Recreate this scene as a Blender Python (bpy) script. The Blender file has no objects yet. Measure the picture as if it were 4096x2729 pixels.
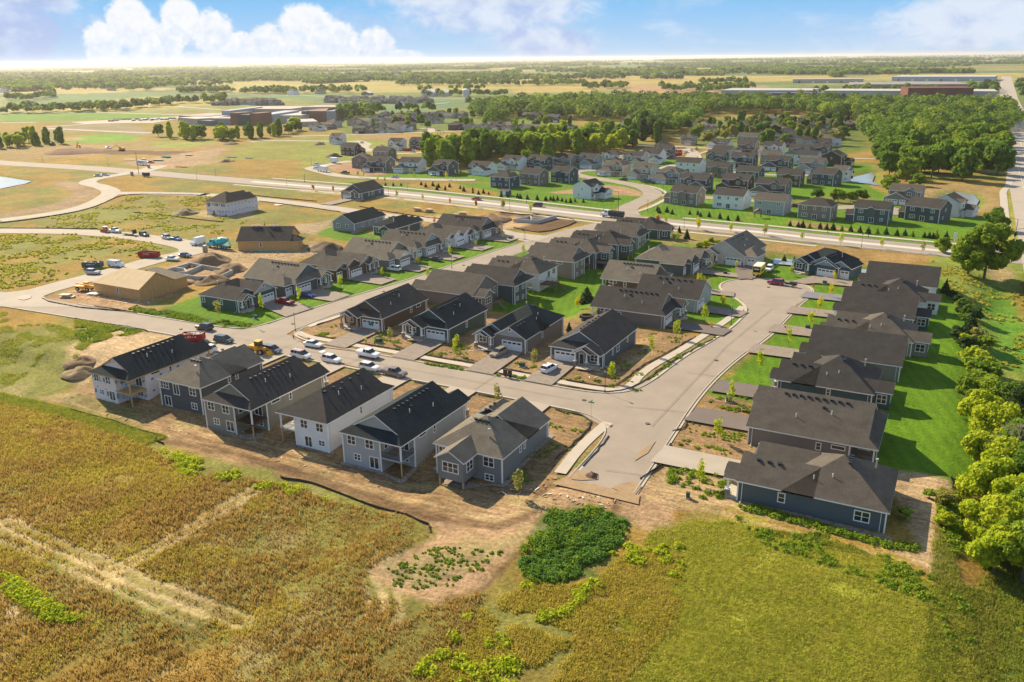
import bpy, bmesh, math, random
import numpy as np
from mathutils import Vector, Matrix
random.seed(7); rng = np.random.default_rng(11)
S = bpy.context.scene; COL = S.collection
# --- camera
CAMH = 62.0; FPX = 3358.0; TH = .3242; RO = -.01256; AZ = .495; CX, CY = 2048, 1364.5
c_, s_ = math.cos(TH), math.sin(TH)
R_ = np.array([[1, 0, 0], [0, -s_, -c_], [0, c_, -s_]])
R_ = np.array([[math.cos(RO), -math.sin(RO), 0], [math.sin(RO), math.cos(RO), 0], [0, 0, 1]]) @ R_
ca, sa = math.cos(AZ), math.sin(AZ)
R_ = R_ @ np.array([[ca, sa, 0], [-sa, ca, 0], [0, 0, 1]])        # rows: right, down, forward in world axes
cam = bpy.data.objects.new("camera", bpy.data.cameras.new("camera")); COL.objects.link(cam)
m = Matrix([[R_[0][i], -R_[1][i], -R_[2][i], 0] for i in range(3)] + [[0, 0, 0, 1]])
m.translation = (0, 0, CAMH); cam.matrix_world = m
cam.data.sensor_width = 36; cam.data.lens = 36 * FPX / 4096; cam.data.clip_end = 90000; cam.data.clip_start = .5
S.camera = cam
S.view_settings.view_transform = 'Standard'; S.view_settings.look = 'None'; S.view_settings.gamma = 1
EXPO = 1.05; SKY_S = .08; HAZE = 4.8e-5
S.view_settings.exposure = EXPO
# --- light
SUN_EL = math.radians(32); SDIR = Vector((-.925, .38, 0)).normalized()    # horizontal direction towards the sun
sl = bpy.data.lights.new("sun", 'SUN'); sl.energy = 4.7; sl.angle = math.radians(.53); sl.color = (1, .83, .58)
so = bpy.data.objects.new("sun", sl); COL.objects.link(so)
sv = Vector((SDIR.x * math.cos(SUN_EL), SDIR.y * math.cos(SUN_EL), math.sin(SUN_EL)))
so.rotation_euler = sv.to_track_quat('Z', 'Y').to_euler(); so.location = (-60, 60, 120)
def N(nt, t, **kw):
 n = nt.nodes.new(t)
 for k, v in kw.items():
  if k == 'inp':
   for a, b in v.items(): n.inputs[a].default_value = b
  else: setattr(n, k, v)
 return n
w = bpy.data.worlds.new("World"); S.world = w; w.use_nodes = True; nt = w.node_tree; nt.nodes.clear(); L = nt.links.new
out = N(nt, 'ShaderNodeOutputWorld'); bg = N(nt, 'ShaderNodeBackground'); bg.inputs[1].default_value = SKY_S
sky = N(nt, 'ShaderNodeTexSky'); sky.sky_type = 'NISHITA'; sky.sun_disc = False; sky.sun_elevation = SUN_EL
sky.sun_rotation = math.atan2(SDIR.x, SDIR.y); sky.air_density = 1.0; sky.dust_density = .6; sky.ozone_density = 2.2; sky.altitude = 300
tc = N(nt, 'ShaderNodeTexCoord'); sep = N(nt, 'ShaderNodeSeparateXYZ'); L(tc.outputs['Generated'], sep.inputs[0])
def M(op, a, b=None, c=None, clamp=False):
 n = nt.nodes.new('ShaderNodeMath'); n.operation = op; n.use_clamp = clamp
 for i, v in enumerate((a, b, c)):
  if v is None: continue
  if isinstance(v, (int, float)): n.inputs[i].default_value = v
  else: L(v, n.inputs[i])
 return n.outputs[0]
az = M('SUBTRACT', M('MULTIPLY', M('ARCTAN2', sep.outputs[0], sep.outputs[1]), 57.2958), -math.degrees(AZ))
el = M('MULTIPLY', M('ARCSINE', sep.outputs[2]), 57.2958)
cx = N(nt, 'ShaderNodeCombineXYZ'); L(az, cx.inputs[0]); L(el, cx.inputs[1])
def noise(scale, detail, rough, dist=0, sy=1.0, off=0):
 mp = N(nt, 'ShaderNodeMapping'); mp.inputs['Scale'].default_value = (scale, scale * sy, 1); mp.inputs['Location'].default_value = (off, off * .7, 0)
 L(cx.outputs[0], mp.inputs[0]); n = N(nt, 'ShaderNodeTexNoise'); n.inputs['Scale'].default_value = 1
 n.inputs['Detail'].default_value = detail; n.inputs['Roughness'].default_value = rough; n.inputs['Distortion'].default_value = dist
 L(mp.outputs[0], n.inputs[0]); return n.outputs[0]
def sstep(v, a, b):
 n = N(nt, 'ShaderNodeMapRange', interpolation_type='SMOOTHSTEP'); L(v, n.inputs[0]); n.inputs[1].default_value = a; n.inputs[2].default_value = b
 return n.outputs[0]
nb = noise(1.5, 7, .6, .3); ns = noise(4.0, 4, .6, off=5)
PXD = 57.2958 / 1929.0
def ae(x, y, rx, ry):      # place a cloud lobe by its bearing and height above the horizon
 a = math.degrees(math.atan((x - 1176) / 1929)); e = (150.5 - .0127 * x - y) * PXD * math.cos(math.radians(a)) ** .7; return a, e, rx * PXD * math.cos(math.radians(a)) ** 1.6, ry * PXD
def lobe(v):
 a, e, ra, re = v; q = M('SQRT', M('ADD', M('POWER', M('DIVIDE', M('SUBTRACT', az, a), ra), 2), M('POWER', M('DIVIDE', M('SUBTRACT', el, e), re), 2))); return M('SUBTRACT', 1, q)
d = None
for v in ((300, 110, 42, 48), (362, 66, 50, 52), (410, 112, 62, 50), (475, 60, 44, 48), (540, 86, 46, 46), (600, 118, 50, 36), (660, 108, 50, 42), (742, 76, 64, 52), (805, 108, 55, 50), (892, 106, 40, 36), (940, 134, 60, 18), (600, 146, 340, 26)):
 q = lobe(ae(*v)); d = q if d is None else M('SMOOTH_MAX', d, q, .15)
cum = sstep(M('ADD', M('ADD', d, M('MULTIPLY', M('SUBTRACT', nb, .5), .55)), M('MULTIPLY', M('SUBTRACT', ns, .5), .22)), -.12, .20)
ms = None
for v in ((60, 70, 230, 95), (170, 20, 120, 40), (1150, 25, 270, 75), (1250, 100, 160, 45), (1000, 5, 140, 40), (2200, 60, 260, 70)): q = lobe(ae(*v)); ms = q if ms is None else M('SMOOTH_MAX', ms, q, .2)
n3 = noise(.55, 7, .62, .6, 1.6, 9)
soft = sstep(M('ADD', ms, M('MULTIPLY', M('SUBTRACT', n3, .5), 1.3)), -.05, .55)
wisp = M('MULTIPLY', sstep(M('ADD', noise(.16, 6, .6, .8, 3.0, 3), M('MULTIPLY', az, .0012)), .48, .75), .5)
softm = M('MAXIMUM', M('MULTIPLY', soft, .9), wisp, clamp=True)
sh = sstep(M('ADD', noise(.5, 6, .55, .3, 1.4, 2), M('ADD', M('MULTIPLY', az, .006), M('MULTIPLY', el, .05))), .38, .78)
def mixc(f, a, b):
 n = N(nt, 'ShaderNodeMix', data_type='RGBA')
 if isinstance(f, (int, float)): n.inputs[0].default_value = f
 else: L(f, n.inputs[0])
 for i, v in ((6, a), (7, b)):
  if isinstance(v, tuple): n.inputs[i].default_value = (*v, 1)
  else: L(v, n.inputs[i])
 return n.outputs[2]
SC = 1 / SKY_S / (2 ** EXPO)          # so that a colour of 1 shows as white
def cc(r, g, b): return (r * SC, g * SC, b * SC)
low = mixc(sstep(el, .0, 4.6), cc(.46, .67, .92), cc(.21, .54, .93))
c0 = mixc(sstep(el, 7, 30), low, sky.outputs[0])
c1 = mixc(softm, c0, mixc(sh, cc(.45, .56, .86), cc(.78, .85, .97)))
lit = sstep(M('ADD', M('MULTIPLY', nb, .9), M('MULTIPLY', el, .09)), .34, .75)
cumc = mixc(lit, cc(.68, .79, .97), cc(.96, .97, .99))
lowfade = sstep(el, .0, .9)
c2 = mixc(M('MULTIPLY', cum, M('MULTIPLY_ADD', lowfade, .45, .5)), c1, cumc)
L(c2, bg.inputs[0]); L(bg.outputs[0], out.inputs[0])
# --- photo frames -> ground points
k = 1000 / 2354
FR = dict(r1=(300, 1200, k), r2=(1200, 1050, k), r3=(1100, 1450, 1100 / 2353), r4=(2100, 900, k), r5=(3000, 900, 1096 / 2354), r6=(2850, 1500, 1246 / 2354),
          q1=(0, 600, k), q2=(800, 700, k), q3=(1200, 500, k), q4=(2000, 400, k), q5=(3000, 400, 1096 / 2354), q6=(0, 340, 900 / 2354), q7=(600, 340, 900 / 2354),
          q8=(1400, 340, 900 / 2354), q9=(2500, 450, k), s5=(3150, 950, 800 / 2091), s6=(2300, 900, 800 / 1345), s7=(1500, 800, 800 / 1345),
          g1=(0, 1550, 1400 / 1344), g2=(1300, 1780, 1424 / 1344), g3=(2600, 1780, 1424 / 1344), t1=(0, 0, 2048 / 2354), t2=(2048, 0, 2048 / 2354), f=(0, 0, 4096 / 2353), A=(1350, 1480, 550 / 1875), B=(1720, 1560, 500 / 1960), D=(2900, 1740, 700 / 2354))
# --- terrain
def ss(x, a, b):
 t = np.clip((x - a) / (b - a), 0, 1); return t * t * (3 - 2 * t)
def hn(x, y, s, seed=0):
 """smooth value noise, numpy"""
 x = np.asarray(x, float) / s + seed * 17.3; y = np.asarray(y, float) / s - seed * 9.1
 xi = np.floor(x); yi = np.floor(y); fx = x - xi; fy = y - yi; fx = fx * fx * (3 - 2 * fx); fy = fy * fy * (3 - 2 * fy)
 def h(a, b):
  v = np.sin(a * 127.1 + b * 311.7 + seed * 74.7) * 43758.5453; return v - np.floor(v)
 return (h(xi, yi) * (1 - fx) + h(xi + 1, yi) * fx) * (1 - fy) + (h(xi, yi + 1) * (1 - fx) + h(xi + 1, yi + 1) * fx) * fy
def fbm(x, y, s, o=4, seed=0):
 t = 0; a = .5
 for i in range(o): t = t + a * (hn(x, y, s / 2 ** i, seed + i) - .5) * 2; a *= .5
 return t
PONDS = {'left': [('q1', p) for p in [(-60, 232), (70, 250), (160, 265), (285, 283), (230, 305), (100, 330), (0, 350), (-60, 360)]],
         'mid': [('r4', p) for p in [(1690, 250), (1760, 215), (1860, 220), (1900, 300), (1700, 298), (1670, 275)]],
         'mid2': [('r5', p) for p in [(225, 270), (420, 285), (560, 325), (800, 345), (1030, 365), (980, 392), (400, 330), (215, 312)]],
         'right': [('q5', p) for p in [(1690, 790), (1800, 780), (1920, 800), (1965, 850), (1930, 910), (1800, 950), (1690, 930), (1660, 850)]],
         'creek': [('q5', p) for p in [(830, 668), (900, 650), (1050, 615), (1070, 640), (1050, 690), (1140, 725), (960, 700), (880, 690)]],
         'far': [('q8', p) for p in [(1410, 552), (1550, 545), (1700, 548), (1690, 570), (1500, 578), (1420, 570)]],
         'school': [('q7', p) for p in [(1870, 235), (1960, 228), (2060, 232), (2050, 250), (1960, 258), (1880, 250)]],
         'field': [('q8', p) for p in [(855, 200), (960, 190), (1060, 186), (1000, 198), (900, 207)]]}
def ray(fr, px, py):
 o = FR[fr]; return R_.T @ np.array([o[0] + px * o[2] - CX, o[1] + py * o[2] - CY, FPX])
def at0(fr, px, py, z=0.):
 r = ray(fr, px, py); t = (z - CAMH) / r[2]; return (r[0] * t, r[1] * t)
PPOLY = {n: np.array([at0(f, *p) for f, p in v]) for n, v in PONDS.items()}
def sdist(P, X, Y):
 """signed distance to polygon (positive inside)"""
 P = np.asarray(P, float); ins = np.zeros(X.shape, bool); dm = np.full(X.shape, 1e18)
 for i in range(len(P)):
  x0, y0 = P[i]; x1, y1 = P[(i + 1) % len(P)]
  dx, dy = x1 - x0, y1 - y0; l2 = dx * dx + dy * dy + 1e-12
  t = np.clip(((X - x0) * dx + (Y - y0) * dy) / l2, 0, 1)
  dm = np.minimum(dm, (X - x0 - t * dx) ** 2 + (Y - y0 - t * dy) ** 2)
  cnd = (y0 > Y) != (y1 > Y)
  with np.errstate(divide='ignore', invalid='ignore'): xi = (x1 - x0) * (Y - y0) / (y1 - y0 + 1e-30) + x0
  ins ^= cnd & (X < xi)
 return np.where(ins, 1, -1) * np.sqrt(dm)
def terr(X, Y, fine=True):
 X = np.asarray(X, float); Y = np.asarray(Y, float); z = np.zeros(np.broadcast(X, Y).shape)
 a = ss(-Y, -117, -101) * (1 - ss(X, -60, -46)) * (1 - .45 * ss(X, -72, -64)); a = a * (1 - ss(-X, 152, 175) * ss(Y, 104, 112))
 z = z - 2.45 * a
 z = z - 2.0 * ss(X, -113, -104) * (1 - ss(X, -90, -80)) * ss(Y, 176, 190) * (1 - ss(Y, 262, 285))
 z = z - 1.3 * ss(X, -130, -120) * (1 - ss(X, -66, -58)) * ss(Y, 166, 174) * (1 - ss(Y, 176, 184))
 z = z - 2.2 * ss(X, 2, 14) * (1 - ss(X, 22, 32) * .4) * ss(Y, 60, 100) * (1 - ss(Y, 270, 290))
 z = z - 1.6 * (1 - ss(Y, 60, 100)) * ss(X, -20, 10)
 for n, P in PPOLY.items():
  if n in ('mid', 'mid2', 'left', 'right', 'creek'):
   sd = sdist(P, X, Y) if np.ndim(X) else sdist(P, X[None], Y[None])[0]
   z = z - 1.4 * ss(sd, -7, 2)
 if fine:
  wild = (1 - ss(Y, 92, 100)) * (1 - ss(X, -10, 4)) + ss(-X, 158, 175) * (1 - ss(Y, 118, 126))
  z = z + .35 * fbm(X, Y, 9, 3, 2) * np.clip(wild, 0, 1)
 r = np.hypot(X, Y); h = ss(r, 2500, 9000)
 z = z + h * (fbm(X, Y, 5200, 3, 5) * 26 + 4) * 1.0 - ss(r, 9000, 30000) * 14
 return z
def at(fr, px, py):
 z = 0.
 for _ in range(6):
  x, y = at0(fr, px, py, z); z = float(terr(np.array(x), np.array(y)))
 return x, y, z
def gz(x, y): return float(terr(np.array(float(x)), np.array(float(y))))
# --- object helpers
def tag(o, label=None, cat=None, group=None, kind=None):
 for a, b in (('label', label), ('category', cat), ('group', group), ('kind', kind)):
  if b: o[a] = b
 return o
def empty(name, loc, rz=0, label=None, cat=None, group=None):
 o = bpy.data.objects.new(name, None); COL.objects.link(o); o.location = loc; o.rotation_euler = (0, 0, rz); o.empty_display_size = .5
 return tag(o, label, cat, group)
class MB:
 def __init__(s): s.v = []; s.f = []; s.m = []
 def poly(s, pts, mi=0):
  n = len(s.v); s.v += [tuple(p) for p in pts]; s.f.append(tuple(range(n, n + len(pts)))); s.m.append(mi)
 def box(s, x0, x1, y0, y1, z0, z1, mi=0, R=None, T=None):
  p = [(x, y, z) for z in (z0, z1) for x, y in ((x0, y0), (x1, y0), (x1, y1), (x0, y1))]
  if R is not None: p = [tuple(R @ Vector(q)) for q in p]
  if T is not None: p = [(q[0] + T[0], q[1] + T[1], q[2] + T[2]) for q in p]
  n = len(s.v); s.v += p
  for f in ((3, 2, 1, 0), (4, 5, 6, 7), (0, 1, 5, 4), (1, 2, 6, 5), (2, 3, 7, 6), (3, 0, 4, 7)): s.f.append(tuple(n + i for i in f)); s.m.append(mi)
 def tube(s, a, b, r0, r1=None, n=8, mi=0, cap=True):
  a = Vector(a); b = Vector(b); r1 = r0 if r1 is None else r1; d = (b - a).normalized()
  u = d.orthogonal().normalized(); v = d.cross(u); o = len(s.v)
  for q, r in ((a, r0), (b, r1)):
   for i in range(n): t = 2 * math.pi * i / n; s.v.append(tuple(q + u * (r * math.cos(t)) + v * (r * math.sin(t))))
  for i in range(n): s.f.append((o + i, o + (i + 1) % n, o + n + (i + 1) % n, o + n + i)); s.m.append(mi)
  if cap: s.f.append(tuple(o + n - 1 - i for i in range(n))); s.m.append(mi); s.f.append(tuple(o + n + i for i in range(n))); s.m.append(mi)
 def prism(s, pts, h0, h1, axis='y', mi=0):
  """extrude a closed 2D outline (a,b) along an axis from h0 to h1; outline in (x,z) for axis y, (y,z) for x, (x,y) for z"""
  def P(a, b, h): return {'y': (a, h, b), 'x': (h, a, b), 'z': (a, b, h)}[axis]
  n = len(pts); o = len(s.v); s.v += [P(a, b, h0) for a, b in pts] + [P(a, b, h1) for a, b in pts]
  s.f.append(tuple(o + i for i in range(n))); s.m.append(mi); s.f.append(tuple(o + 2 * n - 1 - i for i in range(n))); s.m.append(mi)
  for i in range(n): j = (i + 1) % n; s.f.append((o + j, o + i, o + n + i, o + n + j)); s.m.append(mi)
 def mesh(s, name, mats, smooth=False, fix=True):
  me = bpy.data.meshes.new(name); me.from_pydata(s.v, [], s.f)
  for mt in (mats if isinstance(mats, (list, tuple)) else [mats]): me.materials.append(mt)
  me.polygons.foreach_set('material_index', s.m)
  if smooth: me.polygons.foreach_set('use_smooth', [True] * len(s.f))
  if fix:
   b = bmesh.new(); b.from_mesh(me); bmesh.ops.recalc_face_normals(b, faces=b.faces[:]); b.to_mesh(me); b.free()
  me.update(); return me
 def build(s, name, mats, parent=None, smooth=False, fix=True):
  if not s.f: return None
  o = bpy.data.objects.new(name, s.mesh(name, mats, smooth, fix)); COL.objects.link(o); o.parent = parent; return o
def link(name, me, parent=None, loc=(0, 0, 0), rz=0):
 o = bpy.data.objects.new(name, me); COL.objects.link(o); o.parent = parent; o.location = loc; o.rotation_euler = (0, 0, rz); return o
def kids(o): return KID.get(o.name, [])
def copy_tree(o, parent=None):
 c = o.copy(); COL.objects.link(c)
 if parent: c.parent = parent
 for ch in o.children: copy_tree(ch, c)
 return c
# --- materials
MC = {}
def mat(name, col, rough=.7, var=.12, scale=1.5, metal=0, spec=.3, kind=None, coat=0):
 key = (name, tuple(col), rough, var, scale, kind)
 if key in MC: return MC[key]
 m = bpy.data.materials.new(name); m.use_nodes = True; t = m.node_tree; b = t.nodes['Principled BSDF']
 b.inputs['Roughness'].default_value = rough; b.inputs['Metallic'].default_value = metal; b.inputs['Specular IOR Level'].default_value = spec
 if coat: b.inputs['Coat Weight'].default_value = coat
 tcx = t.nodes.new('ShaderNodeTexCoord'); hs = t.nodes.new('ShaderNodeMix'); hs.data_type = 'RGBA'; hs.blend_type = 'MULTIPLY'; hs.inputs[0].default_value = 1
 hs.inputs[6].default_value = (*col, 1)
 n = t.nodes.new('ShaderNodeTexNoise'); n.inputs['Scale'].default_value = scale; n.inputs['Detail'].default_value = 5; n.inputs['Roughness'].default_value = .65
 src = tcx.outputs['Object']
 if kind == 'shingle':
  mp = t.nodes.new('ShaderNodeMapping'); mp.inputs['Scale'].default_value = (1, 1, 2.2); t.links.new(src, mp.inputs[0]); src = mp.outputs[0]
 t.links.new(src, n.inputs[0])
 r = t.nodes.new('ShaderNodeMapRange'); r.inputs[1].default_value = .25; r.inputs[2].default_value = .75; r.inputs[3].default_value = 1 - var; r.inputs[4].default_value = 1 + var
 t.links.new(n.outputs[0], r.inputs[0]); fac = r.outputs[0]
 def mul(a, bb):
  q = t.nodes.new('ShaderNodeMath'); q.operation = 'MULTIPLY'
  for i, v in enumerate((a, bb)):
   if isinstance(v, float): q.inputs[i].default_value = v
   else: t.links.new(v, q.inputs[i])
  return q.outputs[0]
 if kind in ('lap', 'shingle', 'batten'):
  wv = t.nodes.new('ShaderNodeTexWave'); wv.wave_type = 'BANDS'; wv.wave_profile = 'SAW'
  wv.bands_direction = 'Z' if kind != 'batten' else 'X'
  wv.inputs['Scale'].default_value = {'lap': 1.6, 'shingle': 3.0, 'batten': 1.3}[kind]; wv.inputs['Distortion'].default_value = .6 if kind == 'shingle' else 0
  t.links.new(tcx.outputs['Object'], wv.inputs[0])
  r2 = t.nodes.new('ShaderNodeMapRange'); r2.inputs[3].default_value = .86 if kind != 'shingle' else .84; r2.inputs[4].default_value = 1.06; t.links.new(wv.outputs[1], r2.inputs[0]); fac = mul(fac, r2.outputs[0])
  bp = t.nodes.new('ShaderNodeBump'); bp.inputs['Strength'].default_value = .35; bp.inputs['Distance'].default_value = .03; t.links.new(wv.outputs[1], bp.inputs['Height']); t.links.new(bp.outputs[0], b.inputs['Normal'])
 if kind == 'shingle':
  n2 = t.nodes.new('ShaderNodeTexNoise'); n2.inputs['Scale'].default_value = 9; n2.inputs['Detail'].default_value = 2; t.links.new(src, n2.inputs[0])
  r3 = t.nodes.new('ShaderNodeMapRange'); r3.inputs[1].default_value = .3; r3.inputs[2].default_value = .7; r3.inputs[3].default_value = .7; r3.inputs[4].default_value = 1.3; t.links.new(n2.outputs[0], r3.inputs[0]); fac = mul(fac, r3.outputs[0])
 if kind in ('stone', 'brick', 'paver'):
  vo = t.nodes.new('ShaderNodeTexVoronoi'); vo.inputs['Scale'].default_value = {'stone': 3.0, 'brick': 5, 'paver': 2.5}[kind]; t.links.new(src, vo.inputs[0])
  sp = t.nodes.new('ShaderNodeSeparateColor'); t.links.new(vo.outputs['Color'], sp.inputs[0])
  r3 = t.nodes.new('ShaderNodeMapRange'); r3.inputs[3].default_value = .62 if kind == 'stone' else .85; r3.inputs[4].default_value = 1.3 if kind == 'stone' else 1.12; t.links.new(sp.outputs[0], r3.inputs[0]); fac = mul(fac, r3.outputs[0])
 if kind == 'wrap':   # printed house wrap: rows of pinkish logos as plain blotches
  vo = t.nodes.new('ShaderNodeTexVoronoi'); vo.inputs['Scale'].default_value = .75; vo.inputs['Randomness'].default_value = .25; t.links.new(src, vo.inputs[0])
  r3 = t.nodes.new('ShaderNodeMapRange'); r3.inputs[1].default_value = .16; r3.inputs[2].default_value = .24; r3.inputs[3].default_value = .62; r3.inputs[4].default_value = 1; t.links.new(vo.outputs['Distance'], r3.inputs[0]); fac = mul(fac, r3.outputs[0])
 t.links.new(fac, hs.inputs[7]); t.links.new(hs.outputs[2], b.inputs['Base Color'])
 MC[key] = m; return m
def glassm():
 return mat('window_glass', (.025, .03, .03), .08, .5, .25, spec=.8)
WHITE = (.78, .77, .74)
trim = mat('white_trim', WHITE, .5, .03)
glass = glassm()
concrete = mat('concrete', (.44, .40, .34), .85, .10, .6)
wood = mat('raw_lumber', (.50, .33, .15), .7, .15, 2)
brownwood = mat('stained_deck', (.12, .06, .035), .6, .2, 3)
blackm = mat('black_metal', (.02, .02, .02), .4, .05)
stone = mat('stone_veneer', (.27, .22, .18), .85, .15, 3, kind='stone')
gravel = mat('river_rock', (.26, .21, .17), .9, .25, 6, kind='stone')
rubber = mat('tyre_rubber', (.025, .025, .026), .8, .05)
chrome = mat('wheel_rim', (.45, .45, .46), .3, .05, metal=.8)
def smooth(P, n=2):
 P = [np.array(p, float) for p in P]
 for _ in range(n):
  Q = [P[0]]
  for a, b in zip(P[:-1], P[1:]): Q += [a * .75 + b * .25, a * .25 + b * .75]
  Q.append(P[-1]); P = Q
 return P
def offset(P, d):
 out = []
 for i, p in enumerate(P):
  a = P[max(i - 1, 0)]; b = P[min(i + 1, len(P) - 1)]; t = (b - a) / (np.linalg.norm(b - a) + 1e-9); out.append(p + d * np.array([-t[1], t[0]]))
 return out
# --- ground sheet
gold = (.32, .20, .045); olive = (.165, .165, .04); ygreen = (.25, .265, .035); lawn = (.095, .19, .009); dirt = (.265, .172, .085); ddirt = (.13, .078, .040)
straw = (.43, .33, .16); weeds = (.075, .135, .022); tan = (.27, .19, .075)
def build_ground():
 th = np.concatenate([np.radians(np.arange(-180, -52, 4.)), np.radians(np.linspace(-52, 52, 560)), np.radians(np.arange(56, 180, 4.))])
 r = [4, 12, 22, 32, 40, 46]
 while r[-1] < 1200: r.append(r[-1] * 1.0054)
 while r[-1] < 60000: r.append(r[-1] * 1.03)
 r = np.array(r); T, Rr = np.meshgrid(th - AZ, r)      # angle from +Y, clockwise
 X = Rr * np.sin(T); Y = Rr * np.cos(T); Z = terr(X, Y); rr = Rr
 n1 = fbm(X, Y, 3.2, 3, 1); n2 = fbm(X, Y, 14, 4, 3); n3 = fbm(X, Y, 55, 4, 4)
 C = np.zeros(X.shape + (3,)); Veg = np.ones(X.shape)
 def setc(mask, c, veg=1.):
  nonlocal C, Veg
  C = C * (1 - mask[..., None]) + np.array(c) * mask[..., None]; Veg = Veg * (1 - mask) + veg * mask
 a = ss(n2 + .6 * n3, -.35, .35)
 C[:] = np.array(gold) * (1 - a[..., None]) + np.array(olive) * a[..., None]
 def parcels(sx, sy, ox, oy, pal, seed):
  ix = np.floor((X + 60 * np.sin(Y / 900) + ox) / sx); iy = np.floor((Y + oy) / sy); h = np.sin(ix * 12.9898 + iy * 78.233 + seed) * 43758.5453; h = h - np.floor(h)
  return np.array(pal)[(h * len(pal)).astype(int)]
 pal = [(.10, .17, .05), (.33, .27, .08), (.30, .26, .09), (.13, .17, .05), (.36, .29, .10), (.16, .20, .06), (.25, .21, .08), (.11, .16, .05), (.20, .21, .07)]
 fm = ss(rr, 1150, 1260)
 C = C * (1 - fm[..., None]) + parcels(700, 420, 300, 90, pal, 3) * fm[..., None]
 C *= (1 + .30 * np.clip(n2 + .5 * n3, -1, 1))[..., None]
 def paint(pts, c, edge=1.5, nz=1.5, veg=1., op=1.):
  P = np.array([(at(p[0], *p[1])[:2] if isinstance(p[0], str) else p) for p in pts])
  lo = P.min(0) - 12; hi = P.max(0) + 12; sel = (X > lo[0]) & (X < hi[0]) & (Y > lo[1]) & (Y < hi[1])
  if not sel.any(): return
  sd = sdist(P, X[sel], Y[sel]) + nz * (n1[sel] + n2[sel]); mk = np.zeros(X.shape); mk[sel] = ss(sd, -edge, edge) * op; setc(mk, c, 1.5 if c is lawn else veg)
 def line(pts, wd, c, nz=.6, veg=.4, op=1., edge=.6):
  P = [at(p[0], *p[1])[:2] if isinstance(p[0], str) else p for p in pts]; mk = np.zeros(X.shape)
  lo = np.min(P, 0) - wd - 3; hi = np.max(P, 0) + wd + 3; sel = (X > lo[0]) & (X < hi[0]) & (Y > lo[1]) & (Y < hi[1]); dm = np.full(sel.sum(), 1e9); xs = X[sel]; ys = Y[sel]
  for (x0, y0), (x1, y1) in zip(P[:-1], P[1:]):
   dx, dy = x1 - x0, y1 - y0; t = np.clip(((xs - x0) * dx + (ys - y0) * dy) / (dx * dx + dy * dy + 1e-9), 0, 1); dm = np.minimum(dm, np.hypot(xs - x0 - t * dx, ys - y0 - t * dy))
  mk[sel] = (1 - ss(dm + nz * n1[sel], wd / 2 - edge, wd / 2 + edge)) * op; setc(mk, c, veg)
 F = lambda fr, *pts: [(fr, p) for p in pts]
 # --- far fields seen beyond the town
 paint(F('t1', (0, 430), (700, 432), (1240, 425), (2354, 455), (2354, 485), (1700, 530), (1640, 500), (1500, 470), (990, 430), (520, 455), (400, 490), (0, 500)), (.12, .19, .075), 20, 20)
 paint(F('t1', (900, 370), (1900, 350), (2354, 350), (2354, 410), (1700, 430), (900, 425)), (.33, .28, .09), 30, 20)
 paint(F('t2', (0, 350), (520, 350), (1500, 348), (1560, 365), (700, 390), (380, 420), (0, 430)), (.36, .28, .09), 30, 15)
 paint(F('t2', (420, 410), (600, 392), (830, 390), (1150, 395), (1250, 420), (700, 440)), (.34, .22, .12), 20, 15)
 paint(F('t1', (0, 525), (400, 515), (700, 525), (840, 535), (700, 545), (360, 555), (0, 562)), (.12, .23, .03), 6, 5)
 paint(F('q6', (580, 590), (780, 540), (1010, 515), (1240, 510), (1480, 545), (1480, 575), (1100, 605), (700, 605)), (.15, .27, .03), 3, 3)
 paint(F('q6', (660, 580), (700, 555), (850, 550), (890, 565), (770, 585)), (.34, .22, .12), 2, 1, .2)
 paint(F('q6', (450, 470), (820, 400), (1400, 420), (1620, 500), (1480, 530), (1000, 480), (600, 500)), (.24, .20, .11), 5, 5)
 # --- undeveloped land in the left half
 paint(F('q6', (0, 660), (500, 640), (1000, 610), (1500, 590), (2354, 590), (2354, 640), (1700, 700), (0, 800)), tan, 6, 8)
 paint(F('q6', (600, 700), (900, 660), (1500, 690), (2354, 690), (2354, 780), (1500, 730), (900, 720)), ddirt, 3, 5, .2)
 paint(F('q6', (1300, 820), (1600, 760), (1900, 720), (2354, 640), (2354, 800), (1900, 860), (1620, 890)), (.33, .23, .13), 5, 6, .2)
 paint(F('q7', (0, 600), (700, 580), (690, 600), (400, 660), (0, 640)), (.22, .24, .05), 4, 4)
 paint(F('q7', (700, 785), (1000, 620), (1250, 570), (1850, 570), (2050, 640), (2000, 740), (2050, 785)), (.22, .22, .045), 6, 8)
 paint(F('q3', (0, 110), (1200, 90), (1250, 100), (1100, 250), (600, 270), (500, 460), (80, 400), (0, 540)), (.215, .235, .045), 5, 6)
 paint(F('q8', (0, 530), (900, 520), (1400, 490), (2100, 510), (2050, 560), (1300, 545), (1000, 540), (500, 600), (100, 560)), (.30, .20, .08), 4, 4)
 paint(F('q9', (600, 60), (2250, 60), (2300, 330), (2000, 420), (1300, 340), (700, 320)), (.115, .155, .03), 5, 6)
 paint(F('q8', (-100, 300), (1200, 270), (2354, 380), (2354, 500), (1700, 470), (900, 480), (300, 510), (-100, 520)), (.125, .165, .035), 5, 6)
 # --- bright verges of the wide road
 paint(F('q3', (450, 535), (1000, 585), (2354, 735), (2354, 770), (800, 600), (430, 575)), lawn, 1.5, .6)
 paint(F('q4', (0, 925), (960, 1030), (1000, 1050), (930, 1052), (0, 960)), lawn, 1.5, .6)
 paint(F('q4', (1260, 1065), (1400, 1040), (2354, 1150), (2354, 1195), (1300, 1085)), lawn, 1.5, .6)
 paint(F('r5', (0, 0), (700, -60), (1300, -10), (1750, 60), (1740, 195), (700, 95), (0, 18)), lawn, 1.5, .6)
 paint(F('q3', (0, 600), (800, 660), (1600, 750), (2354, 815), (2354, 840), (1200, 730), (0, 625)), straw, 1, 1)
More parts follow.
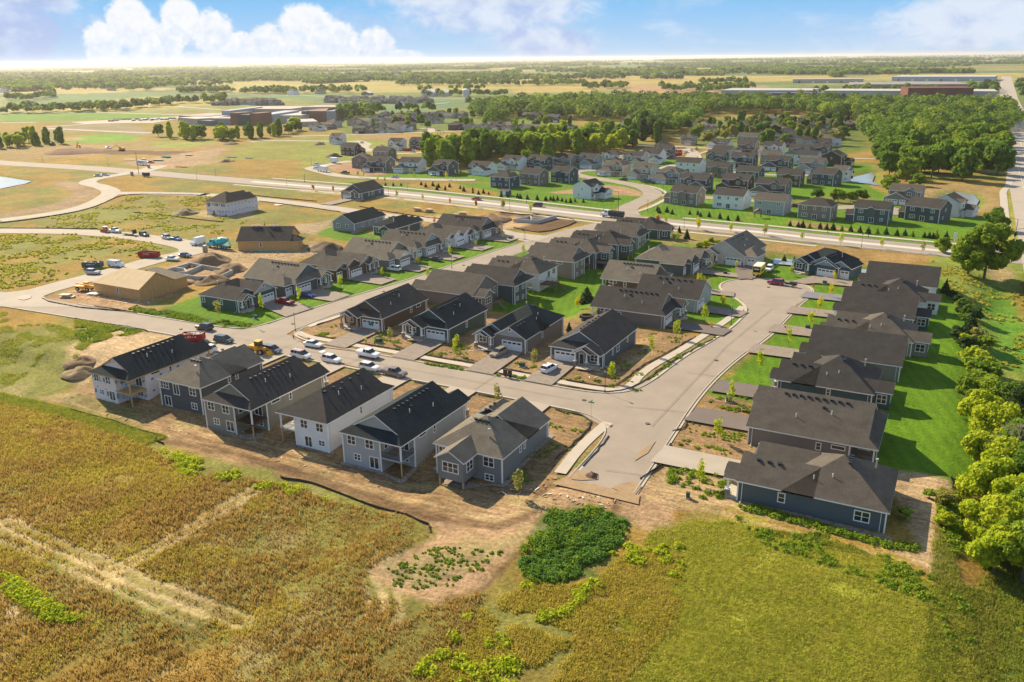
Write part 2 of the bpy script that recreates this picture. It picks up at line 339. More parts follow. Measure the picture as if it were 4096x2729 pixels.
 # --- far neighbourhood lawns
 paint(F('q3', (600, 480), (900, 440), (1200, 440), (1700, 430), (2354, 420), (2354, 740), (1500, 560), (1400, 535), (2050, 560)), lawn, 2, 1)
 paint(F('q4', (0, 700), (350, 600), (700, 640), (1300, 560), (1700, 560), (2354, 520), (2354, 1150), (1280, 1060), (1600, 900), (1000, 1040), (0, 920)), lawn, 2, 1)
 paint(F('q5', (0, 560), (500, 430), (800, 520), (1000, 560), (1040, 600), (860, 660), (1100, 770), (1250, 880), (1500, 1010), (2100, 1000), (2150, 1090), (1900, 1190), (0, 1060)), lawn, 2, 2)
 paint(F('q5', (330, 850), (520, 850), (900, 790), (1150, 880), (720, 905), (400, 900)), olive, 2, 3)
 paint(F('q5', (1400, 740), (1700, 715), (2100, 735), (2200, 900), (2100, 960), (1560, 960), (1480, 800)), tan, 3, 4)
 paint(F('q5', (2200, 740), (2300, 740), (2350, 1000), (2320, 1260), (2240, 1240), (2240, 1000)), ygreen, 2, 4)
 paint(F('q4', (460, 870), (750, 830), (1000, 800), (1180, 820), (1340, 870), (1350, 910), (1180, 900), (900, 890), (500, 880)), (.34, .22, .12), 1, 1, .2)
 paint(F('q5', (600, 1060), (1000, 1130), (600, 1110), (330, 1070), (340, 1030)), tan, 1, 2)
 paint(F('q4', (1570, 440), (1720, 450), (1740, 520), (1700, 560), (1580, 540)), (.36, .24, .14), 1, 1, .2)
 paint(F('q3', (260, 400), (430, 340), (700, 430), (860, 440), (800, 470), (620, 480), (300, 430)), (.36, .22, .12), 1, 1, .2)
 # --- middle: unbuilt lots between the streets
 paint(F('q2', (1080, 560), (1230, 480), (1480, 520), (1620, 560), (1760, 600), (1710, 655), (1300, 610)), lawn, 1.2, .5)
 paint(F('q3', (1010, 860), (1500, 850), (2000, 830), (2354, 860), (2354, 1010), (2000, 960), (1400, 900)), (.36, .24, .12), 2, 3, .2)
 paint(F('q4', (0, 1050), (300, 1080), (750, 1140), (640, 1190), (420, 1250), (130, 1215), (0, 1230)), ddirt, 1.5, 1.5, .2)
 paint(F('q4', (0, 1110), (140, 1090), (300, 1160), (130, 1200), (0, 1220)), (.40, .27, .14), 2, 2, .2)
 paint(F('q2', (0, 660), (350, 700), (560, 720), (870, 690), (1100, 600), (1300, 720), (1050, 740), (900, 800), (560, 880), (420, 980), (0, 900)), (.34, .24, .13), 2, 3, .3)
 paint(F('q2', (880, 470), (1250, 430), (1070, 560), (950, 540)), (.36, .27, .16), 2, 3, .3)
 paint(F('q1', (400, 1400), (640, 1310), (900, 1290), (1400, 1180), (1900, 960), (2354, 930), (2354, 1200), (1900, 1250), (1560, 1400), (1300, 1470), (1800, 1530), (1300, 1530)), (.33, .215, .12), 2, 2, .2)
 paint(F('q1', (2000, 900), (2354, 1000), (2354, 1120), (1900, 1010)), (.36, .26, .14), 2, 2, .2)
 paint(F('q1', (1780, 600), (1940, 560), (2354, 520), (2354, 640), (2000, 640)), (.34, .25, .14), 2, 3, .3)
 paint(F('q1', (520, 300), (700, 290), (780, 340), (940, 370), (930, 430), (700, 530), (300, 600), (0, 640), (0, 600), (500, 520), (700, 430)), (.30, .21, .12), 3, 4, .3)
 # --- street frontages
 paint([(-180, 140), (-149, 143), (-148, 160), (-146, 176), (-143, 193), (-141, 215), (-139, 240), (-137, 262), (-152, 266), (-172, 262), (-168, 200), (-186, 166), (-184, 146)], lawn, .6, .35)
 paint([(-186, 137), (-150, 140), (-150, 143.2), (-166, 144.5), (-184, 146.5)], weeds, 1, 1.2)
 paint([(-140, 140), (-52, 140), (-50, 150), (-48, 170), (-47, 184), (-56, 186), (-80, 184), (-106, 182), (-138, 178)], dirt, 1, .6, .25)
 paint([(-108, 186), (-84, 187), (-84, 205), (-88, 226), (-78, 250), (-80, 290), (-104, 290), (-108, 240)], lawn, .8, .8)
 paint([(-139, 184), (-125, 182), (-100, 290), (-130, 288), (-138, 230)], lawn, .6, .4)
 paint([(-61, 198), (-43, 196), (-43, 215), (-50, 222), (-57, 228), (-58, 238), (-51, 245), (-46, 247), (-34, 245), (-28, 252), (-16, 252), (-14, 262), (-44, 266), (-80, 264), (-74, 244), (-62, 240)], lawn, .6, .5)
 paint([(-36.5, 166), (-25, 166), (-22, 200), (-22, 246), (-34, 247), (-33, 225), (-34.5, 195)], lawn, .5, .5)
 paint([(-39, 150), (-26, 150), (-25, 166), (-36, 166)], lawn, .5, .8)
 paint([(-37.5, 100), (-24, 108), (-25, 150.5), (-39, 150.5)], dirt, .8, .8, .25)
 paint([(-44.2, 196), (-48, 196), (-51, 174), (-53, 152), (-49.5, 150), (-47.5, 180)], (.23, .20, .08), .4, .5)
 # --- right side: lawns behind the houses, rough grass beyond
 paint(F('r5', (1500, 260), (2354, 300), (2354, 1568), (1700, 1568), (1500, 1100), (1600, 700)), (.19, .23, .04), 2, 3)
 paint([(-8, 268), (-3, 268), (3, 250), (7, 225), (9, 200), (8, 170), (8, 134), (2, 128), (-8, 129.5)], lawn, .8, .8)
 paint(F('r5', (1900, 500), (2200, 540), (2354, 700), (2354, 1300), (2200, 1200), (2100, 1000), (2000, 800)), (.10, .22, .02), 3, 4)
 paint(F('r5', (2080, 370), (2230, 370), (2220, 480), (2130, 500), (2060, 430)), (.33, .25, .12), 1, 2, .3)
 paint(F('r5', (0, 120), (800, 200), (1600, 260), (1500, 340), (1000, 330), (500, 270), (0, 190)), (.30, .19, .07), 2, 3)
 paint(F('r4', (1230, 20), (1700, 60), (2354, 120), (2354, 200), (1700, 200), (1300, 200), (1230, 120)), (.25, .20, .07), 2, 4)
 paint([(6, 58), (9, 95), (9, 126), (14, 140), (60, 140), (60, 50)], (.15, .21, .03), 2, 4)
 # --- construction dirt behind and beside the front row
 paint(F('r1', (0, 440), (330, 240), (640, 285), (830, 315), (1180, 380), (1210, 540), (800, 700), (120, 700), (110, 900), (280, 1110), (60, 1050), (0, 990)), (.40, .29, .16), 1.5, 2, .25)
 paint(F('r1', (0, 1000), (280, 1115), (420, 1160), (740, 1255), (840, 1345), (1250, 1480), (1700, 1568), (2354, 1568), (2354, 850), (600, 850), (130, 850), (0, 800)), dirt, 1.2, 1.2, .2)
 paint([(-158, 94), (-54, 96), (-50, 104), (-49, 128), (-60, 130.5), (-158, 129)], dirt, 1., .6, .2)
 paint(F('r3', (0, 960), (300, 1020), (700, 1170), (1060, 1280), (1310, 1380), (1500, 1440), (2050, 1490), (2353, 1250), (2353, 1000), (0, 700)), dirt, .7, .7, .2)
 paint(F('g2', (400, 300), (440, 330), (200, 440), (160, 480), (260, 560), (440, 590), (600, 540), (720, 410), (850, 260), (1000, 220), (1140, 280), (1190, 330), (1344, 420), (1344, 100), (1200, 160), (1020, 130), (760, 200)), (.34, .225, .125), 1, 1.4, .3)
 paint(F('g2', (300, 430), (420, 380), (560, 400), (640, 400), (560, 500), (400, 520), (220, 480)), (.22, .20, .09), 1, 3, .8, .55)
 paint(F('g3', (-60, 120), (60, 200), (300, 235), (460, 280), (900, 395), (1010, 450), (1000, 400), (900, 370), (340, 200), (300, 70), (60, 70), (20, 130)), (.38, .27, .14), .8, 1., .3)
 paint(F('g3', (840, 110), (880, 90), (1140, 130), (1140, 180), (1080, 190), (1090, 300), (1150, 420), (1150, 470), (1080, 500), (1000, 440), (1000, 360), (930, 200)), (.40, .285, .16), .8, .8, .25)
 paint(F('g3', (-250, 900), (-60, 560), (0, 400), (160, 290), (360, 290), (900, 420), (1080, 540), (1230, 560), (1270, 900), (1000, 940)), (.28, .29, .035), 3, 5)
 paint(F('g3', (-300, 900), (-100, 500), (0, 300), (110, 230), (260, 250), (-40, 620), (-200, 940)), (.20, .175, .045), 2, 3)
 paint(F('g2', (860, 240), (1000, 225), (1140, 290), (1130, 400), (1000, 510), (900, 560), (760, 520), (720, 420), (790, 320)), (.07, .12, .025), 1.5, 3)
 paint(F('g2', (380, 896), (620, 640), (720, 560), (900, 580), (880, 650), (760, 800), (700, 896)), (.22, .21, .05), 2, 3)
 fm2 = (Y < 100) * (X < -45) * ss(fbm(X, Y, 7, 4, 81), .05, .35); setc(fm2 * .6, (.33, .27, .12), .9); fm3 = (Y < 100) * (X < -45) * ss(fbm(X, Y, 11, 4, 82), .1, .4); setc(fm3 * .6, (.14, .135, .035), 1)
 for q in (F('g1', (0, 505), (200, 590), (430, 690), (540, 750), (720, 810), (940, 900)), F('g1', (430, 700), (600, 620), (760, 520), (900, 440), (990, 385))):
  line(q, 4.5, (.33, .24, .10), 1.5, .7, .5, 1.6)
  for s_ in (-1.1, 1.1): line([tuple(v) for v in offset(smooth([at(f, *p)[:2] for f, p in q], 2), s_)], .8, straw, .5, .3, .85, .4)
 for q in (F('g1', (0, 560), (200, 640), (420, 740), (600, 830), (760, 896)), F('g1', (480, 690), (700, 590), (900, 470), (980, 410)), F('g2', (160, 500), (200, 600), (180, 660)), F('g2', (245, 560), (265, 640), (215, 700))):
  for s_ in (-.9, .9): line([tuple(v) for v in offset(smooth([at(f, *p)[:2] for f, p in q], 2), s_)], .7, straw, .5, .3, .8, .4)
 paint(F('g1', (0, 760), (60, 800), (240, 890), (0, 900)), (.44, .34, .19), 1, 1.5, .3)
 paint(F('g1', (0, 100), (300, 80), (560, 200), (560, 330), (330, 420), (100, 250)), (.31, .235, .045), 4, 5, 1, .7)
 line(F('g1', (40, 80), (400, 150), (560, 200), (640, 255), (720, 290)), 3.5, (.19, .18, .04), 2, 1, .5); line(F('g1', (830, 320), (960, 350), (1344, 440)), 4, (.19, .19, .04), 2.2, 1, .5)
 line(F('g1', (0, 740), (150, 830), (260, 870), (380, 896)), 3, (.17, .23, .025), 2.5, 1, .8)
 for q, wd in ((F('r3', (0, 880), (300, 980), (600, 1080), (900, 1180), (1200, 1280), (1560, 1360), (1900, 1400), (2080, 1330), (2353, 1050)), 2.4), (F('r1', (850, 1320), (1200, 1380), (1600, 1470), (1900, 1560)), 2.2),
                  (F('g2', (730, 410), (600, 540), (430, 600)), 1.2), (F('g2', (1060, 140), (1110, 200), (1090, 260)), 1.0)):
  line(q, wd, ddirt, 1.0, .2, .75)
 for q in (F('r3', (1600, 1290), (1900, 1350), (2200, 1230), (2353, 1110)), F('g3', (0, 200), (200, 240), (400, 290), (700, 370), (950, 440)), F('r4', (1100, 1150), (1200, 1200), (900, 1330), (700, 1400)), F('r2', (150, 640), (300, 700), (420, 640))):
  line(q, 1.1, straw, .8, .2, .6)
 line([(x, 141.3) for x in (-127, -105, -86, -54)], 1.6, (.24, .19, .07), .5, .8)
 C *= (1 + .16 * fbm(X, Y, 6, 4, 61) * (rr < 900) + .16 * fbm(X, Y, 26, 4, 62))[..., None]
 for n, P in PPOLY.items(): setc(np.clip(ss(sdist(P, X, Y), -5, -1), 0, 1) * .8, (.12, .19, .03) if n != 'school' else (.15, .14, .1), 1)
 for i_ in range(26):      # wheel ruts in the bare soil
  x0 = -152 + i_ * 3.8; y0 = 95.5 + 3 * math.sin(i_ * 1.7) + (i_ % 3) * 1.3; line([(x0, y0), (x0 + 9, y0 - .8 + (i_ % 5) * .5), (x0 + 20, y0 + .6 * math.sin(i_))], .45, ddirt if i_ % 3 else straw, .25, .2, .55, .25)
 nr, nth = X.shape; idx = np.arange(nr * nth).reshape(nr, nth); j = np.roll(np.arange(nth), -1)
 q = np.stack([idx[:-1], idx[:-1][:, j], idx[1:][:, j], idx[1:]], -1).reshape(-1, 4)
 me = bpy.data.meshes.new('ground'); nv = nr * nth; me.vertices.add(nv)
 me.vertices.foreach_set('co', np.stack([X, Y, Z - .06], -1).astype(np.float32).ravel()); nf = len(q); me.loops.add(nf * 4); me.loops.foreach_set('vertex_index', q[:, ::-1].astype(np.int32).ravel())
 me.polygons.add(nf); me.polygons.foreach_set('loop_start', np.arange(0, nf * 4, 4, dtype=np.int32)); me.polygons.foreach_set('use_smooth', np.ones(nf, bool)); me.update()
 at_ = me.color_attributes.new('zone', 'FLOAT_COLOR', 'POINT'); at_.data.foreach_set('color', np.concatenate([C, Veg[..., None]], -1).astype(np.float32).ravel())
 if me.polygons[nf // 2].normal.z < 0: me.flip_normals()
 o = link('ground', me); tag(o, kind='structure'); GR.update(X=X, Y=Y, C=C, V=Veg)
 m = bpy.data.materials.new('ground'); m.use_nodes = True; t = m.node_tree; b = t.nodes['Principled BSDF']; b.inputs['Roughness'].default_value = .95; b.inputs['Specular IOR Level'].default_value = .1
 A = t.nodes.new('ShaderNodeAttribute'); A.attribute_name = 'zone'; geo = t.nodes.new('ShaderNodeNewGeometry'); lk = t.links.new
 def nz(sc, det, ro=.6):
  n = t.nodes.new('ShaderNodeTexNoise'); n.inputs['Scale'].default_value = sc; n.inputs['Detail'].default_value = det; n.inputs['Roughness'].default_value = ro; lk(geo.outputs['Position'], n.inputs[0]); return n.outputs[0]
 def mr(v, a, b_, c, d):
  n = t.nodes.new('ShaderNodeMapRange'); lk(v, n.inputs[0])
  for i, q_ in enumerate((a, b_, c, d)):
   if isinstance(q_, float) or isinstance(q_, int): n.inputs[i + 1].default_value = q_
   else: lk(q_, n.inputs[i + 1])
  return n.outputs[0]
 def mt(op, a, b_):
  n = t.nodes.new('ShaderNodeMath'); n.operation = op
  for i, v in enumerate((a, b_)):
   if isinstance(v, (int, float)): n.inputs[i].default_value = v
   else: lk(v, n.inputs[i])
  return n.outputs[0]
 a1 = nz(1.7, 6, .7); a2 = nz(.35, 5, .6); a3 = nz(.07, 4); a4 = nz(.004, 5)
 lo = mt('MULTIPLY', mr(a1, .3, .7, .60, 1.36), mr(a2, .3, .7, .82, 1.2)); lo = mt('MULTIPLY', lo, mr(a3, .3, .7, .88, 1.14)); lo = mt('MULTIPLY', lo, mr(a4, .35, .65, .9, 1.1))
 f2 = mt('ADD', mt('MULTIPLY', mt('SUBTRACT', lo, 1), mr(A.outputs['Alpha'], 1, 1.5, 1.15, .7)), 1)
 sx = t.nodes.new('ShaderNodeSeparateXYZ'); lk(geo.outputs['Position'], sx.inputs[0]); st = mt('SINE', mt('MULTIPLY', mt('ADD', sx.outputs[0], mt('MULTIPLY', sx.outputs[1], .35)), 2.6), 0)
 f2 = mt('MULTIPLY', f2, mt('ADD', 1, mt('MULTIPLY', st, mr(A.outputs['Alpha'], 1.1, 1.5, 0, .075))))
 mx = t.nodes.new('ShaderNodeMix'); mx.data_type = 'RGBA'; mx.blend_type = 'MULTIPLY'; mx.inputs[0].default_value = 1; lk(A.outputs['Color'], mx.inputs[6]); lk(f2, mx.inputs[7])
 mpg = t.nodes.new('ShaderNodeMapping'); mpg.inputs['Scale'].default_value = (.22, 1.5, 1); lk(geo.outputs['Position'], mpg.inputs[0]); ng = t.nodes.new('ShaderNodeTexNoise'); ng.inputs['Scale'].default_value = 1; ng.inputs['Detail'].default_value = 6; ng.inputs['Roughness'].default_value = .7; lk(mpg.outputs[0], ng.inputs[0])
 gr = mr(ng.outputs[0], .33, .67, .62, 1.28); gr = mt('ADD', 1, mt('MULTIPLY', mt('SUBTRACT', gr, 1), mr(A.outputs['Alpha'], .1, .9, 1, .15))); m0 = t.nodes.new('ShaderNodeMix'); m0.data_type = 'RGBA'; m0.blend_type = 'MULTIPLY'; m0.inputs[0].default_value = 1; lk(mx.outputs[2], m0.inputs[6]); lk(gr, m0.inputs[7]); mx = m0
 fl = mt('MULTIPLY', mr(nz(.9, 5, .7), .52, .66, 0, .35), mr(A.outputs['Alpha'], 1.0, 1.5, 1, .25)); fl = mt('MULTIPLY', fl, mr(A.outputs['Alpha'], 0, 1, 0, 1))
 m2 = t.nodes.new('ShaderNodeMix'); m2.data_type = 'RGBA'; lk(fl, m2.inputs[0]); lk(mx.outputs[2], m2.inputs[6]); m2.inputs[7].default_value = (.20, .19, .045, 1)
 lk(m2.outputs[2], b.inputs['Base Color'])
 bp = t.nodes.new('ShaderNodeBump'); bp.inputs['Strength'].default_value = .7; lk(mt('MULTIPLY', a1, mr(A.outputs['Alpha'], 0, 1, .22, .4)), bp.inputs['Height']); bp.inputs['Distance'].default_value = 1; lk(bp.outputs[0], b.inputs['Normal'])
 me.materials.append(m)
GR = {}
build_ground()
# --- roads, kerbs, pavements
def asphalt(name, c, var=.13): return mat(name, c, .9, var, .16)
asph = asphalt('asphalt', (.29, .245, .195)); asph2 = asphalt('asphalt_pale', (.36, .315, .255)); paver = mat('driveway_paver', (.235, .195, .16), .9, .08, .4, kind='paver')
kerbm = mat('kerb_concrete', (.42, .37, .30), .85, .08, .5); paint_w = mat('road_paint', (.62, .60, .55), .7, .1)
ZL = [0.0]
def nextz(): ZL[0] += .004; return ZL[0]
def pts(l): return [at(p[0], *p[1])[:2] if isinstance(p[0], str) else p for p in l]
def resamp(P, st):
 out = [P[0]]
 for a, b in zip(P[:-1], P[1:]):
  n = max(1, int(np.linalg.norm(b - a) / st)); out += [a + (b - a) * i / n for i in range(1, n + 1)]
 return out
def strip(name, P, wd, m, z=None, sm=2, follow=False, label=None):
 P = smooth(pts(P), sm); z = nextz() if z is None else z
 if follow: P = resamp(P, 3)
 l = offset(P, wd / 2); r = offset(P, -wd / 2); b = MB()
 for i in range(len(P) - 1):
  q = [l[i], r[i], r[i + 1], l[i + 1]]; b.poly([(x, y, z + (gz(x, y) if follow else 0)) for x, y in q])
 o = b.build(name, m, fix=False); return tag(o, label, kind='structure')
def polygon(name, P, m, z=None):
 P = pts(P); z = nextz() if z is None else z; b = MB(); b.poly([(x, y, z) for x, y in P]); o = b.build(name, m)
 if o.data.polygons[0].normal.z < 0: o.data.flip_normals()
 return tag(o, kind='structure')
def kerb(P, sm=2, wd=.55, h=.13):
 """gutter pan and raised kerb along a line"""
 P = smooth(pts(P), sm); b = MB(); z0 = .035
 for (o0, o1, hh) in ((0, -wd, z0 + .003 + .0), (.17, 0, z0 + h)):
  l = offset(P, o0); r = offset(P, o1)
  for i in range(len(P) - 1): b.poly([(*l[i], hh), (*r[i], hh), (*r[i + 1], hh), (*l[i + 1], hh)])
  if hh > .1:
   for q in (l, r):
    for i in range(len(P) - 1): b.poly([(*q[i], -.05), (*q[i + 1], -.05), (*q[i + 1], hh), (*q[i], hh)])
 return tag(b.build('kerb', kerbm, fix=False), kind='structure')
F = lambda fr, *p: [(fr, q) for q in p]
ART = [(-900, 352), (-577, 341), (-500, 347), (-448, 345), (-420, 344.5), (-345, 341.5), (-302, 340), (-249, 339.5), (-188, 331), (-135, 321.5), (-100, 317), (-66, 315), (-40, 311), (0, 307.5), (20, 306), (60, 304)]
strip('road', ART, 17, asph2 if 0 else asph); strip('road_median', [p for p in ART[5:-2]], 3.2, mat('concrete_lane', (.52, .49, .44), .85, .05, .3))
for d in (-6.6, 6.3):
 P = [tuple(q) for q in offset(smooth(ART[7:-2], 1), d)]; strip('road_marking', P, .18, paint_w, sm=0)
strip('road', [(-131.5, 262), (-129, 280), (-124, 300), (-118, 318)], 10, asph)
strip('road', [(-260, 130), (-235, 133), (-209, 133.2), (-170, 134.6), (-150, 135.4), (-120, 136), (-70, 136.2), (-44, 137)], 9.4, asph)
strip('road', [(-144.5, 134), (-144, 145), (-143.5, 160), (-141.5, 176), (-138.5, 193), (-136.5, 215), (-134.5, 240), (-131.5, 264)], 9, asph)
strip('road', [(-42.5, 106), (-43.2, 128), (-44.8, 150), (-43.8, 170), (-41, 184), (-39.5, 196), (-39.6, 216)], 10.2, asph)
polygon('road', [(-44.5, 211), (-48.5, 219.5), (-54, 225), (-57.2, 230), (-57.8, 236), (-55, 241.3), (-50, 244.8), (-44, 246), (-38, 244.5), (-34.5, 241), (-33, 236), (-33.4, 230), (-34.7, 221), (-34.8, 211)], asph)
polygon('road', [(-60, 140.5), (-49.8, 154), (-39.7, 154), (-38.4, 128), (-38, 118), (-48, 118), (-50, 127), (-58, 131.7)], asph)
polygon('road', [(-160, 139.2), (-151, 141), (-148.8, 147), (-139.4, 147), (-138.6, 143), (-132, 140.8), (-132, 134), (-160, 134)], asph)
strip('road', F('q1', (0, 665), (400, 615), (720, 560), (900, 500), (1020, 430), (1060, 390), (960, 345), (820, 318), (830, 290), (950, 262), (1180, 225), (1260, 205)), 9, asph2, sm=3)
strip('road', F('q1', (1050, 408), (1400, 408), (1960, 422)) + F('q2', (0, 185), (300, 205), (700, 245), (1200, 305), (1800, 395)) + F('q3', (1180, 885), (1500, 935), (1900, 1010)) + [(-150, 272), (-132, 270)], 9, asph2, sm=2)
strip('road', F('q1', (-200, 763), (0, 763), (700, 768), (1200, 808), (1500, 845)) + F('q1', (1780, 900), (1830, 940), (1780, 975), (1500, 1025), (1200, 1110), (900, 1190), (500, 1295), (350, 1340), (200, 1400), (100, 1450)), 9.5, asph2, sm=2)
polygon('road', F('q1', (1520, 850), (1700, 835), (1880, 870), (1930, 910), (1910, 960), (1800, 990), (1690, 960), (1660, 905)), asph2)
polygon('road', F('q1', (-300, 1375), (0, 1350), (250, 1320), (420, 1300), (400, 1370), (460, 1425), (800, 1480), (0, 1480), (-300, 1460)), asph2)
strip('road', F('q1', (1280, 215), (1450, 170), (1500, 150)), 12, asph2)
strip('road', F('q3', (540, 150), (610, 165), (590, 195), (600, 225), (720, 245)) + F('q8', (400, 722), (600, 720), (820, 700)), 7, asph2)
strip('road', F('q7', (1040, 600), (1200, 580), (1850, 590), (2100, 590), (2300, 610), (2220, 660), (2290, 700)), 7, asph2)
strip('road', F('q3', (480, 340), (300, 370), (130, 400), (90, 410), (200, 440), (350, 480), (600, 500), (1000, 510), (1400, 520), (1650, 520)), 8, asph2, sm=2)
strip('road', [(-118, 322)] + F('q4', (1180, 1020), (1330, 960), (1440, 905), (1430, 860), (1330, 815), (1100, 770), (900, 745), (740, 715), (660, 690), (740, 670), (930, 660)), 9, asph, sm=2)
strip('road', F('q4', (1430, 900), (1600, 900), (1750, 905), (1980, 925), (2354, 945)) + F('q5', (300, 895), (450, 915), (720, 935), (900, 915), (1180, 920), (1300, 990)), 8, asph, sm=2)
strip('road', F('q9', (560, 340), (660, 380), (600, 440), (560, 470), (380, 530), (200, 520)), 8, asph2); strip('road', F('q9', (150, 300), (400, 318), (800, 340), (900, 345), (1300, 380), (1700, 420), (2000, 430), (2354, 440)), 6, asph2)
strip('road', F('q9', (980, 555), (1100, 580), (1400, 590), (1700, 600), (1740, 560), (1650, 540)), 7, asph); strip('road', F('q9', (1180, 500), (1270, 520), (1260, 560), (1240, 600)), 6, asph)
strip('road', F('q8', (-600, 540), (0, 525), (350, 515), (740, 500), (900, 492), (1300, 478), (1750, 480), (2354, 520)), 8, asph2); strip('road', F('q8', (740, 460), (830, 450), (860, 470), (840, 495)), 7, asph2)
strip('highway', [(31, 60), (31, 500), (33, 900), (36, 1384), (60, 3000), (105, 6430), (105, 9000)], 24, asph2, z=.01, sm=0, follow=False)
for x in (25, 31, 37): strip('road_marking', [(x, 200), (x, 700), (x + 2, 1384)], .25, paint_w, z=.14, sm=0)
for q in (F('t1', (0, 375 + 55), (700, 427), (1300, 437), (1700, 450), (2354, 457)), F('t1', (0, 565), (170, 563)), F('t1', (0, 520), (380, 515), (700, 525), (900, 530)), F('t1', (200, 585), (560, 560), (840, 535)), F('t1', (200, 590), (500, 605), (700, 612)), F('t1', (570, 500), (760, 485), (880, 482)), F('t1', (820, 490), (900, 497), (1020, 505))):
 strip('far_road', q, 9, asph2, z=.05, sm=1)
polygon('parking_lot', F('q6', (740, 390), (1200, 365), (1870, 330), (1900, 350), (1600, 400), (1300, 400), (900, 410)), asph2, z=.06)
mud = mat('dusty_soil', (.31, .215, .12), .95, .2, .8)
rr_ = random.Random(12)
def ragged(x0, x1, y0, y1, amp, n=15): return [(x0 - .8, y0)] + [(x0 + (x1 - x0) * i / n, y1 + rr_.uniform(0, amp) * (1 if i % 2 else .25)) for i in range(n + 1)] + [(x1 + .8, y0)]
for P in (ragged(-48.8, -36.4, 104.2, 106.6, .5, 17), [(-48.6, 106.5), (-46, 107.2), (-43.8, 108.6), (-44.6, 110.4), (-46.8, 109.6), (-48.6, 110.6)], [(-37, 106), (-37, 109.5), (-38.6, 110.6), (-40.2, 108.8), (-41, 107.1)], [(-41, 117), (-40, 121), (-40.4, 126), (-41.3, 121)], [(-120, 131.8), (-112, 132.2), (-104, 131.7), (-112, 133)], [(-146, 131.5), (-137, 132.6), (-130, 131.6), (-138, 131.2)], [(-134, 140.2), (-124, 139.2), (-114, 140.4)]): polygon('road_dust', P, mud)
kerb([(-48, 107), (-48.4, 122), (-50, 128), (-54, 131), (-60, 131.6), (-90, 131.4), (-150, 130.7), (-172, 130), (-209, 128.6), (-260, 125)])
kerb([(-37.3, 107), (-38.2, 124), (-39.8, 150), (-38.6, 172), (-35.6, 190), (-34.6, 208), (-34.2, 221), (-33, 231), (-33, 236), (-34.3, 241), (-38, 244.6), (-44, 246.2), (-50, 245), (-55.3, 241.6), (-58, 236), (-57.3, 230), (-54, 224.8), (-48.6, 219), (-44.6, 211), (-44.4, 198), (-46, 184), (-49, 168), (-50.1, 152), (-52, 145), (-57, 141.4), (-66, 141), (-100, 140.8), (-128, 140.8), (-135, 142), (-139, 146), (-139.2, 160), (-137, 176), (-134, 193), (-132, 215), (-130, 240), (-127, 264), (-123, 290), (-118, 304), (-110, 308)][::1])
kerb([(-209, 138), (-170, 139.4), (-156, 140.2), (-150.5, 142), (-148.9, 147), (-148.2, 160), (-146.2, 176), (-143.2, 193), (-141.2, 215), (-139.2, 240), (-137, 258)][::-1])
P8 = [tuple(q) for q in offset(smooth(ART[4:], 1), -8.5)]; P9 = [tuple(q) for q in offset(smooth(ART[4:], 1), 8.5)]
kerb([p for p in P8 if p[0] < -134], 0); kerb([p for p in P8 if p[0] > -108], 0); kerb([p for p in P9[::-1] if p[0] > -104], 0); kerb([p for p in P9[::-1] if p[0] < -130], 0)
walkm = mat('pavement_concrete', (.43, .38, .31), .85, .08, .4)
strip('pavement', [(-133, 143.8), (-105, 143.8), (-80, 143.9), (-56, 143.6), (-53, 146), (-53.8, 158), (-51, 172), (-48.6, 190), (-47, 205), (-46.8, 214)], 1.9, walkm, z=.05)
strip('pavement', [(-50.6, 129.5), (-51, 118), (-50, 108)], 2.0, walkm, z=.052); strip('pavement', [(-138, 150), (-136.8, 165), (-134.5, 180), (-131, 200)], 1.6, walkm, z=.05)
strip('pavement', [(-137.5, 145.5), (-133, 143.8), (-128, 143.8)], 1.9, walkm, z=.054)
strip('pavement', [tuple(q) for q in offset(smooth(ART[5:8], 1), 15)] + [tuple(q) for q in offset(smooth(ART[8:10], 1), 15)], 2.4, walkm, z=.05, sm=1); strip('pavement', [tuple(q) for q in offset(smooth(ART[10:-1], 1), 14)], 2.4, walkm, z=.05)
strip('pavement', [tuple(q) for q in offset(smooth(ART[5:-3], 1), -13)], 2.2, walkm, z=.05)
strip('pavement', F('q4', (1250, 1062), (1420, 1010), (1560, 935)), 2, walkm, z=.05); strip('pavement', F('q4', (1580, 890), (1520, 840), (1400, 810), (1200, 775), (980, 740), (740, 705)), 1.8, walkm, z=.05); strip('pavement', F('q4', (1860, 585), (1890, 540), (1860, 510), (1960, 480)), 2, walkm, z=.05)
strip('path', F('q5', (2210, 1100), (2190, 1000), (2180, 850), (2170, 780), (2230, 740), (2230, 640)), 3, walkm, z=.05)
strip('pavement', F('q4', (0, 1290), (140, 1310), (270, 1330)), 1.6, walkm, z=.05)
mh = mat('iron_cover', (.10, .085, .07), .7, .2, 3)
for i, (x, y) in enumerate(((-58.5, 137), (-44, 132), (-42, 170), (-110, 136.5), (-143, 150), (-141, 185), (-45, 236), (-165, 134.5), (-137, 222))):
 B_ = MB(); B_.tube((x, y, 0), (x, y, nextz() + .006), .42, n=14); tag(B_.build('manhole_cover', mh), kind='structure')
for P in (F('q1', (170, 1390), (230, 1370), (300, 1375), (290, 1400), (230, 1418), (180, 1412)),): polygon('road_patch', P, mat('patch', (.42, .37, .29), .9, .1, .4))
for P in ([(-50.6, 137.5), (-38.9, 140)], [(-45.6, 160), (-39.2, 160.4)], [(-80, 132), (-80, 140.6)], [(-112, 131.6), (-112, 140.6)], [(-44, 112), (-38.4, 113)], [(-150, 131), (-150, 139)], [(-43, 131), (-42.4, 180), (-39.6, 215)], [(-60, 136.3), (-100, 136), (-150, 135.2)]): strip('road_seam', P, .09, mat('tar_seam', (.16, .135, .11), .9, .2), sm=0)
wm = mat('pond_water', (.26, .29, .29), .22, .12, .06, spec=.8)  # pale base colour stands in for the sky's glare on the water
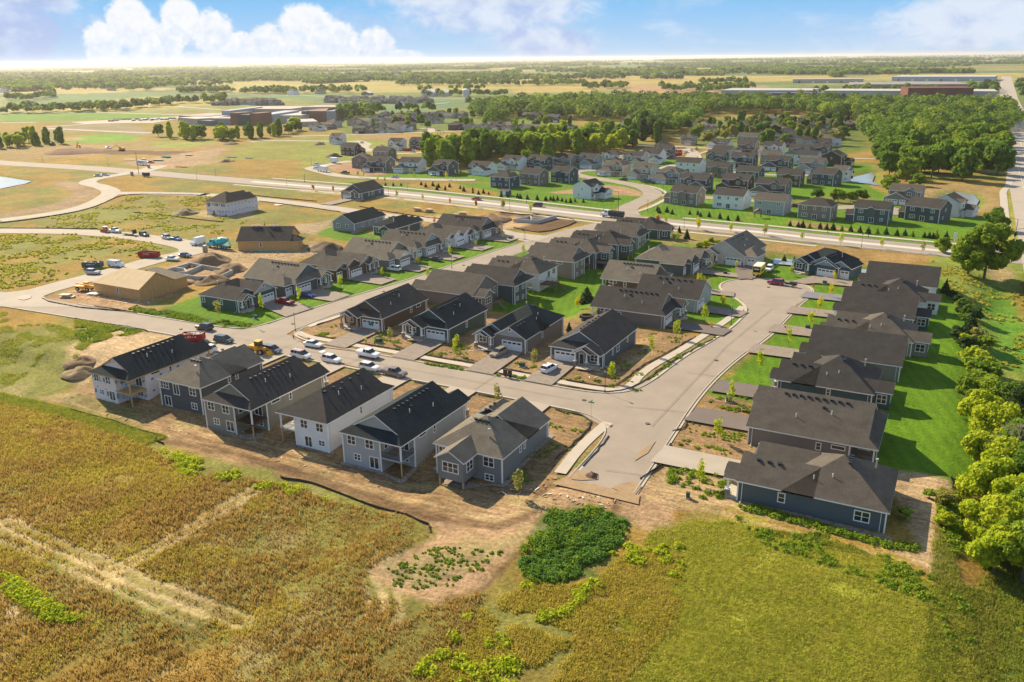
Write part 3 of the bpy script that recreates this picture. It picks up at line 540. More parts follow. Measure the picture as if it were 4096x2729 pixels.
for n, P in PPOLY.items():
 b = MB(); c = P.mean(0); zz = {'school': .3, 'far': .2, 'field': .3}.get(n, -.75); b.poly([(*(c + (p - c) * 1.04), zz) for p in P]); o = b.build('pond_water', wm)
 if o.data.polygons[0].normal.z < 0: o.data.flip_normals()
 tag(o, kind='structure')
# --- houses
PITCH = .57; OV = .45; TH_ = .2
SH = dict(black=(.024, .033, .036), char=(.060, .055, .050), brown=(.108, .094, .077), tan=(.165, .145, .113), dbrown=(.064, .057, .052), grey=(.13, .12, .11))
def shin(c): return mat('roof_shingle', SH[c], .95, .24, .45, kind='shingle', spec=.12)
SD = dict(ltgrey=(.36, .38, .38), grey=(.20, .205, .20), olive=(.23, .225, .185), dgrey=(.085, .095, .10), slate=(.095, .115, .125), teal=(.06, .10, .105), blue=(.05, .09, .115), green=(.055, .095, .085),
          white=(.74, .74, .73), brown=(.14, .085, .055), taupe=(.23, .19, .165), beige=(.40, .35, .28), cream=(.55, .50, .42), warm=(.19, .165, .145), tan=(.33, .28, .21), steel=(.25, .29, .32), osb=(.52, .31, .125), wrap=(.70, .63, .63), dbrown=(.09, .06, .045))
def siding(c, kind='lap'):
 if c == 'osb': return mat('osb_sheathing', SD[c], .85, .2, 2)
 if c == 'wrap': return mat('house_wrap', SD[c], .7, .05, 1, kind='wrap')
 return mat('siding', SD[c], .65, .07, .5, kind=kind)
def slab(B, polys, th=TH_):
 cnt = {}; key = lambda p: (round(p[0], 3), round(p[1], 3), round(p[2], 3))
 for P in polys:
  B.poly(P, 0); B.poly([(x, y, z - th) for x, y, z in P][::-1], 1)
  for a, b in zip(P, P[1:] + P[:1]): e = frozenset((key(a), key(b))); cnt.setdefault(e, []).append((a, b))
 for e, l in cnt.items():
  if len(l) == 1:
   a, b = l[0]; B.poly([a, (a[0], a[1], a[2] - th), (b[0], b[1], b[2] - th), b], 1)
def roof(B, Gw, x0, x1, y0, y1, ze, axis='y', ends='gg', p=PITCH, o=OV, dd=1.7, oe=None):
 """pitched roof over a wall rectangle; ends: g gable, h hip, d gable set back over a skirt, n plain end buried in another roof"""
 sw = (lambda P: [(b, a, z) for a, b, z in P][::-1]) if axis == 'x' else (lambda P: P)
 a0, a1, b0, b1 = (x0, x1, y0, y1) if axis == 'y' else (y0, y1, x0, x1)
 oe = oe or (o, o)
 xa, xb = a0 - o, a1 + o; ac = (xa + xb) / 2; hr = (xb - xa) / 2 * p; wt = ze + o * p - .12
 ya = b0 - (oe[0] if ends[0] != 'n' else 0); yb = b1 + (oe[1] if ends[1] != 'n' else 0); half = (xb - xa) / 2
 Lp = []; Rp = []; polys = []
 def end(s, y, yw, sg):
  if s in 'gn':
   if s == 'g': Gw.append(sw([(a0, yw, wt), (a1, yw, wt), (ac, yw, ze + hr - .12)]))
   return [(xa, y, ze)], [(ac, y, ze + hr)], [(xb, y, ze)]
  if s == 'h':
   r = (ac, y + sg * half, ze + hr); polys.append([(xa, y, ze), (xb, y, ze), r] if sg > 0 else [(xb, y, ze), (xa, y, ze), r]); return [(xa, y, ze)], [r], [(xb, y, ze)]
  e = dd; q = [(xa, y, ze), (xb, y, ze), (xb - e - .35, y + sg * (e + .35), ze + (e + .35) * p), (xa + e + .35, y + sg * (e + .35), ze + (e + .35) * p)]
  slab(B, [sw(q if sg > 0 else q[::-1])])
  g = y + sg * (e + .35); Gw.append(sw([(xa + e - .1, g, ze + (e - .1) * p - .1), (xb - e + .1, g, ze + (e - .1) * p - .1), (ac, g, ze + hr - .12)]))
  return [(xa, y, ze), (xa + e, y + sg * e, ze + e * p)], [(ac, y + sg * e, ze + hr)], [(xb, y, ze), (xb - e, y + sg * e, ze + e * p)]
 l0, r0, rr0 = end(ends[0], ya, b0, 1); l1, r1, rr1 = end(ends[1], yb, b1, -1)
 if abs(r0[0][1] - r1[0][1]) < 1e-6: r1 = []
 polys.append(l0 + r0 + r1 + l1[::-1]); polys.append(rr0[::-1] + rr1 + r1[::-1] + r0[::-1][:] if r1 else rr0[::-1] + rr1 + r0)
 polys = [sw(P) for P in polys]; slab(B, polys); return ze + hr
FRM = {}
def opening(parent, kind, p, u, w, h, frame=None, pane=None, small=False, name=None):
 """window / door in the wall; p = centre at wall plane, u = unit vector along the wall (outside is to the right of u seen from above)"""
 key = (kind, round(w, 2), round(h, 2), id(frame), small)
 if key not in FRM:
  fr = MB(); gl = MB(); t = .14 if kind != 'garage' else .18; fm = frame or trim
  X0, X1, Z0, Z1 = -w / 2, w / 2, -h / 2, h / 2
  for q in ((X0, X0 + t, Z0, Z1), (X1 - t, X1, Z0, Z1), (X0 + t, X1 - t, Z1 - t, Z1)) + (() if kind in ('garage', 'door') else ((X0 + t, X1 - t, Z0, Z0 + t),)): fr.box(q[0], q[1], -.07, .02, q[2], q[3])
  ix0, ix1, iz0, iz1 = X0 + t, X1 - t, Z0 + (t if kind not in ('garage', 'door') else 0), Z1 - t
  if kind == 'garage':
   fr.box(ix0, ix1, -.02, .02, iz0, iz1 - .55, 1); fr.box(ix0, ix1, -.02, .02, iz1 - .15, iz1, 1)
   n = 4 if w > 4 else 2; s = (ix1 - ix0) / n
   for i in range(n):
    fr.box(ix0 + i * s, ix0 + i * s + .14, -.02, .02, iz1 - .55, iz1 - .15, 1); fr.box(ix0 + (i + 1) * s - .14, ix0 + (i + 1) * s, -.02, .02, iz1 - .55, iz1 - .15, 1)
    gl.box(ix0 + i * s + .14, ix0 + (i + 1) * s - .14, -.012, .01, iz1 - .55, iz1 - .15)
   for i in range(1, 4): zz = iz0 + (iz1 - .55 - iz0) * i / 4; fr.box(ix0, ix1, -.028, -.0205, zz - .015, zz + .015, 1)
  elif kind == 'door':
   fr.box(ix0, ix1, -.03, .02, iz0, iz1 - .7, 1); fr.box(ix0, ix0 + .12, -.03, .02, iz1 - .7, iz1, 1); fr.box(ix1 - .12, ix1, -.03, .02, iz1 - .7, iz1, 1); gl.box(ix0 + .12, ix1 - .12, -.02, .01, iz1 - .7, iz1)
  else:
   n = {'w1': 1, 'w2': 2, 'w3': 3, 'slide': 2, 'w0': 1, 'wide': 1}[kind]; s = (ix1 - ix0) / n; gl.box(ix0, ix1, -.015, .01, iz0, iz1)
   for i in range(1, n): xx = ix0 + i * s; fr.box(xx - .06, xx + .06, -.055, -.0155, iz0, iz1)
   if kind in ('w1', 'w2', 'w3'): zz = (iz0 + iz1) / 2; fr.box(ix0, ix1, -.045, -.0155, zz - .035, zz + .035)
  dm = mat('garage_door_panel', (.74, .73, .71), .5, .03) if kind == 'garage' else mat('front_door', (.10, .06, .04), .5, .1)
  FRM[key] = (fr.mesh('window_frame', [fm, dm]), gl.mesh('pane', pane or glass) if gl.f else None)
 fm_, gm = FRM[key]; a = math.atan2(u[1], u[0])
 nm = name or {'garage': 'garage_door', 'door': 'door', 'slide': 'patio_door'}.get(kind, 'window')
 o = link(nm, fm_, parent, p, a)
 if gm: link('pane', gm, o)
 return o
VENT = {}
def roof_vents(par, pts, c):
 if 'v' not in VENT:
  b = MB(); b.box(-.19, .19, -.19, .19, -.15, .1); b.box(-.24, .24, -.24, .24, .1, .17); VENT['v'] = b.mesh('roof_vent', blackm)
  b = MB(); b.tube((0, 0, -.3), (0, 0, .6), .07, n=8); VENT['p'] = b.mesh('vent_pipe', trim)
  b = MB(); b.tube((0, 0, -.4), (0, 0, 1.3), .12, n=10); b.tube((0, 0, 1.3), (0, 0, 1.5), .2, n=10); VENT['c'] = b.mesh('chimney_flue', mat('galvanised_steel', (.6, .6, .58), .35, .05, metal=.6))
 for p in pts: link({'v': 'roof_vent', 'p': 'vent_pipe', 'c': 'flue'}[p[3] if len(p) > 3 else 'v'], VENT[p[3] if len(p) > 3 else 'v'], par, p[:3])
SPOUT = {}
def wall_loop(B, P, z0, z1, mi=0):
 for a, b in zip(P, P[1:] + P[:1]): B.poly([(a[0], a[1], z0), (b[0], b[1], z0), (b[0], b[1], z1), (a[0], a[1], z1)], mi)
def rail(par, P, z, m=None, white=False, h=1.0):
 b = MB(); m = m or (trim if white else blackm)
 for a, c in zip(P[:-1], P[1:]):
  a = Vector(a + (0,)) if len(a) == 2 else Vector(a); c = Vector(c + (0,)) if len(c) == 2 else Vector(c); a.z = c.z = z
  for hh in (.12, h): b.tube(a + Vector((0, 0, hh)), c + Vector((0, 0, hh)), .035, n=4)
  L_ = (c - a).length; n = max(2, int(L_ / .16))
  for i in range(n + 1): q = a.lerp(c, i / n); b.tube(q + Vector((0, 0, .1)), q + Vector((0, 0, h)), .05 if i in (0, n) else .014, n=4, cap=False)
 return b.build('railing', m, par)
def rambler(name, label, X0, X1, Y0, Y1, face, wall, rf, *, style='dutch', rear='g', porch=('L', 5.4, 1.6, 2), garage='R', third=None, recess=None, sun=None, F0=.3, ze=3.3, base=-.4, wins=(), gcol=None, accent=None,
   gd='garage', flip=False, vents=None, hipd=None, stonef=True, deckpost='white', rot=None, group='single-storey houses of the new streets', furn=False, open_deck=None, gable_win=True, wrapgreen=False, wing=None, doorcol=None, rise=1.0, skirt=1.7, wside='hi'):
 rz = {'S': 0, 'E': math.pi / 2, 'N': math.pi, 'W': -math.pi / 2}[face] if rot is None else rot
 w, d = (X1 - X0, Y1 - Y0) if face in 'SN' else (Y1 - Y0, X1 - X0); cx_, cy_ = (X0 + X1) / 2, (Y0 + Y1) / 2
 root = empty(name, (cx_, cy_, 0), rz, label, 'house', group); hx, hy = w / 2, d / 2
 T = lambda x, y, z=0.: (x - hx, y - hy, z)
 mx = (lambda x: w - x) if flip else (lambda x: x)
 wm_ = siding(wall); gm_ = siding(gcol, 'batten') if gcol else wm_; rm = [shin(rf), trim]; fascia = trim
 R = MB(); Gw = []; G2 = []; W = MB(); o = OV; wt = ze + o * PITCH - .12
 def rf_(*a, **kw):   # a = x0,x1,y0,y1 in local corner coordinates
  x0, x1 = sorted((mx(a[0]), mx(a[1]))); return roof(R, kw.pop('G', Gw), x0 - hx, x1 - hx, a[2] - hy, a[3] - hy, kw.pop('z', ze), **kw)
 P = [(0, 0), (w, 0), (w, d), (0, d)]
 if recess:
  rw, rd = recess; P = [(0, 0), (w, 0), (w, d), (rw, d), (rw, d - rd), (0, d - rd)]
 P = [(mx(x), y) for x, y in P]
 if flip: P = P[::-1]
 wall_loop(W, [(x - hx, y - hy) for x, y in P], base, wt)
 W.poly([T(x, y, wt) for x, y in P])
 if style == 'dutch': top = rf_(0, w, 0, d, ends=('d' if 1 else 'g') + rear, dd=skirt, p=PITCH * rise)
 elif style == 'gable': top = rf_(0, w, 0, d, ends='g' + rear, p=PITCH * rise)
 else:      # cross: wide hip at the back, gable wing to the front
  hd = hipd or d * .58; top = rf_(0, w, d - hd, d, axis='x', ends='hh') if w >= hd else rf_(0, w, d - hd, d, axis='y', ends='hh')
  gw = w * (.84 if wside == 'lo' else .62); lo_ = wside == 'lo'; rf_(0 if lo_ else w - gw, gw if lo_ else w, 0, d - hd + 4.0, ends='gn', G=G2); None if lo_ else rf_(0, w - gw + 2.2, 1.2, d - hd + 3, ends='gn', o=.448)
  if gable_win: opening(root, 'w0', T(mx(gw / 2 if lo_ else w - gw / 2), 0, ze + 1.7), (1, 0), .8, .9)
 ga, gb = (.35, 6.35) if garage == 'L' else (w - 6.35, w - .35)
 yg = 0.
 if wing:       # protruding garage gable
  yg = -wing; wall_loop(W, [(mx(x) - hx, y - hy) for x, y in ((ga, -wing), (gb, -wing), (gb, .5), (ga, .5))][::-1 if flip else 1], base, wt); rf_(ga, gb, -wing, 4.5, ends='gn', G=G2)
  if gable_win: opening(root, 'w0', T(mx((ga + gb) / 2), yg, ze + 1.35), (1, 0), .75, .8)
 gc = (ga + gb) / 2
 if gd: opening(root, 'garage', T(mx(gc), yg, F0 - .25 + 1.15), (1, 0), 5.1, 2.5, name='garage_door')
 if gd == 'sign': b = MB(); b.box(-.7, .7, -.06, -.035, 0, .75); o_ = b.build('builder_sign', mat('green_sign', (.02, .22, .12), .5, .1), root); o_.location = T(mx(gc) + .1, yg, F0 + .75)
 if third:      # third garage stall set back beside the house
  tw, ty, tdp = third; xx = (w, w + tw) if garage == 'R' else (-tw, 0)
  wall_loop(W, [(mx(x) - hx, y - hy) for x, y in ((xx[0], ty), (xx[1], ty), (xx[1], ty + tdp), (xx[0], ty + tdp))][::-1 if flip else 1], base, wt)
  e0 = xx[0] - 2.5 if garage == 'R' else xx[0]; e1 = xx[1] if garage == 'R' else xx[1] + 2.5; rf_(e0, e1, ty, ty + tdp, ends='gg' if style == 'cross' else 'hg', G=G2)
  opening(root, 'garage', T(mx(sum(xx) / 2), ty, F0 - .25 + 1.15), (1, 0), 2.7, 2.45)
 if porch:
  sd, pw, pp, npost = porch; pa, pb = (0.15, pw) if sd == 'L' else (w - pw, w - .15)
  rf_(pa, pb, -pp, 3.2, ends='gn', p=PITCH, G=G2, o=.4)
  rf_(pa + .9 if sd == 'L' else pa + .5, (pa + pb) / 2 + .9, -pp - .42, -pp + 1, ends='gn', p=PITCH, G=G2, o=.25, z=ze + .02)
  c = MB(); q = sorted((mx(pa), mx(pb))); c.box(q[0] - hx, q[1] - hx, -pp - .1 - hy, -.003 - hy, base, F0 - .02); c.box((q[0] + q[1]) / 2 - .9 - hx, (q[0] + q[1]) / 2 + .9 - hx, -pp - 1. - hy, -pp - .104 - hy, base, F0 - .17); c.build('porch_slab', concrete, root)
  px_ = [pa + .3 + (pb - pa - .6) * i / max(npost, 1) for i in range(npost + 1)]
  for x in px_:
   a = MB(); x_ = mx(x) - hx; y_ = -pp + .22 - hy
   a.box(x_ - .32, x_ + .32, y_ - .32, y_ + .32, F0 - .02, F0 + .95, 1 if stonef else 0); a.box(x_ - .36, x_ + .36, y_ - .36, y_ + .36, F0 + .953, F0 + 1.03)
   a.tube((x_, y_, F0 + 1.03), (x_, y_, ze - .02), .24, .17, n=4); a.build('porch_post', [trim if deckpost != 'raw' else wood, stone], root)
  if sd and npost > 1: i = 0; rail(root, [T(mx(px_[0]), -pp + .2), T(mx(px_[1] - .3), -pp + .2)][::1] and [(mx(px_[0] if pa < 3 else px_[-2]) - hx, -pp + .2 - hy), (mx(px_[1] if pa < 3 else px_[-1]) - hx, -pp + .2 - hy)], F0, white=True, h=.85)
  wc = pa + (pb - pa) * (.3 if sd == 'L' else .7); dc = pa + (pb - pa) * (.78 if sd == 'L' else .2)
  opening(root, 'w2', T(mx(wc), 0, F0 + 1.6), (1, 0), 2.0, 1.6); opening(root, 'door', T(mx(dc), 0, F0 + 1.12), (1, 0), 1.25, 2.3)
 if sun:        # sun room bump-out at the back
  sx, sw_, sdp, sb = sun; q = [(sx, d - .5), (sx + sw_, d - .5), (sx + sw_, d + sdp), (sx, d + sdp)]
  q = [(mx(x) - hx, y - hy) for x, y in q]; q = q[::-1] if flip else q; wall_loop(W, q, sb, wt); W.poly([(x, y, sb) for x, y in q][::-1]); rf_(sx, sx + sw_, d - 4.5, d + sdp, ends='ng', G=Gw)
  opening(root, 'w3', T(mx(sx + sw_ / 2), d + sdp, F0 + 1.55), (-1, 0), 3.0, 1.8)
  for xs, ux in ((sx, (0, -1)), (sx + sw_, (0, 1))): opening(root, 'w2', T(mx(xs), d + sdp / 2 + .1, F0 + 1.55), ux if not flip else (0, -ux[1]), min(2.0, sdp * .6), 1.8)
  if sb > -.3 or True:
   for xs in (sx + .15, sx + sw_ - .15):
    a = MB(); x_, y_ = mx(xs) - hx, d + sdp - .15 - hy; a.box(x_ - .11, x_ + .11, y_ - .11, y_ + .11, -3.2, sb + .003); a.build('support_post', wood, root)
 if recess:
  rw, rd = recess; x0, x1 = sorted((mx(0), mx(rw))); a = MB(); a.box(x0 - hx, x1 - hx - (0 if flip else .003), d - rd + .003 - hy, d - hy, F0 - .35, F0 - .05)
  dk = {'raw': wood, 'brown': brownwood}.get(deckpost, mat('painted_deck', (.30, .32, .32), .6)); a.build('deck', dk, root)
  cxp = mx(.18) - hx; cyp = d - .18 - hy; a = MB(); a.box(cxp - .12, cxp + .12, cyp - .12, cyp + .12, F0 - .05, wt, 0); a.box(cxp - .09, cxp + .09, cyp - .09, cyp + .09, -3.2, F0 - .352, 1); a.build('deck_post', [wood if deckpost == 'raw' else trim, wood], root)
  if deckpost != 'raw': rail(root, [(mx(.12) - hx, d - rd + .1 - hy), (mx(.12) - hx, d - .1 - hy), (mx(rw - .1) - hx, d - .1 - hy)], F0 - .05)
  opening(root, 'slide', T(mx(rw / 2), d - rd, F0 + 1.1), (-1, 0), 2.0, 2.2); opening(root, 'w2', T(mx(rw), d - rd / 2, F0 + 1.6), (0, 1) if flip else (0, -1), 1.9, 1.4)
  if base < -1.5: opening(root, 'w2', T(mx(rw / 2), d - rd, F0 - 1.55), (-1, 0), 1.8, 1.1)
  if furn:
   a = MB(); fx, fy = mx(rw / 2) - hx, d - rd / 2 - hy
   a.box(fx - .5, fx + .5, fy - .5, fy + .5, F0 + .55, F0 + .62); a.tube((fx, fy, F0 - .05), (fx, fy, F0 + .55), .08)
   ob = a.build('patio_table', mat('teak', (.40, .20, .09), .6, .1), None); ob.parent = None; ob.location = (cx_, cy_, 0); ob.rotation_euler = (0, 0, rz)
   tag(ob, f'small orange-brown table on the covered deck of the {furn}', 'table')
 if open_deck:
  ox, ow, od = open_deck; x0, x1 = sorted((mx(ox), mx(ox + ow))); a = MB(); a.box(x0 - hx, x1 - hx, d + .003 - hy, d + od - hy, F0 - .3, F0 - .05)
  for i in range(9): a.box(x0 - hx + .3, x0 - hx + 1.4, d + od - hy + i * .28, d + od - hy + i * .28 + .3, F0 - .35 - i * .25, F0 - .28 - i * .25)
  for xx in (x0 + .2, x1 - .2): a.box(xx - hx - .09, xx - hx + .09, d + od - .3 - hy, d + od - .12 - hy, -3.2, F0 - .303)
  a.build('deck', brownwood if deckpost != 'white' else mat('grey_deck', (.2, .17, .14), .7), root); rail(root, [(x0 - hx + .05, d + .1 - hy), (x0 - hx + .05, d + od - .05 - hy), (x1 - hx - .05, d + od - .05 - hy), (x1 - hx - .05, d + .1 - hy)], F0 - .05)
 for (fc, t, z, ww, hh, kd) in wins:
  pos, u = {'F': ((mx(t), 0), (1, 0)), 'B': ((mx(t), d), (-1, 0)), 'L': ((mx(0), t), (0, -1) if not flip else (0, 1)), 'R': ((mx(w), t), (0, 1) if not flip else (0, -1))}[fc]
  opening(root, kd, T(*pos, z), u, ww, hh)
 if wall == 'wrap':
  r = random.Random(3)
  for zz in ((-1.2, 1.6) if base < -2 else (1.6,)):
   for i in range(7): x = w * (i + .5) / 7 - hx + r.uniform(-.4, .4); W.box(x - .28, x + .28, hy + .003, hy + .02, zz + r.uniform(-.3, .5), zz + .9, 1)
   for i in range(9): y = d * (i + .5) / 9 - hy; s = r.uniform(-.3, .5); W.box(-hx - .02, -hx - .003, y - .3, y + .3, zz + s, zz + s + .4, 1); W.box(hx + .003, hx + .02, y - .3, y + .3, zz + s, zz + s + .4, 1)
 W.build('wall', [wm_, mat('blue_label', (.05, .22, .36), .7)], root, fix=False)
 for gs, mt_ in ((Gw, wm_), (G2, gm_)):
  for g in gs: b = MB(); b.poly(g); b.build('gable', mt_, root, fix=False)
 if wall in ('osb', 'wrap'): rm = [shin(rf) if rf != 'ply' else mat('plywood_deck', (.55, .40, .22), .8, .15, .5), wood]
 R.build('roof', rm, root, fix=False)
 if stonef and wall not in ('osb', 'wrap') and gd:
  zz = F0 + 1.0
  for a_, c_2 in ((ga - .3 if ga < .5 else ga, gc - 2.6), (gc + 2.6, gb + (.3 if gb > w - .5 else 0))): q = sorted((mx(a_), mx(c_2))); b = MB(); b.box(q[0] - hx, q[1] - hx, yg - .09 - hy, yg - .003 - hy, base, zz); b.build('stone_veneer', stone, root)
 if wall not in ('osb', 'wrap'):
  for (x, y) in ((-.02, -.02), (w + .02, -.02), (w + .02, d + .02), (-.02, d + .02)) if not recess else ((-.02, -.02), (w + .02, -.02), (w + .02, d + .02), (recess[0], d + .02), (-.02, d - recess[1])):
   x_, y_ = mx(x) - hx, y - hy; b = MB(); b.box(x_ - .1, x_ + .1, y_ - .1, y_ + .1, base, wt - .02); b.build('corner_board', trim, root)
  for (x, y, bk) in ((-.12, .6, 0), (w + .12, d - .6, 1), (w + .12, .6, 0)):
   b = MB(); x_, y_ = mx(x) - hx, y - hy; s = -1 if x_ < 0 else 1; zb = base + .35 if bk else .1
   b.tube((x_, y_, zb + .15), (x_, y_, ze - .1), .055, n=4); b.tube((x_, y_, zb + .15), (x_ + s * 1.0, y_, zb + .02), .055, n=4); b.build('downspout', trim, root)
 if vents is None: vents = dict(ridge=7, side=1)
 if vents:
  hr = (w / 2 + o) * PITCH * rise; V = []; s = vents.get('side', 1)
  if style != 'cross':
   for i in range(vents['ridge']): V.append((mx(w / 2 + s * .9) - hx, d * (.22 + .5 * i / max(vents['ridge'] - 1, 1)) - hy, ze + hr - .9 * PITCH * rise + .1, 'v'))
   for fx, fy, kd in ((.72, .62, 'p'), (.66, .55, 'v'), (.82, .35, 'p')): V.append((mx(w / 2 + s * (fx - .5) * w) - hx, fy * d - hy, ze + hr - (fx - .5) * w * PITCH * rise + .1, kd))
  else:
   hd = hipd or d * .58; yc = d - hd / 2; rm_ = (min(w, hd) / 2 + o) * PITCH
   for i in range(4): V.append((mx(w * .5 - 1 + i * .8) - hx, yc + 1.0 - hy, ze + rm_ - 1.0 * PITCH + .05, 'v'))
   for i in range(3): V.append((mx(w * .69 + .9 + .0) - hx, 2 + i * 1.5 - hy, ze + (w * .31 + o) * PITCH - .9 * PITCH + .1, 'v'))
   V.append((mx(w * .3) - hx, d - 2.5 - hy, ze + 2.9 * PITCH, 'c')); V.append((mx(w - 2.2) - hx, d * .5 - hy, ze + 2.6 * PITCH, 'p')); V.append((mx(w - 3) - hx, d * .62 - hy, ze + 3.4 * PITCH, 'p'))
  roof_vents(root, V, rf)
 return root
def drive(X0, X1, Y0, Y1, m=None, skew=(0, 0), z=None):
 """driveway quad; skew shifts the street end"""
 z = nextz() + .0 if z is None else z; b = MB()
 b.poly([(X0, Y0, z), (X1, Y0, z), (X1, Y1, z), (X0, Y1, z)]); return tag(b.build('driveway', m or paver, fix=True), kind='structure')
def quad(name, P, m): return polygon(name, P, m)
BW = [('L', 6, 1.9, .9, 1.5, 'w1'), ('R', 5, 1.9, .9, 1.5, 'w1'), ('R', 13, 2.6, 2.2, .8, 'wide')]
H = 'new walk-out houses along the front street'
def hb(t, b=-2.4): return b
low = -.95
rambler('house', 'unfinished house in pinkish wrap with raw lumber deck, leftmost of the front row', -150.2, -139.1, 99.4, 118.9, 'N', 'wrap', 'black', rear='d', recess=(4.1, 3.8), base=-3, deckpost='raw', stonef=False, vents=dict(ridge=9, side=-1), garage='R', porch=('L', 4.6, 1.5, 1), group=H,
  wins=[('B', 6.2, 2.2, 1.6, 1.6, 'w2'), ('B', 9.7, 2.2, 1.6, 1.6, 'w2'), ('B', 5.6, -1.0, 1.9, 2.1, 'slide'), ('B', 8.7, -.7, 1.5, 1.2, 'w2'), ('L', 13.2, 2.8, 2.3, .7, 'wide'), ('L', 9.5, 2.3, .8, 1.4, 'w1')])
rambler('house', 'dark grey house with sunlit tan hipped roof, second from left in the front row', -134.7, -123.4, 103.0, 119.3, 'N', 'dgrey', 'tan', style='cross', wside='lo', hipd=11.5, base=-3, group=H, garage='L', porch=('R', 4.4, 1.4, 1), rear='g',
  wins=[('B', 2.2, 2.0, 1.8, 1.7, 'w2'), ('B', 6.7, 1.7, 1.7, 2.3, 'slide'), ('B', 9.9, 2.1, 2.4, 1.6, 'w3'), ('B', 2.2, -1.0, 1.6, 1.4, 'w2'), ('B', 9.5, -1.2, 1.9, 2.2, 'slide'), ('L', 7, 2.4, .8, 1.3, 'w1'), ('L', 9, 2.4, .8, 1.3, 'w1')])
rambler('house', 'olive grey house with brown corner deck, third from left in the front row', -118.4, -106.8, 99.4, 118.9, 'N', 'olive', 'char', rear='d', recess=(4.2, 3.8), base=-3, deckpost='brown', vents=dict(ridge=9, side=-1), porch=('L', 4.8, 1.5, 1), garage='R', group=H,
  wins=[('B', 6.3, 2.1, 1.8, 1.7, 'w2'), ('B', 10, 2.1, 1.8, 1.7, 'w2'), ('B', 5.6, -1.1, 2.0, 2.1, 'slide'), ('B', 9, -.8, 1.5, 1.3, 'w2'), ('L', 13.3, 2.7, 2.3, .8, 'wide'), ('L', 9.4, 2.2, .8, 1.5, 'w1')])
rambler('house', 'white house with dark brown hipped rear roof, orange furniture on its corner deck', -101.7, -90.8, 101.0, 119.9, 'N', 'white', 'char', rear='h', recess=(3.6, 4.2), flip=True, base=-3, deckpost='white', vents=dict(ridge=5, side=1), porch=('L', 4.6, 1.5, 1), garage='R', group=H, furn='white front row house',
  wins=[('B', 5.7, 2.0, 1.7, 1.7, 'w2'), ('B', 9.2, 2.0, 1.7, 1.7, 'w2'), ('B', 6.4, -1.2, 1.7, 2.1, 'slide'), ('B', 9.4, -.9, 1.5, 1.2, 'w2'), ('R', 9.6, 2.1, .7, 1.5, 'w1')])
rambler('house', 'pale blue-grey house with railed corner deck, second from right in the front row', -86.1, -74.3, 99.4, 119.3, 'N', 'ltgrey', 'black', rear='d', recess=(4.1, 3.8), base=-3, vents=dict(ridge=9, side=-1), porch=('L', 4.8, 1.5, 1), garage='R', group=H, furn='pale blue-grey house',
  wins=[('B', 6.3, 2.1, 1.8, 1.7, 'w2'), ('B', 10, 2.1, 1.8, 1.7, 'w2'), ('B', 5.5, -1.1, 2.0, 2.2, 'slide'), ('B', 9, -.8, 1.5, 1.3, 'w2'), ('L', 13.6, 2.7, 2.3, .8, 'wide'), ('L', 10, 2.2, .8, 1.5, 'w1')])
rambler('house', 'grey-green house with a windowed sun room on posts, rightmost of the front row', -69.7, -57.6, 102.9, 119.2, 'N', 'grey', 'tan', style='cross', wside='lo', hipd=11.8, base=-2.2, group=H, porch=('R', 4.8, 1.4, 1), garage='L', sun=(4.6, 4.6, 4.1, -.35),
  wins=[('B', 2.4, 2.0, 2.0, 1.8, 'w2'), ('B', 10.9, 2.0, 1.6, 1.8, 'w2'), ('B', 2.3, -.7, 1.7, 1.2, 'w2'), ('L', 8.6, 2.2, .7, 1.5, 'w1'), ('L', 10.1, 2.2, .7, 1.5, 'w1')])
Mg = 'houses facing the front street'
rambler('house', 'brown house with raw porch posts and a green sign on its garage door', -130.6, -119.2, 155.0, 174.2, 'S', 'brown', 'char', gcol='tan', rear='g', base=-2.2, gd='sign', deckpost='raw', group=Mg, porch=('L', 5.6, 2.0, 2), wins=[('R', 12.3, 2.2, .9, 1.5, 'w1'), ('R', 15.6, 2.5, 2, .9, 'wide'), ('L', 8, 2, 1, 1.4, 'w1')], vents=dict(ridge=9, side=1))
rambler('house', 'dark green house with black roof, white garage door and a twin-gabled porch with white posts', -112.2, -100.5, 155.0, 172.6, 'S', 'green', 'black', gcol='tan', rear='g', base=-2.2, group=Mg, porch=('L', 6.0, 2.0, 2), wins=[('R', 8.5, 2.0, .9, 1.6, 'w1'), ('L', 8, 2, 1, 1.4, 'w1')], vents=dict(ridge=9, side=1), gable_win=True)
rambler('house', 'grey house with two light front gables and a silver suv on its drive', -93.2, -80.9, 156.0, 175.9, 'S', 'warm', 'black', style='cross', hipd=12.5, gcol='ltgrey', base=-2.2, group=Mg, porch=('L', 4.6, 1.6, 1), wins=[('R', 8.5, 2.0, .9, 1.6, 'w1'), ('L', 8, 2, 1, 1.4, 'w1')])
rambler('house', 'dark slate house with taupe garage door and railed porch behind the corner lamp', -74.0, -62.0, 154.9, 174.6, 'S', 'slate', 'char', gcol='taupe', rear='g', base=-2.2, garage='L', group=Mg, porch=('R', 6.0, 1.7, 2), wins=[('R', 5.6, 2.0, .9, 1.7, 'w1'), ('R', 8.6, 2.0, 1.9, 1.9, 'w2'), ('R', 14.5, 2.1, .8, 1.4, 'w1')], vents=dict(ridge=7, side=-1))
Ng = 'houses backing onto the lawn between the streets'
RW = [('B', 2.0, 2.0, 1.5, 1.6, 'w2'), ('B', 9.6, 2.0, 1.6, 1.6, 'w2')]
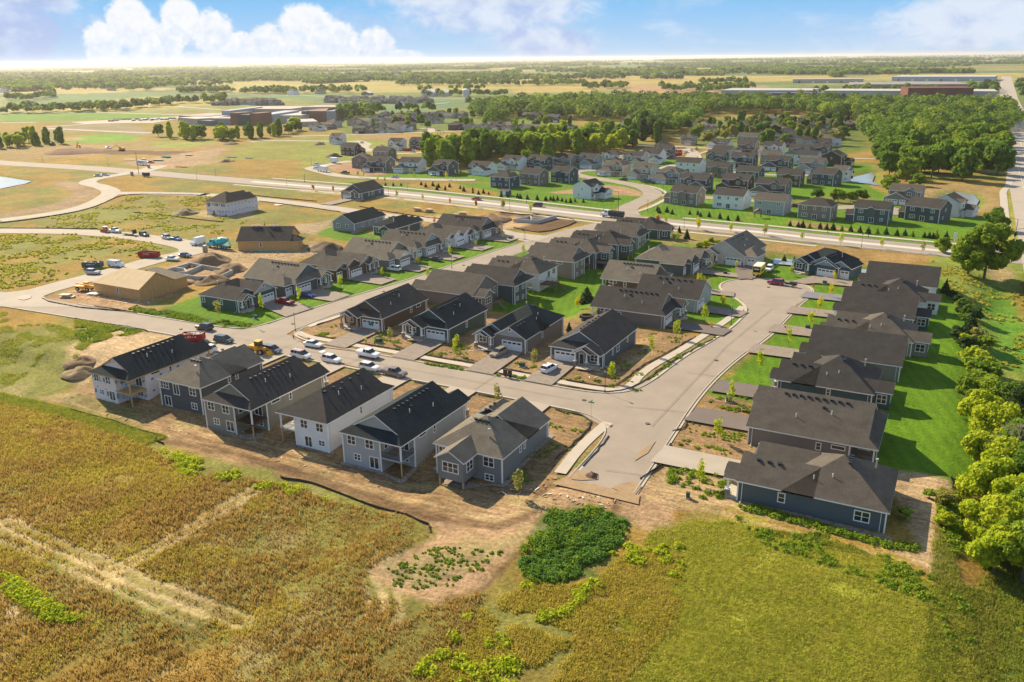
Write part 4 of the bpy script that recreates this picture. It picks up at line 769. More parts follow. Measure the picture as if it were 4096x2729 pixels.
rambler('house', 'taupe house with brown gabled roof and small dark deck beside the brown house', -127.6, -110.0, 182.0, 195.6, 'W', 'taupe', 'brown', rear='g', base=-3, group=Ng, sun=(0.3, 4.6, 3.4, -2.8), flip=True, open_deck=(5, 4, 3.2), wins=[('B', 12.2, 2.0, 1.3, 2.0, 'w2'), ('B', 9.0, 2.0, 2.2, 1.8, 'w3')], vents=dict(ridge=8, side=1))
rambler('house', 'grey-blue house with dark brown roof and a railed corner porch over the lawn', -122.5, -104.6, 195.7, 206.9, 'W', 'slate', 'dbrown', rear='d', recess=(4.6, 3.6), base=-3, group=Ng, wins=[('B', 6.3, 2.1, 1.4, 1.6, 'w2'), ('B', 9.8, 2.1, 1.4, 1.6, 'w2'), ('B', 6.4, -.9, 1.2, 1.3, 'w2'), ('B', 9.6, -.6, 1.2, 1.2, 'w2')], vents=dict(ridge=8, side=-1))
rambler('house', 'white house with brown hipped roof and a raised timber deck with stairs', -121.5, -104.6, 210.6, 222.6, 'W', 'white', 'brown', style='cross', hipd=11, base=-3, group=Ng, open_deck=(7.4, 4.2, 4.4), deckpost='brown', wins=[('B', 2.2, 2.0, 2.0, 1.7, 'w2'), ('B', 5.6, 1.8, 1.7, 2.1, 'slide'), ('B', 3.0, -1, 1.3, 1.2, 'w2')])
rambler('house', 'tan-brown house with brown gabled roof and a screened corner porch', -118.8, -101.4, 228.3, 240.5, 'W', 'taupe', 'brown', rear='d', recess=(4.6, 4), base=-3, group=Ng, deckpost='brown', wins=[('B', 6.3, 2.1, 1.3, 1.7, 'w2'), ('B', 10, 2.1, 1.3, 1.7, 'w2'), ('B', 6.3, -.9, 1.2, 1.2, 'w2'), ('B', 10, -.9, 1.2, 1.2, 'w2'), ('R', 9, 2.2, .8, 1.3, 'w1'), ('R', 12.5, 2.6, 2, .8, 'wide')], vents=dict(ridge=9, side=-1))
rambler('house', 'grey house with tan-brown hipped roof, sun room and dark deck with grey stairs', -117.5, -100.5, 243.0, 255.0, 'W', 'slate', 'brown', style='cross', hipd=11, base=-3, group=Ng, sun=(5.2, 4.2, 3.2, -2.8), open_deck=(9.4, 2.8, 3.2), wins=[('B', 1.8, 2.0, 1.6, 1.7, 'w2')])
rambler('house', 'slate house with dark hipped roof and a large framed picture window in its sun room', -116.0, -98.6, 257.6, 269.4, 'W', 'slate', 'dbrown', style='cross', hipd=11, base=-3, group=Ng, sun=(6.6, 4.4, 3.4, -.4), wins=[('B', 1.6, 2.0, 1.8, 1.8, 'w2'), ('B', 4.2, 2.0, 1.8, 1.8, 'w2'), ('B', 2, -.9, 1.1, 1.2, 'w2'), ('B', 4.6, -.9, 1.1, 1.2, 'w2')])
rambler('house', 'grey house with tan-brown gabled roof and two rear windows, second from the wide road', -114.0, -97.0, 272.4, 284.0, 'W', 'olive', 'brown', rear='d', recess=(4.2, 3.6), base=-3, group=Ng, wins=[('B', 6.3, 2.1, 1.3, 1.7, 'w2'), ('B', 9.8, 2.1, 1.3, 1.7, 'w2'), ('B', 6.3, -.9, 1.2, 1.2, 'w2'), ('B', 9.8, -.9, 1.2, 1.2, 'w2')], vents=dict(ridge=7, side=-1))
rambler('house', 'teal-grey house with brown roof and a sun room on posts, nearest the wide road', -111.5, -94.5, 287.4, 299.0, 'W', 'teal', 'dbrown', style='cross', hipd=11, base=-3, group=Ng, sun=(6.6, 4.6, 3.6, -.4), wins=[('B', 1.6, 2.0, 1.8, 1.8, 'w2'), ('B', 4.2, 2.0, 1.6, 1.8, 'w2'), ('B', 2, -.9, 1.1, 1.2, 'w2')])
Qg = 'houses facing the left street'
QW = [('L', 6, 2.0, .9, 1.4, 'w1'), ('L', 13, 2.0, 1.8, 1.6, 'w2')]
rambler('house', 'dark green house on the street corner with brown hipped roof and white garage doors', -176.5, -162.8, 151.6, 165.4, 'E', 'green', 'dbrown', style='cross', hipd=9.5, gcol='ltgrey', group=Qg, porch=('L', 4.4, 1.2, 1), wins=QW)
rambler('house', 'slate green house with pale tan roof and a blue car on its drive', -179.8, -160.6, 171.2, 184.8, 'E', 'slate', 'tan', style='dutch', third=(3.0, 1.4, 7.5), garage='L', gcol='warm', group=Qg, porch=('R', 5.2, 1.6, 2), wins=[('L', 14, 2.2, 1.6, .7, 'wide')], vents=dict(ridge=9, side=-1))
rambler('house', 'brown house with two beige gables, between the blue car and white suv drives', -177.5, -158.6, 192.0, 205.0, 'E', 'brown', 'brown', style='cross', hipd=11, gcol='beige', third=(3.0, 2.5, 7), garage='L', group=Qg, porch=('R', 5.0, 1.6, 2), wins=[])
rambler('house', 'olive brown house with white gables and white garage doors behind a white suv', -175.0, -156.0, 209.5, 222.0, 'E', 'olive', 'tan', style='dutch', gcol='white', wing=3.0, third=(3, -1.5, 8), garage='L', group=Qg, porch=('R', 4.8, 1.6, 2), vents=dict(ridge=8, side=-1))
rambler('house', 'light grey house with brown roof and open garage beside a dark sedan', -173.5, -154.5, 227.0, 239.0, 'E', 'ltgrey', 'brown', style='dutch', gcol='ltgrey', third=(3, 1.5, 7.5), garage='L', group=Qg, porch=('R', 4.6, 1.4, 1), vents=dict(ridge=7, side=-1))
rambler('house', 'white house with brown hipped roof, black shutters and a stone-framed garage', -171.5, -153.2, 243.5, 256.0, 'E', 'white', 'brown', style='cross', hipd=11, gcol='white', third=(3, 2.0, 7), garage='L', group=Qg, porch=('R', 4.2, 1.2, 1))
rambler('house', 'sage green house with dark brown roof and white garage doors, nearest the junction', -172.0, -151.5, 259.6, 272.0, 'E', 'grey', 'dbrown', style='dutch', gcol='steel', third=(3, 1.5, 7.5), garage='L', group=Qg, porch=('R', 5, 1.6, 2), vents=dict(ridge=9, side=-1))
Lg = 'houses seen from behind on the upper lawn'
rambler('house', 'light steel-grey house with black roof and a patio corner on the upper lawn', -213.5, -203.2, 251.0, 269.5, 'N', 'steel', 'black', style='gable', rear='g', group=Lg, porch=('L', 4.4, 1.5, 1), wins=[('B', 3.4, 2.0, 1.7, 1.7, 'w2'), ('B', 7.6, 2.0, 1.7, 1.7, 'w2'), ('L', 13, 2.0, 1.9, 1.5, 'w2'), ('L', 9, 2.1, .9, 1.4, 'w1'), ('L', 5, 2.1, .9, 1.4, 'w1')], vents=False)
rambler('house', 'dark teal house with hipped roof and windowed sun room on the upper lawn', -193.6, -182.9, 250.5, 266.0, 'N', 'teal', 'black', style='cross', hipd=11, group=Lg, sun=(.2, 4.6, 4.0, -.3), porch=('L', 4.4, 1.5, 1), wins=[('B', 8, 1.9, 3.4, 1.9, 'w3'), ('L', 8, 2.1, .9, 1.5, 'w1')])
rambler('house', 'lone dark slate house with charcoal roof standing between two streets', -261.0, -249.0, 314.6, 332.0, 'S', 'slate', 'char', gcol='warm', garage='L', porch=('R', 5.6, 1.6, 2), rear='g', group='houses standing alone on unbuilt land', wins=[('R', 5.6, 2.0, .9, 1.7, 'w1'), ('R', 8.6, 2.0, 1.9, 1.9, 'w2'), ('R', 14.0, 2.1, .8, 1.4, 'w1')], vents=False)
Kg = 'houses on the left side of the turning circle'
rambler('house', 'warm grey house with dark charcoal roof, white garage door and a fire pit behind it', -78.0, -59.2, 186.8, 199.6, 'E', 'warm', 'dbrown', style='dutch', gcol='slate', garage='L', group=Kg, recess=(3.6, 3.4), porch=('R', 4.8, 1.6, 2), wins=[('L', 11.5, 1.9, 1.0, 1.6, 'w1')], vents=dict(ridge=8, side=-1))
rambler('house', 'pale grey house with charcoal roof, behind the warm grey house on the turning circle', -72.5, -56.0, 203.5, 215.8, 'E', 'ltgrey', 'dbrown', style='gable', gcol='ltgrey', garage='L', group=Kg, porch=None, vents=dict(ridge=6, side=-1), wins=[('F', 9.5, 2, 1, 1.6, 'w1')])
rambler('house', 'brown-walled house with tan-grey roof and a furnished corner porch', -86.5, -70.6, 213.9, 227.0, 'E', 'brown', 'tan', style='dutch', gcol='white', garage='R', group=Kg, recess=(3.2, 3.4), porch=('L', 4.6, 1.6, 1), wins=[('L', 12.5, 2.6, 2.2, .8, 'wide'), ('L', 9, 2.2, .9, 1.5, 'w1')], vents=dict(ridge=9, side=-1), furn='brown-walled house near the turning circle')
rambler('house', 'blue-grey house with tan-grey hipped roof and white gables by the turning circle', -86.5, -68.4, 241.6, 255.4, 'E', 'slate', 'tan', style='cross', hipd=10.5, gcol='ltgrey', garage='L', third=(2.8, 2.2, 7), group=Kg, porch=('R', 5.0, 1.6, 2))
rambler('house', 'white-sided house with steep tan-grey roof and stone-framed open garage behind the yellow box truck', -69.5, -56.0, 258.5, 277.5, 'S', 'cream', 'tan', style='gable', gcol='white', garage='R', third=(3.4, 1.5, 7), group='houses at the head of the turning circle', porch=('L', 5.4, 1.6, 1), rot=-.12, vents=dict(ridge=6, side=1), rise=1.05)
rambler('house', 'blue-green house with black roof and white garage doors at the turning circle head', -40.8, -27.0, 256.6, 270.5, 'S', 'blue', 'black', style='cross', hipd=10.5, gcol='steel', garage='R', wing=1.0, third=(3.3, .6, 8), group='houses at the head of the turning circle', porch=('L', 5.4, 1.6, 1), rot=-.28)
Rg = 'houses on the right side of the turning circle street'
def RRow(label, y0, y1, x0, x1, wall, rf, style, **kw): return rambler('house', label, x0, x1, y0, y1, 'W', wall, rf, style=style, group=Rg, **kw)
RRow('dark slate house with brown hipped roof and long side wall, lowest on the right', 112.2, 125.6, -23.2, -3.2, 'slate', 'brown', 'cross', hipd=13.4, base=-1.4, garage='L', porch=('R', 4.6, 1.8, 1), wins=[('R', 6.2, 1.9, 1.1, 1.6, 'w1'), ('R', 17.0, 1.7, 2.1, 1.7, 'w2')], gable_win=False)
RRow('grey-brown house with long brown roof and furnished corner porch, second lowest on the right', 132.0, 147.3, -26.3, -6.6, 'taupe', 'brown', 'gable', rear='d', base=-1.4, recess=(3.4, 3.8), flip=True, garage='L', porch=('R', 4.6, 1.4, 1), wins=[('L', 11.2, 1.9, .9, 1.4, 'w1'), ('L', 14.2, 2.3, 2.2, .8, 'wide')], vents=dict(ridge=9, side=-1), furn='second house on the right row', gable_win=False)
RRow('dark teal house with black hipped roof, third from the bottom on the right', 156.0, 170.2, -26.4, -9.7, 'teal', 'char', 'cross', hipd=13.8, base=-2.6, garage='L', porch=('R', 4.4, 1.2, 1), sun=(8.2, 4.2, 3.0, -.4), wins=[('R', 9.2, 2.2, .8, 1.4, 'w1')], gable_win=False)
RRow('sage green house with dark gabled roof, between two black-roofed hip houses on the right', 174.0, 188.0, -24.0, -6.4, 'olive', 'char', 'gable', rear='g', base=-2.6, garage='L', porch=('R', 4.6, 1.4, 1), wins=[('B', 4, 2, 1.6, 1.7, 'w2'), ('B', 9, 2, 1.6, 1.7, 'w2')], vents=dict(ridge=7, side=-1), gable_win=False)
RRow('grey-green house with warm brown hipped roof and a square-windowed sun room over a stone patio', 190.8, 204.4, -23.0, -5.4, 'olive', 'brown', 'cross', hipd=13.2, base=-2.6, garage='L', porch=('R', 4.4, 1.2, 1), sun=(7.8, 4.6, 3.2, -.4), gable_win=False)
RRow('dark house with long charcoal-brown roof, third from the top of the right row', 209.0, 222.6, -22.4, -6.4, 'teal', 'dbrown', 'gable', rear='g', base=-2.6, garage='L', porch=('R', 4.6, 1.4, 1), sun=(6.0, 4.4, 3.2, -.4), vents=dict(ridge=4, side=-1), gable_win=False)
RRow('charcoal-roofed hip house with a white sun room, second from the far end on the right', 225.6, 239.0, -22.0, -5.0, 'white', 'dbrown', 'cross', hipd=13, base=-2.6, garage='L', porch=('R', 4.4, 1.2, 1), sun=(7.2, 4.4, 3.2, -.4), gable_win=False)
RRow('white-gabled house with black roof, at the far end of the right row by the pond', 242.6, 256.0, -20.4, -3.0, 'white', 'char', 'gable', rear='g', base=-1.4, garage='L', porch=('R', 4.6, 1.6, 1), vents=dict(ridge=9, side=-1), gable_win=True)
for x0, x1 in ((-147.6, -141.8), (-134, -128), (-117.5, -111.5), (-100.6, -94.6), (-85, -79), (-69, -63)): drive(x0, x1, 119.2, 131.6, mat('driveway_concrete', (.36, .31, .255), .9, .06, .3) if x0 > -120 else asph2)
for x0, x1 in ((-125.6, -119.6), (-106.8, -100.9), (-87.6, -81.4), (-73.8, -67.8)): quad('driveway', [(x0, 156.2), (x1, 156.2), (x1 + .6, 140.8), (x0 + .4, 140.8)], paver)
for i, y in enumerate((152.6, 173.6, 194, 211.5, 229, 246, 262)): quad('driveway', [(-162.6 + (i > 0) * 2.4 + (i > 4), y - 3.2 * (i > 0)), (-162.6 + (i > 0) * 2.4 + (i > 4), y + 6.2), (-148 + i * 1.3, y + 3.8), (-148.4 + i * 1.3, y - 3.6)] if i else [(-163, 158.5), (-163, 167.5), (-147.4, 163), (-148.4, 153.5)], paver)
for y, x in ((187.4, -59.2), (204, -56), (222, -70.8), (243.0, -68.6)): quad('driveway', [(x, y), (x, y + 6.2), ((-44.2 if y < 210 else -52), y + (5 if y < 210 else 4)), ((-45 if y < 210 else -51), y - .6)], mat('driveway_dark', (.15, .125, .11), .9, .06, .3) if y < 200 else paver)
quad('driveway', [(-60.5, 259), (-51.8, 260), (-50.5, 244.2), (-54.5, 240.8)], mat('driveway_dark', (.15, .125, .11), .9, .06, .3)); quad('driveway', [(-35.4, 255.6), (-24.6, 253), (-36.4, 243.4), (-40.5, 244.6)], paver)
for y, m_ in ((118.2, asph2), (136.5, mat('driveway_dark', (.15, .125, .11), .9, .06, .3)), (152.2, mat('driveway_dark', (.15, .125, .11), .9, .06, .3)), (178, paver), (195, paver), (212.5, paver), (229, mat('driveway_blue', (.17, .17, .19), .9, .06, .3)), (246, paver)): quad('driveway', [(-23.5, y), (-23.5, y + 6.4), (-38.2 + max(0, (y - 150) * .045), y + 6.4), (-38.6 + max(0, (y - 150) * .045), y - .4)], m_)
quad('driveway', [(-258, 314.6), (-252, 314.6), (-252, 296), (-259, 296)], paver)
for (x, y) in ((-128, 152), (-109, 151.6), (-90, 153), (-66.5, 151.5)): quad('front_walk', [(x + 3.2, y), (x + 3.2, y + 1.4), (x - .5, y + 1.4), (x - .5, y)], walkm)
# --- two-storey houses beyond the wide road
ORD = ['first', 'second', 'third', 'fourth', 'fifth', 'sixth', 'seventh', 'eighth', 'ninth', 'tenth', 'eleventh', 'twelfth', 'thirteenth', 'fourteenth', 'fifteenth', 'sixteenth', 'seventeenth', 'eighteenth', 'nineteenth', 'twentieth',
       'twenty-first', 'twenty-second', 'twenty-third', 'twenty-fourth', 'twenty-fifth', 'twenty-sixth', 'twenty-seventh', 'twenty-eighth', 'twenty-ninth', 'thirtieth', 'thirty-first', 'thirty-second', 'thirty-third', 'thirty-fourth', 'thirty-fifth', 'thirty-sixth']
def two(label, fr, px, py, face, wall, rf, w=11.5, d=9.5, hip=False, g='R', rz=-.10, gcol=None, third=False, group='two-storey houses beyond the wide road', nog=False, fl=5.6, low=None, deck=False, bump=False):
 x, y, z = at(fr, px, py); th = {'S': 0, 'E': math.pi / 2, 'N': math.pi, 'W': -math.pi / 2}[face] + rz
 dp = (d if face in 'SN' else w) / 2; cx_, cy_ = x + math.sin(-rz) * dp * -1, y + math.cos(rz) * dp
 root = empty('house', (cx_, cy_, z), th, label, 'house', group); hx, hy = w / 2, d / 2; R = MB(); G1 = []; G2 = []; W = MB(); wm_ = siding(wall); s = 1 if g == 'R' else -1
 o = .4; wt = fl + o * .5 - .12
 W.box(-hx, hx, -hy, hy, -.6, wt); roof(R, G1, -hx, hx, -hy, hy, fl, axis='x', ends='hh' if hip else 'gg', p=.5, o=o)
 if not nog:
  gw = 6.2 + (2.9 if third else 0); x0, x1 = (hx - gw + 1.2, hx + 1.2) if s > 0 else (-hx - 1.2, -hx - 1.2 + gw); gy = -hy - 4.2
  W.box(x0, x1, gy, -hy + 1.9, -.5, 2.9); roof(R, G2, x0, x1, gy, -hy + 2, 2.85, axis='y', ends='hn' if hip else 'gn', p=.52, o=.35)
  gx = (x0 + x1) / 2; opening(root, 'garage', (x0 + 3.1 if third else gx, gy, 1.2), (1, 0), 4.9, 2.3)
  if third: opening(root, 'garage', (x1 - 1.7, gy, 1.2), (1, 0), 2.6, 2.3)
  px0, px1 = (-hx + .3, x0 - .3) if s > 0 else (x1 + .3, hx - .3); 
  if px1 - px0 > 1.6:
   c = MB(); c.box(px0, px1, -hy - 1.8, -hy - .004, -.4, .3); c.build('porch_slab', concrete, root); pr = [[(px0 - .2, -hy - 2.1, 2.7), (px1 + .2, -hy - 2.1, 2.7), (px1 + .2, -hy + .1, 3.6), (px0 - .2, -hy + .1, 3.6)]]; slab(R, pr, .15)
   for xx in (px0 + .2, px1 - .2): a = MB(); a.box(xx - .13, xx + .13, -hy - 1.8, -hy - 1.54, .3, 2.62); a.build('porch_post', trim, root)
  bx = s * -1.9; uw = 4.2; W.box(bx - uw / 2, bx + uw / 2, -hy - .7, -hy + 1, 2.95, wt - .01); roof(R, G2, bx - uw / 2, bx + uw / 2, -hy - .7, .3, fl + .02, axis='y', ends='gn', p=.6, o=.35)
  opening(root, 'w2', (bx, -hy - .7, 4.4), (1, 0), 1.9, 1.5)
 else: W.box(hx * .999 + 0, hx + 3.4, -2, 3.6, -.5, 2.7); roof(R, G1, hx - 1, hx + 3.4, -2, 3.6, 2.7, axis='x', ends='ng' if not hip else 'nh', p=.5, o=.3)
 for xx in (s * 3.6,): opening(root, 'w2', (xx, -hy, 4.4), (1, 0), 1.6, 1.4)
 opening(root, 'w1', (-s * 4.6, -hy, 4.4), (1, 0), 1.0, 1.4); opening(root, 'w2', (-s * 3.9, -hy, 1.6), (1, 0), 1.7, 1.5)
 for xx, zz, ww, hh, kd in ((-3.9, 4.4, 1.7, 1.4, 'w2'), (.1, 4.5, .9, 1.2, 'w1'), (3.9, 4.4, 1.5, 1.4, 'w2'), (-3.7, 1.6, 2.3, 1.5, 'w3'), (.2, 1.15, 1.9, 2.1, 'slide'), (3.8, 1.7, 1.2, 1.2, 'w2')): opening(root, kd, (-xx, hy, zz), (-1, 0), ww, hh)
 for yy, zz in ((0, 4.5), (1.8, 1.7)): opening(root, 'w1', (hx, yy, zz), (0, 1), .8, 1.3); opening(root, 'w1', (-hx, yy, zz), (0, -1), .8, 1.3)
 if bump: W.box(-1.6, 1.6, hy - .5, hy + 1.0, 2.6, wt - .02); roof(R, G1, -1.6, 1.6, hy - 2.5, hy + 1.0, fl + .015, axis='y', ends='ng', p=.5, o=.3)
 if deck:
  a = MB(); a.box(-4.5, -.5, hy + .003, hy + 3.2, 0.1, .3); a.build('deck', brownwood, root); rail(root, [(-4.4, hy + .1), (-4.4, hy + 3.1), (-.6, hy + 3.1), (-.6, hy + .1)], .3)
 W.build('wall', wm_, root, fix=False)
 for gs, mt_ in ((G1, wm_), (G2, siding(gcol, 'batten') if gcol else wm_)):
  for q in gs: b = MB(); b.poly(q); b.build('gable', mt_, root, fix=False)
 R.build('roof', [shin(rf), trim], root, fix=False)
 for sx in (-1, 1):
  for sy in (-1, 1): b = MB(); b.box(sx * (hx + .02) - .09, sx * (hx + .02) + .09, sy * (hy + .02) - .09, sy * (hy + .02) + .09, -.5, wt - .02); b.build('corner_board', trim, root)
 return root
two('teal two-storey house with hipped dark roof and rear deck by the wide road', 'q4', 15, 830, 'N', 'blue', 'dbrown', hip=True, g='R', deck=True)
two('warm grey two-storey house between the teal and the blue ones by the wide road', 'q4', 290, 800, 'N', 'warm', 'char', w=12)
two('dark blue two-storey house with a small rear sun bump, left of the white corner house', 'q4', 580, 780, 'N', 'blue', 'char', w=11, bump=True)
two('white two-storey house alone on the corner lot beside the wide road junction', 'q4', 810, 932, 'E', 'white', 'black', w=10.5, d=10, g='R', gcol='white', rz=-.2)
two('taupe two-storey house on the corner right of the side street junction', 'q4', 1745, 992, 'N', 'taupe', 'dbrown', w=12.4, nog=True, bump=True, rz=-.12)
two('bright white two-storey house second from the junction with its back to the wide road', 'q4', 2165, 1026, 'N', 'white', 'dbrown', w=13, rz=-.12)
two('pale grey-green two-storey house with tan roof backing onto the wide road', 'q5', 180, 985, 'N', 'ltgrey', 'brown', w=12.4, rz=-.12)
two('beige-grey two-storey house with a low hipped roof backing onto the wide road', 'q5', 570, 1030, 'N', 'taupe', 'dbrown', w=12.6, hip=True, rz=-.12)
two('dark slate two-storey house with a small left garage wing backing onto the wide road', 'q5', 1050, 1060, 'N', 'slate', 'char', w=12.4, nog=True, bump=True, rz=-.08)
two('dark taupe two-storey house turned sideways beside the white house near the right pond', 'q5', 1560, 1050, 'N', 'dgrey', 'char', w=13, d=11, rz=-.35, nog=True)
two('tall white two-storey house next to the round pond', 'q5', 1720, 1000, 'E', 'white', 'brown', w=9, d=11, rz=-.3)
two('grey two-storey house with a stone double garage in front of the round pond', 'q5', 1340, 895, 'S', 'grey', 'brown', w=12.5, g='L', third=True, rz=-.1)
two('brown two-storey house with its back to the field, leftmost of the loop street', 'q3', 435, 285, 'N', 'dbrown', 'dbrown', w=10.5, g='L', rz=.15)
two('unfinished two-storey house in pink house wrap, standing alone by the curving lane', 'q3', 320, 178, 'S', 'wrap', 'brown', w=9, rz=.1)
two('white-gabled low-roofed house behind a box trailer on the loop street', 'q3', 500, 400, 'E', 'taupe', 'brown', w=11, rz=.5, g='L')
two('slate two-storey house with a large grey side wall on the loop street', 'q3', 715, 438, 'S', 'slate', 'dbrown', w=13, d=10.5, rz=.05, g='L')
two('grey two-storey house half hidden behind the slate house on the loop street', 'q3', 760, 330, 'N', 'grey', 'dbrown', w=12, rz=0)
two('white two-storey house with brown front gables on the loop street', 'q3', 1010, 445, 'S', 'white', 'dbrown', w=13, d=10, g='L', gcol='warm', rz=.1)
two('dark grey two-storey house with white garage doors, left of the small wood', 'q3', 1340, 470, 'S', 'dgrey', 'char', w=10.5, g='L', third=True, rz=-.1)
two('white house with four steep front gables and white garage doors by the wood', 'q3', 1690, 465, 'S', 'white', 'char', w=13, g='R', third=True, rz=-.1, fl=4.4)
two('white two-storey house under construction with a red skip in front', 'q3', 880, 235, 'S', 'white', 'dbrown', w=10, g='R', rz=.1)
two('dark blue-grey two-storey house beside the red skip in front of the wood', 'q3', 1090, 225, 'S', 'slate', 'char', w=12, g='R', rz=.1)
two('white farmhouse-style two-storey house behind the teal hip-roofed house', 'q4', 110, 660, 'S', 'white', 'char', w=12, g='L', rz=-.1)
two('dark green two-storey house with twin dormers, second in the loop street row', 'q4', 350, 655, 'S', 'teal', 'char', w=12, g='R', rz=-.1)
two('olive two-storey house with double gables at the middle of the loop street row', 'q4', 600, 640, 'S', 'olive', 'char', w=12.5, g='L', rz=-.15)
two('grey-green two-storey house with white garage doors, right of the olive house', 'q4', 825, 640, 'S', 'steel', 'char', w=12, g='R', third=True, rz=-.15)
two('cream two-storey house with hipped roof, behind the beige corner house', 'q4', 1050, 605, 'S', 'white', 'char', w=12, hip=True, rz=-.1)
two('beige two-storey corner house with brown roof and a white suv on its drive', 'q4', 1075, 712, 'S', 'beige', 'brown', w=13, hip=True, g='L', third=True, rz=-.12)
two('cream two-storey house with small gabled garage, right of the beige corner house', 'q4', 1350, 745, 'S', 'cream', 'brown', w=11, g='L', rz=-.12)
two('pale cream house with twin gabled garage, at the bend of the side street', 'q4', 1260, 618, 'S', 'cream', 'char', w=12, g='R', rz=-.1)
two('white two-storey house beside the dark unfinished roofs at the side street', 'q4', 1420, 595, 'S', 'white', 'char', w=12, d=11, g='R', rz=-.05)
two('dark brown two-storey house beside the muddy building site', 'q4', 1520, 545, 'S', 'dgrey', 'dbrown', w=12, g='R', rz=0)
two('pale grey two-storey house with broad tan hipped roof and two pickups outside', 'q4', 1590, 785, 'S', 'steel', 'brown', w=13, hip=True, g='L', third=True, rz=-.12)
two('long white two-storey house seen from behind, centre of the new estate', 'q9', 600, 570, 'N', 'white', 'char', w=14, rz=-.1)
two('dark grey two-storey house with white-trimmed gables and three garage doors', 'q9', 655, 740, 'S', 'slate', 'dbrown', w=13, g='R', third=True, rz=-.1)
two('dark blue-grey two-storey house with gabled front, above the long white house', 'q9', 855, 490, 'S', 'slate', 'char', w=11, g='R', rz=-.1)
two('taupe two-storey house with a rear bay of white windows, estate centre', 'q9', 870, 615, 'N', 'warm', 'dbrown', w=12, bump=True, rz=-.1)
two('navy two-storey house with white gabled garage and a white car outside', 'q9', 1110, 515, 'S', 'blue', 'char', w=13, g='L', gcol='white', rz=-.1)
two('blue two-storey house seen from behind, above the chocolate brown house', 'q9', 1160, 660, 'N', 'blue', 'char', w=12, rz=-.1)
two('chocolate brown two-storey house with tan garage, estate centre', 'q9', 1045, 745, 'S', 'dbrown', 'dbrown', w=13, g='L', gcol='brown', rz=-.1)
two('dark taupe two-storey house with two white garage doors, above the pale grey-green house', 'q9', 1380, 790, 'S', 'warm', 'char', w=14, g='L', third=True, rz=-.1)
two('brown-red two-storey house with a small rear bay, right of the estate centre', 'q9', 1540, 695, 'N', 'brown', 'dbrown', w=11.5, bump=True, rz=-.05)
two('charcoal two-storey house with open garage and two white cars outside', 'q9', 1440, 550, 'S', 'dgrey', 'char', w=13, g='L', third=True, rz=-.1)
two('grey-green two-storey house with tan roof behind the charcoal house', 'q9', 1370, 490, 'N', 'steel', 'brown', w=11, rz=-.1)
two('grey two-storey house with brown roof and paired garages, right side of the estate', 'q9', 1750, 572, 'S', 'steel', 'brown', w=13, g='L', third=True, rz=-.05)
two('white two-storey house almost hidden behind the grey paired-garage house', 'q9', 1710, 495, 'N', 'white', 'char', w=13, rz=-.1)
two('dark green-grey two-storey house with low left garage wing beside the creek', 'q9', 1910, 690, 'N', 'slate', 'char', w=11, d=10, nog=True, rz=-.3)
two('narrow white two-storey house directly behind the creekside green-grey house', 'q9', 2035, 655, 'N', 'white', 'brown', w=7, d=9, rz=-.2)
two('very dark brown two-storey house with steep gable at the estate edge', 'q9', 1965, 505, 'E', 'dbrown', 'char', w=9, d=12, rz=-.2)
two('black-roofed craftsman house under the trees at the estate edge', 'q9', 1850, 420, 'S', 'slate', 'char', w=10, g='L', rz=-.1)
two('beige two-storey house seen from behind beside the pavement bend', 'q9', 915, 440, 'N', 'beige', 'dbrown', w=12, rz=-.1)
two('grey two-storey house with gabled front in the upper estate row', 'q9', 1150, 385, 'S', 'warm', 'dbrown', w=12, g='L', rz=-.1)
two('white two-storey house with white garage in the upper estate row', 'q9', 1390, 398, 'S', 'white', 'char', w=12.5, g='L', rz=-.1)
two('grey two-storey house with two garage doors, right end of the upper estate row', 'q9', 1640, 425, 'S', 'grey', 'dbrown', w=12.5, g='L', third=True, rz=-.1)
two('white cottage-like house with black roof, left end of the upper estate row', 'q9', 895, 335, 'S', 'white', 'char', w=13, g='L', rz=-.05, fl=3.6)
two('dark grey unfinished house with new plywood on one roof slope near the wood', 'q9', 330, 400, 'W', 'dgrey', 'dbrown', w=11, rz=0)
two('small dark-roofed garage house in front of the plywood-roofed house', 'q9', 250, 470, 'S', 'beige', 'char', w=9, fl=3.4, rz=-.05)
two('white two-storey house left of the plywood-roofed house', 'q9', 180, 465, 'W', 'white', 'char', w=10, rz=.0)
two('tan square two-storey house among trees at the back lane', 'q9', 590, 305, 'S', 'tan', 'brown', w=9, hip=True, nog=False, rz=-.1)
two('wide tan two-storey house in trees above the upper estate row', 'q9', 1160, 300, 'N', 'tan', 'brown', w=15, rz=-.1)
two('dark blue house with pitched roof rising behind the small wood by its pond', 'q8', 1830, 590, 'S', 'slate', 'char', w=12, d=10, g='R', rz=-.1)
# --- older, small-looking houses: shared meshes
OLD = {}
def old_mesh(wc, rc, v):
 k_ = (wc, rc, v)
 if k_ not in OLD:
  W = MB(); R = MB(); G1 = []; fl = (5.2, 3.2, 5.2)[v]
  W.box(-6, 6, -4.5, 4.5, -.5, fl); roof(R, G1, -6, 6, -4.5, 4.5, fl, axis='x', ends='hh' if v == 0 else 'gg', p=.55, o=.4); W.box(.5, 7.5, -8.5, -3, -.5, 2.8); roof(R, G1, .5, 7.5, -8.5, -2, 2.75, axis='y', ends='gn', p=.55, o=.35)
  W.box(-4.6, -1, -5.4, -3, -.4, fl - .01); roof(R, G1, -4.6, -1, -5.4, 0, fl + .01, axis='y', ends='gn', p=.65, o=.3)
  for g in G1: W.poly(g)
  OLD[k_] = (W.mesh('wall', siding(wc), fix=False), R.mesh('roof', [shin(rc), trim], fix=False))
 return OLD[k_]
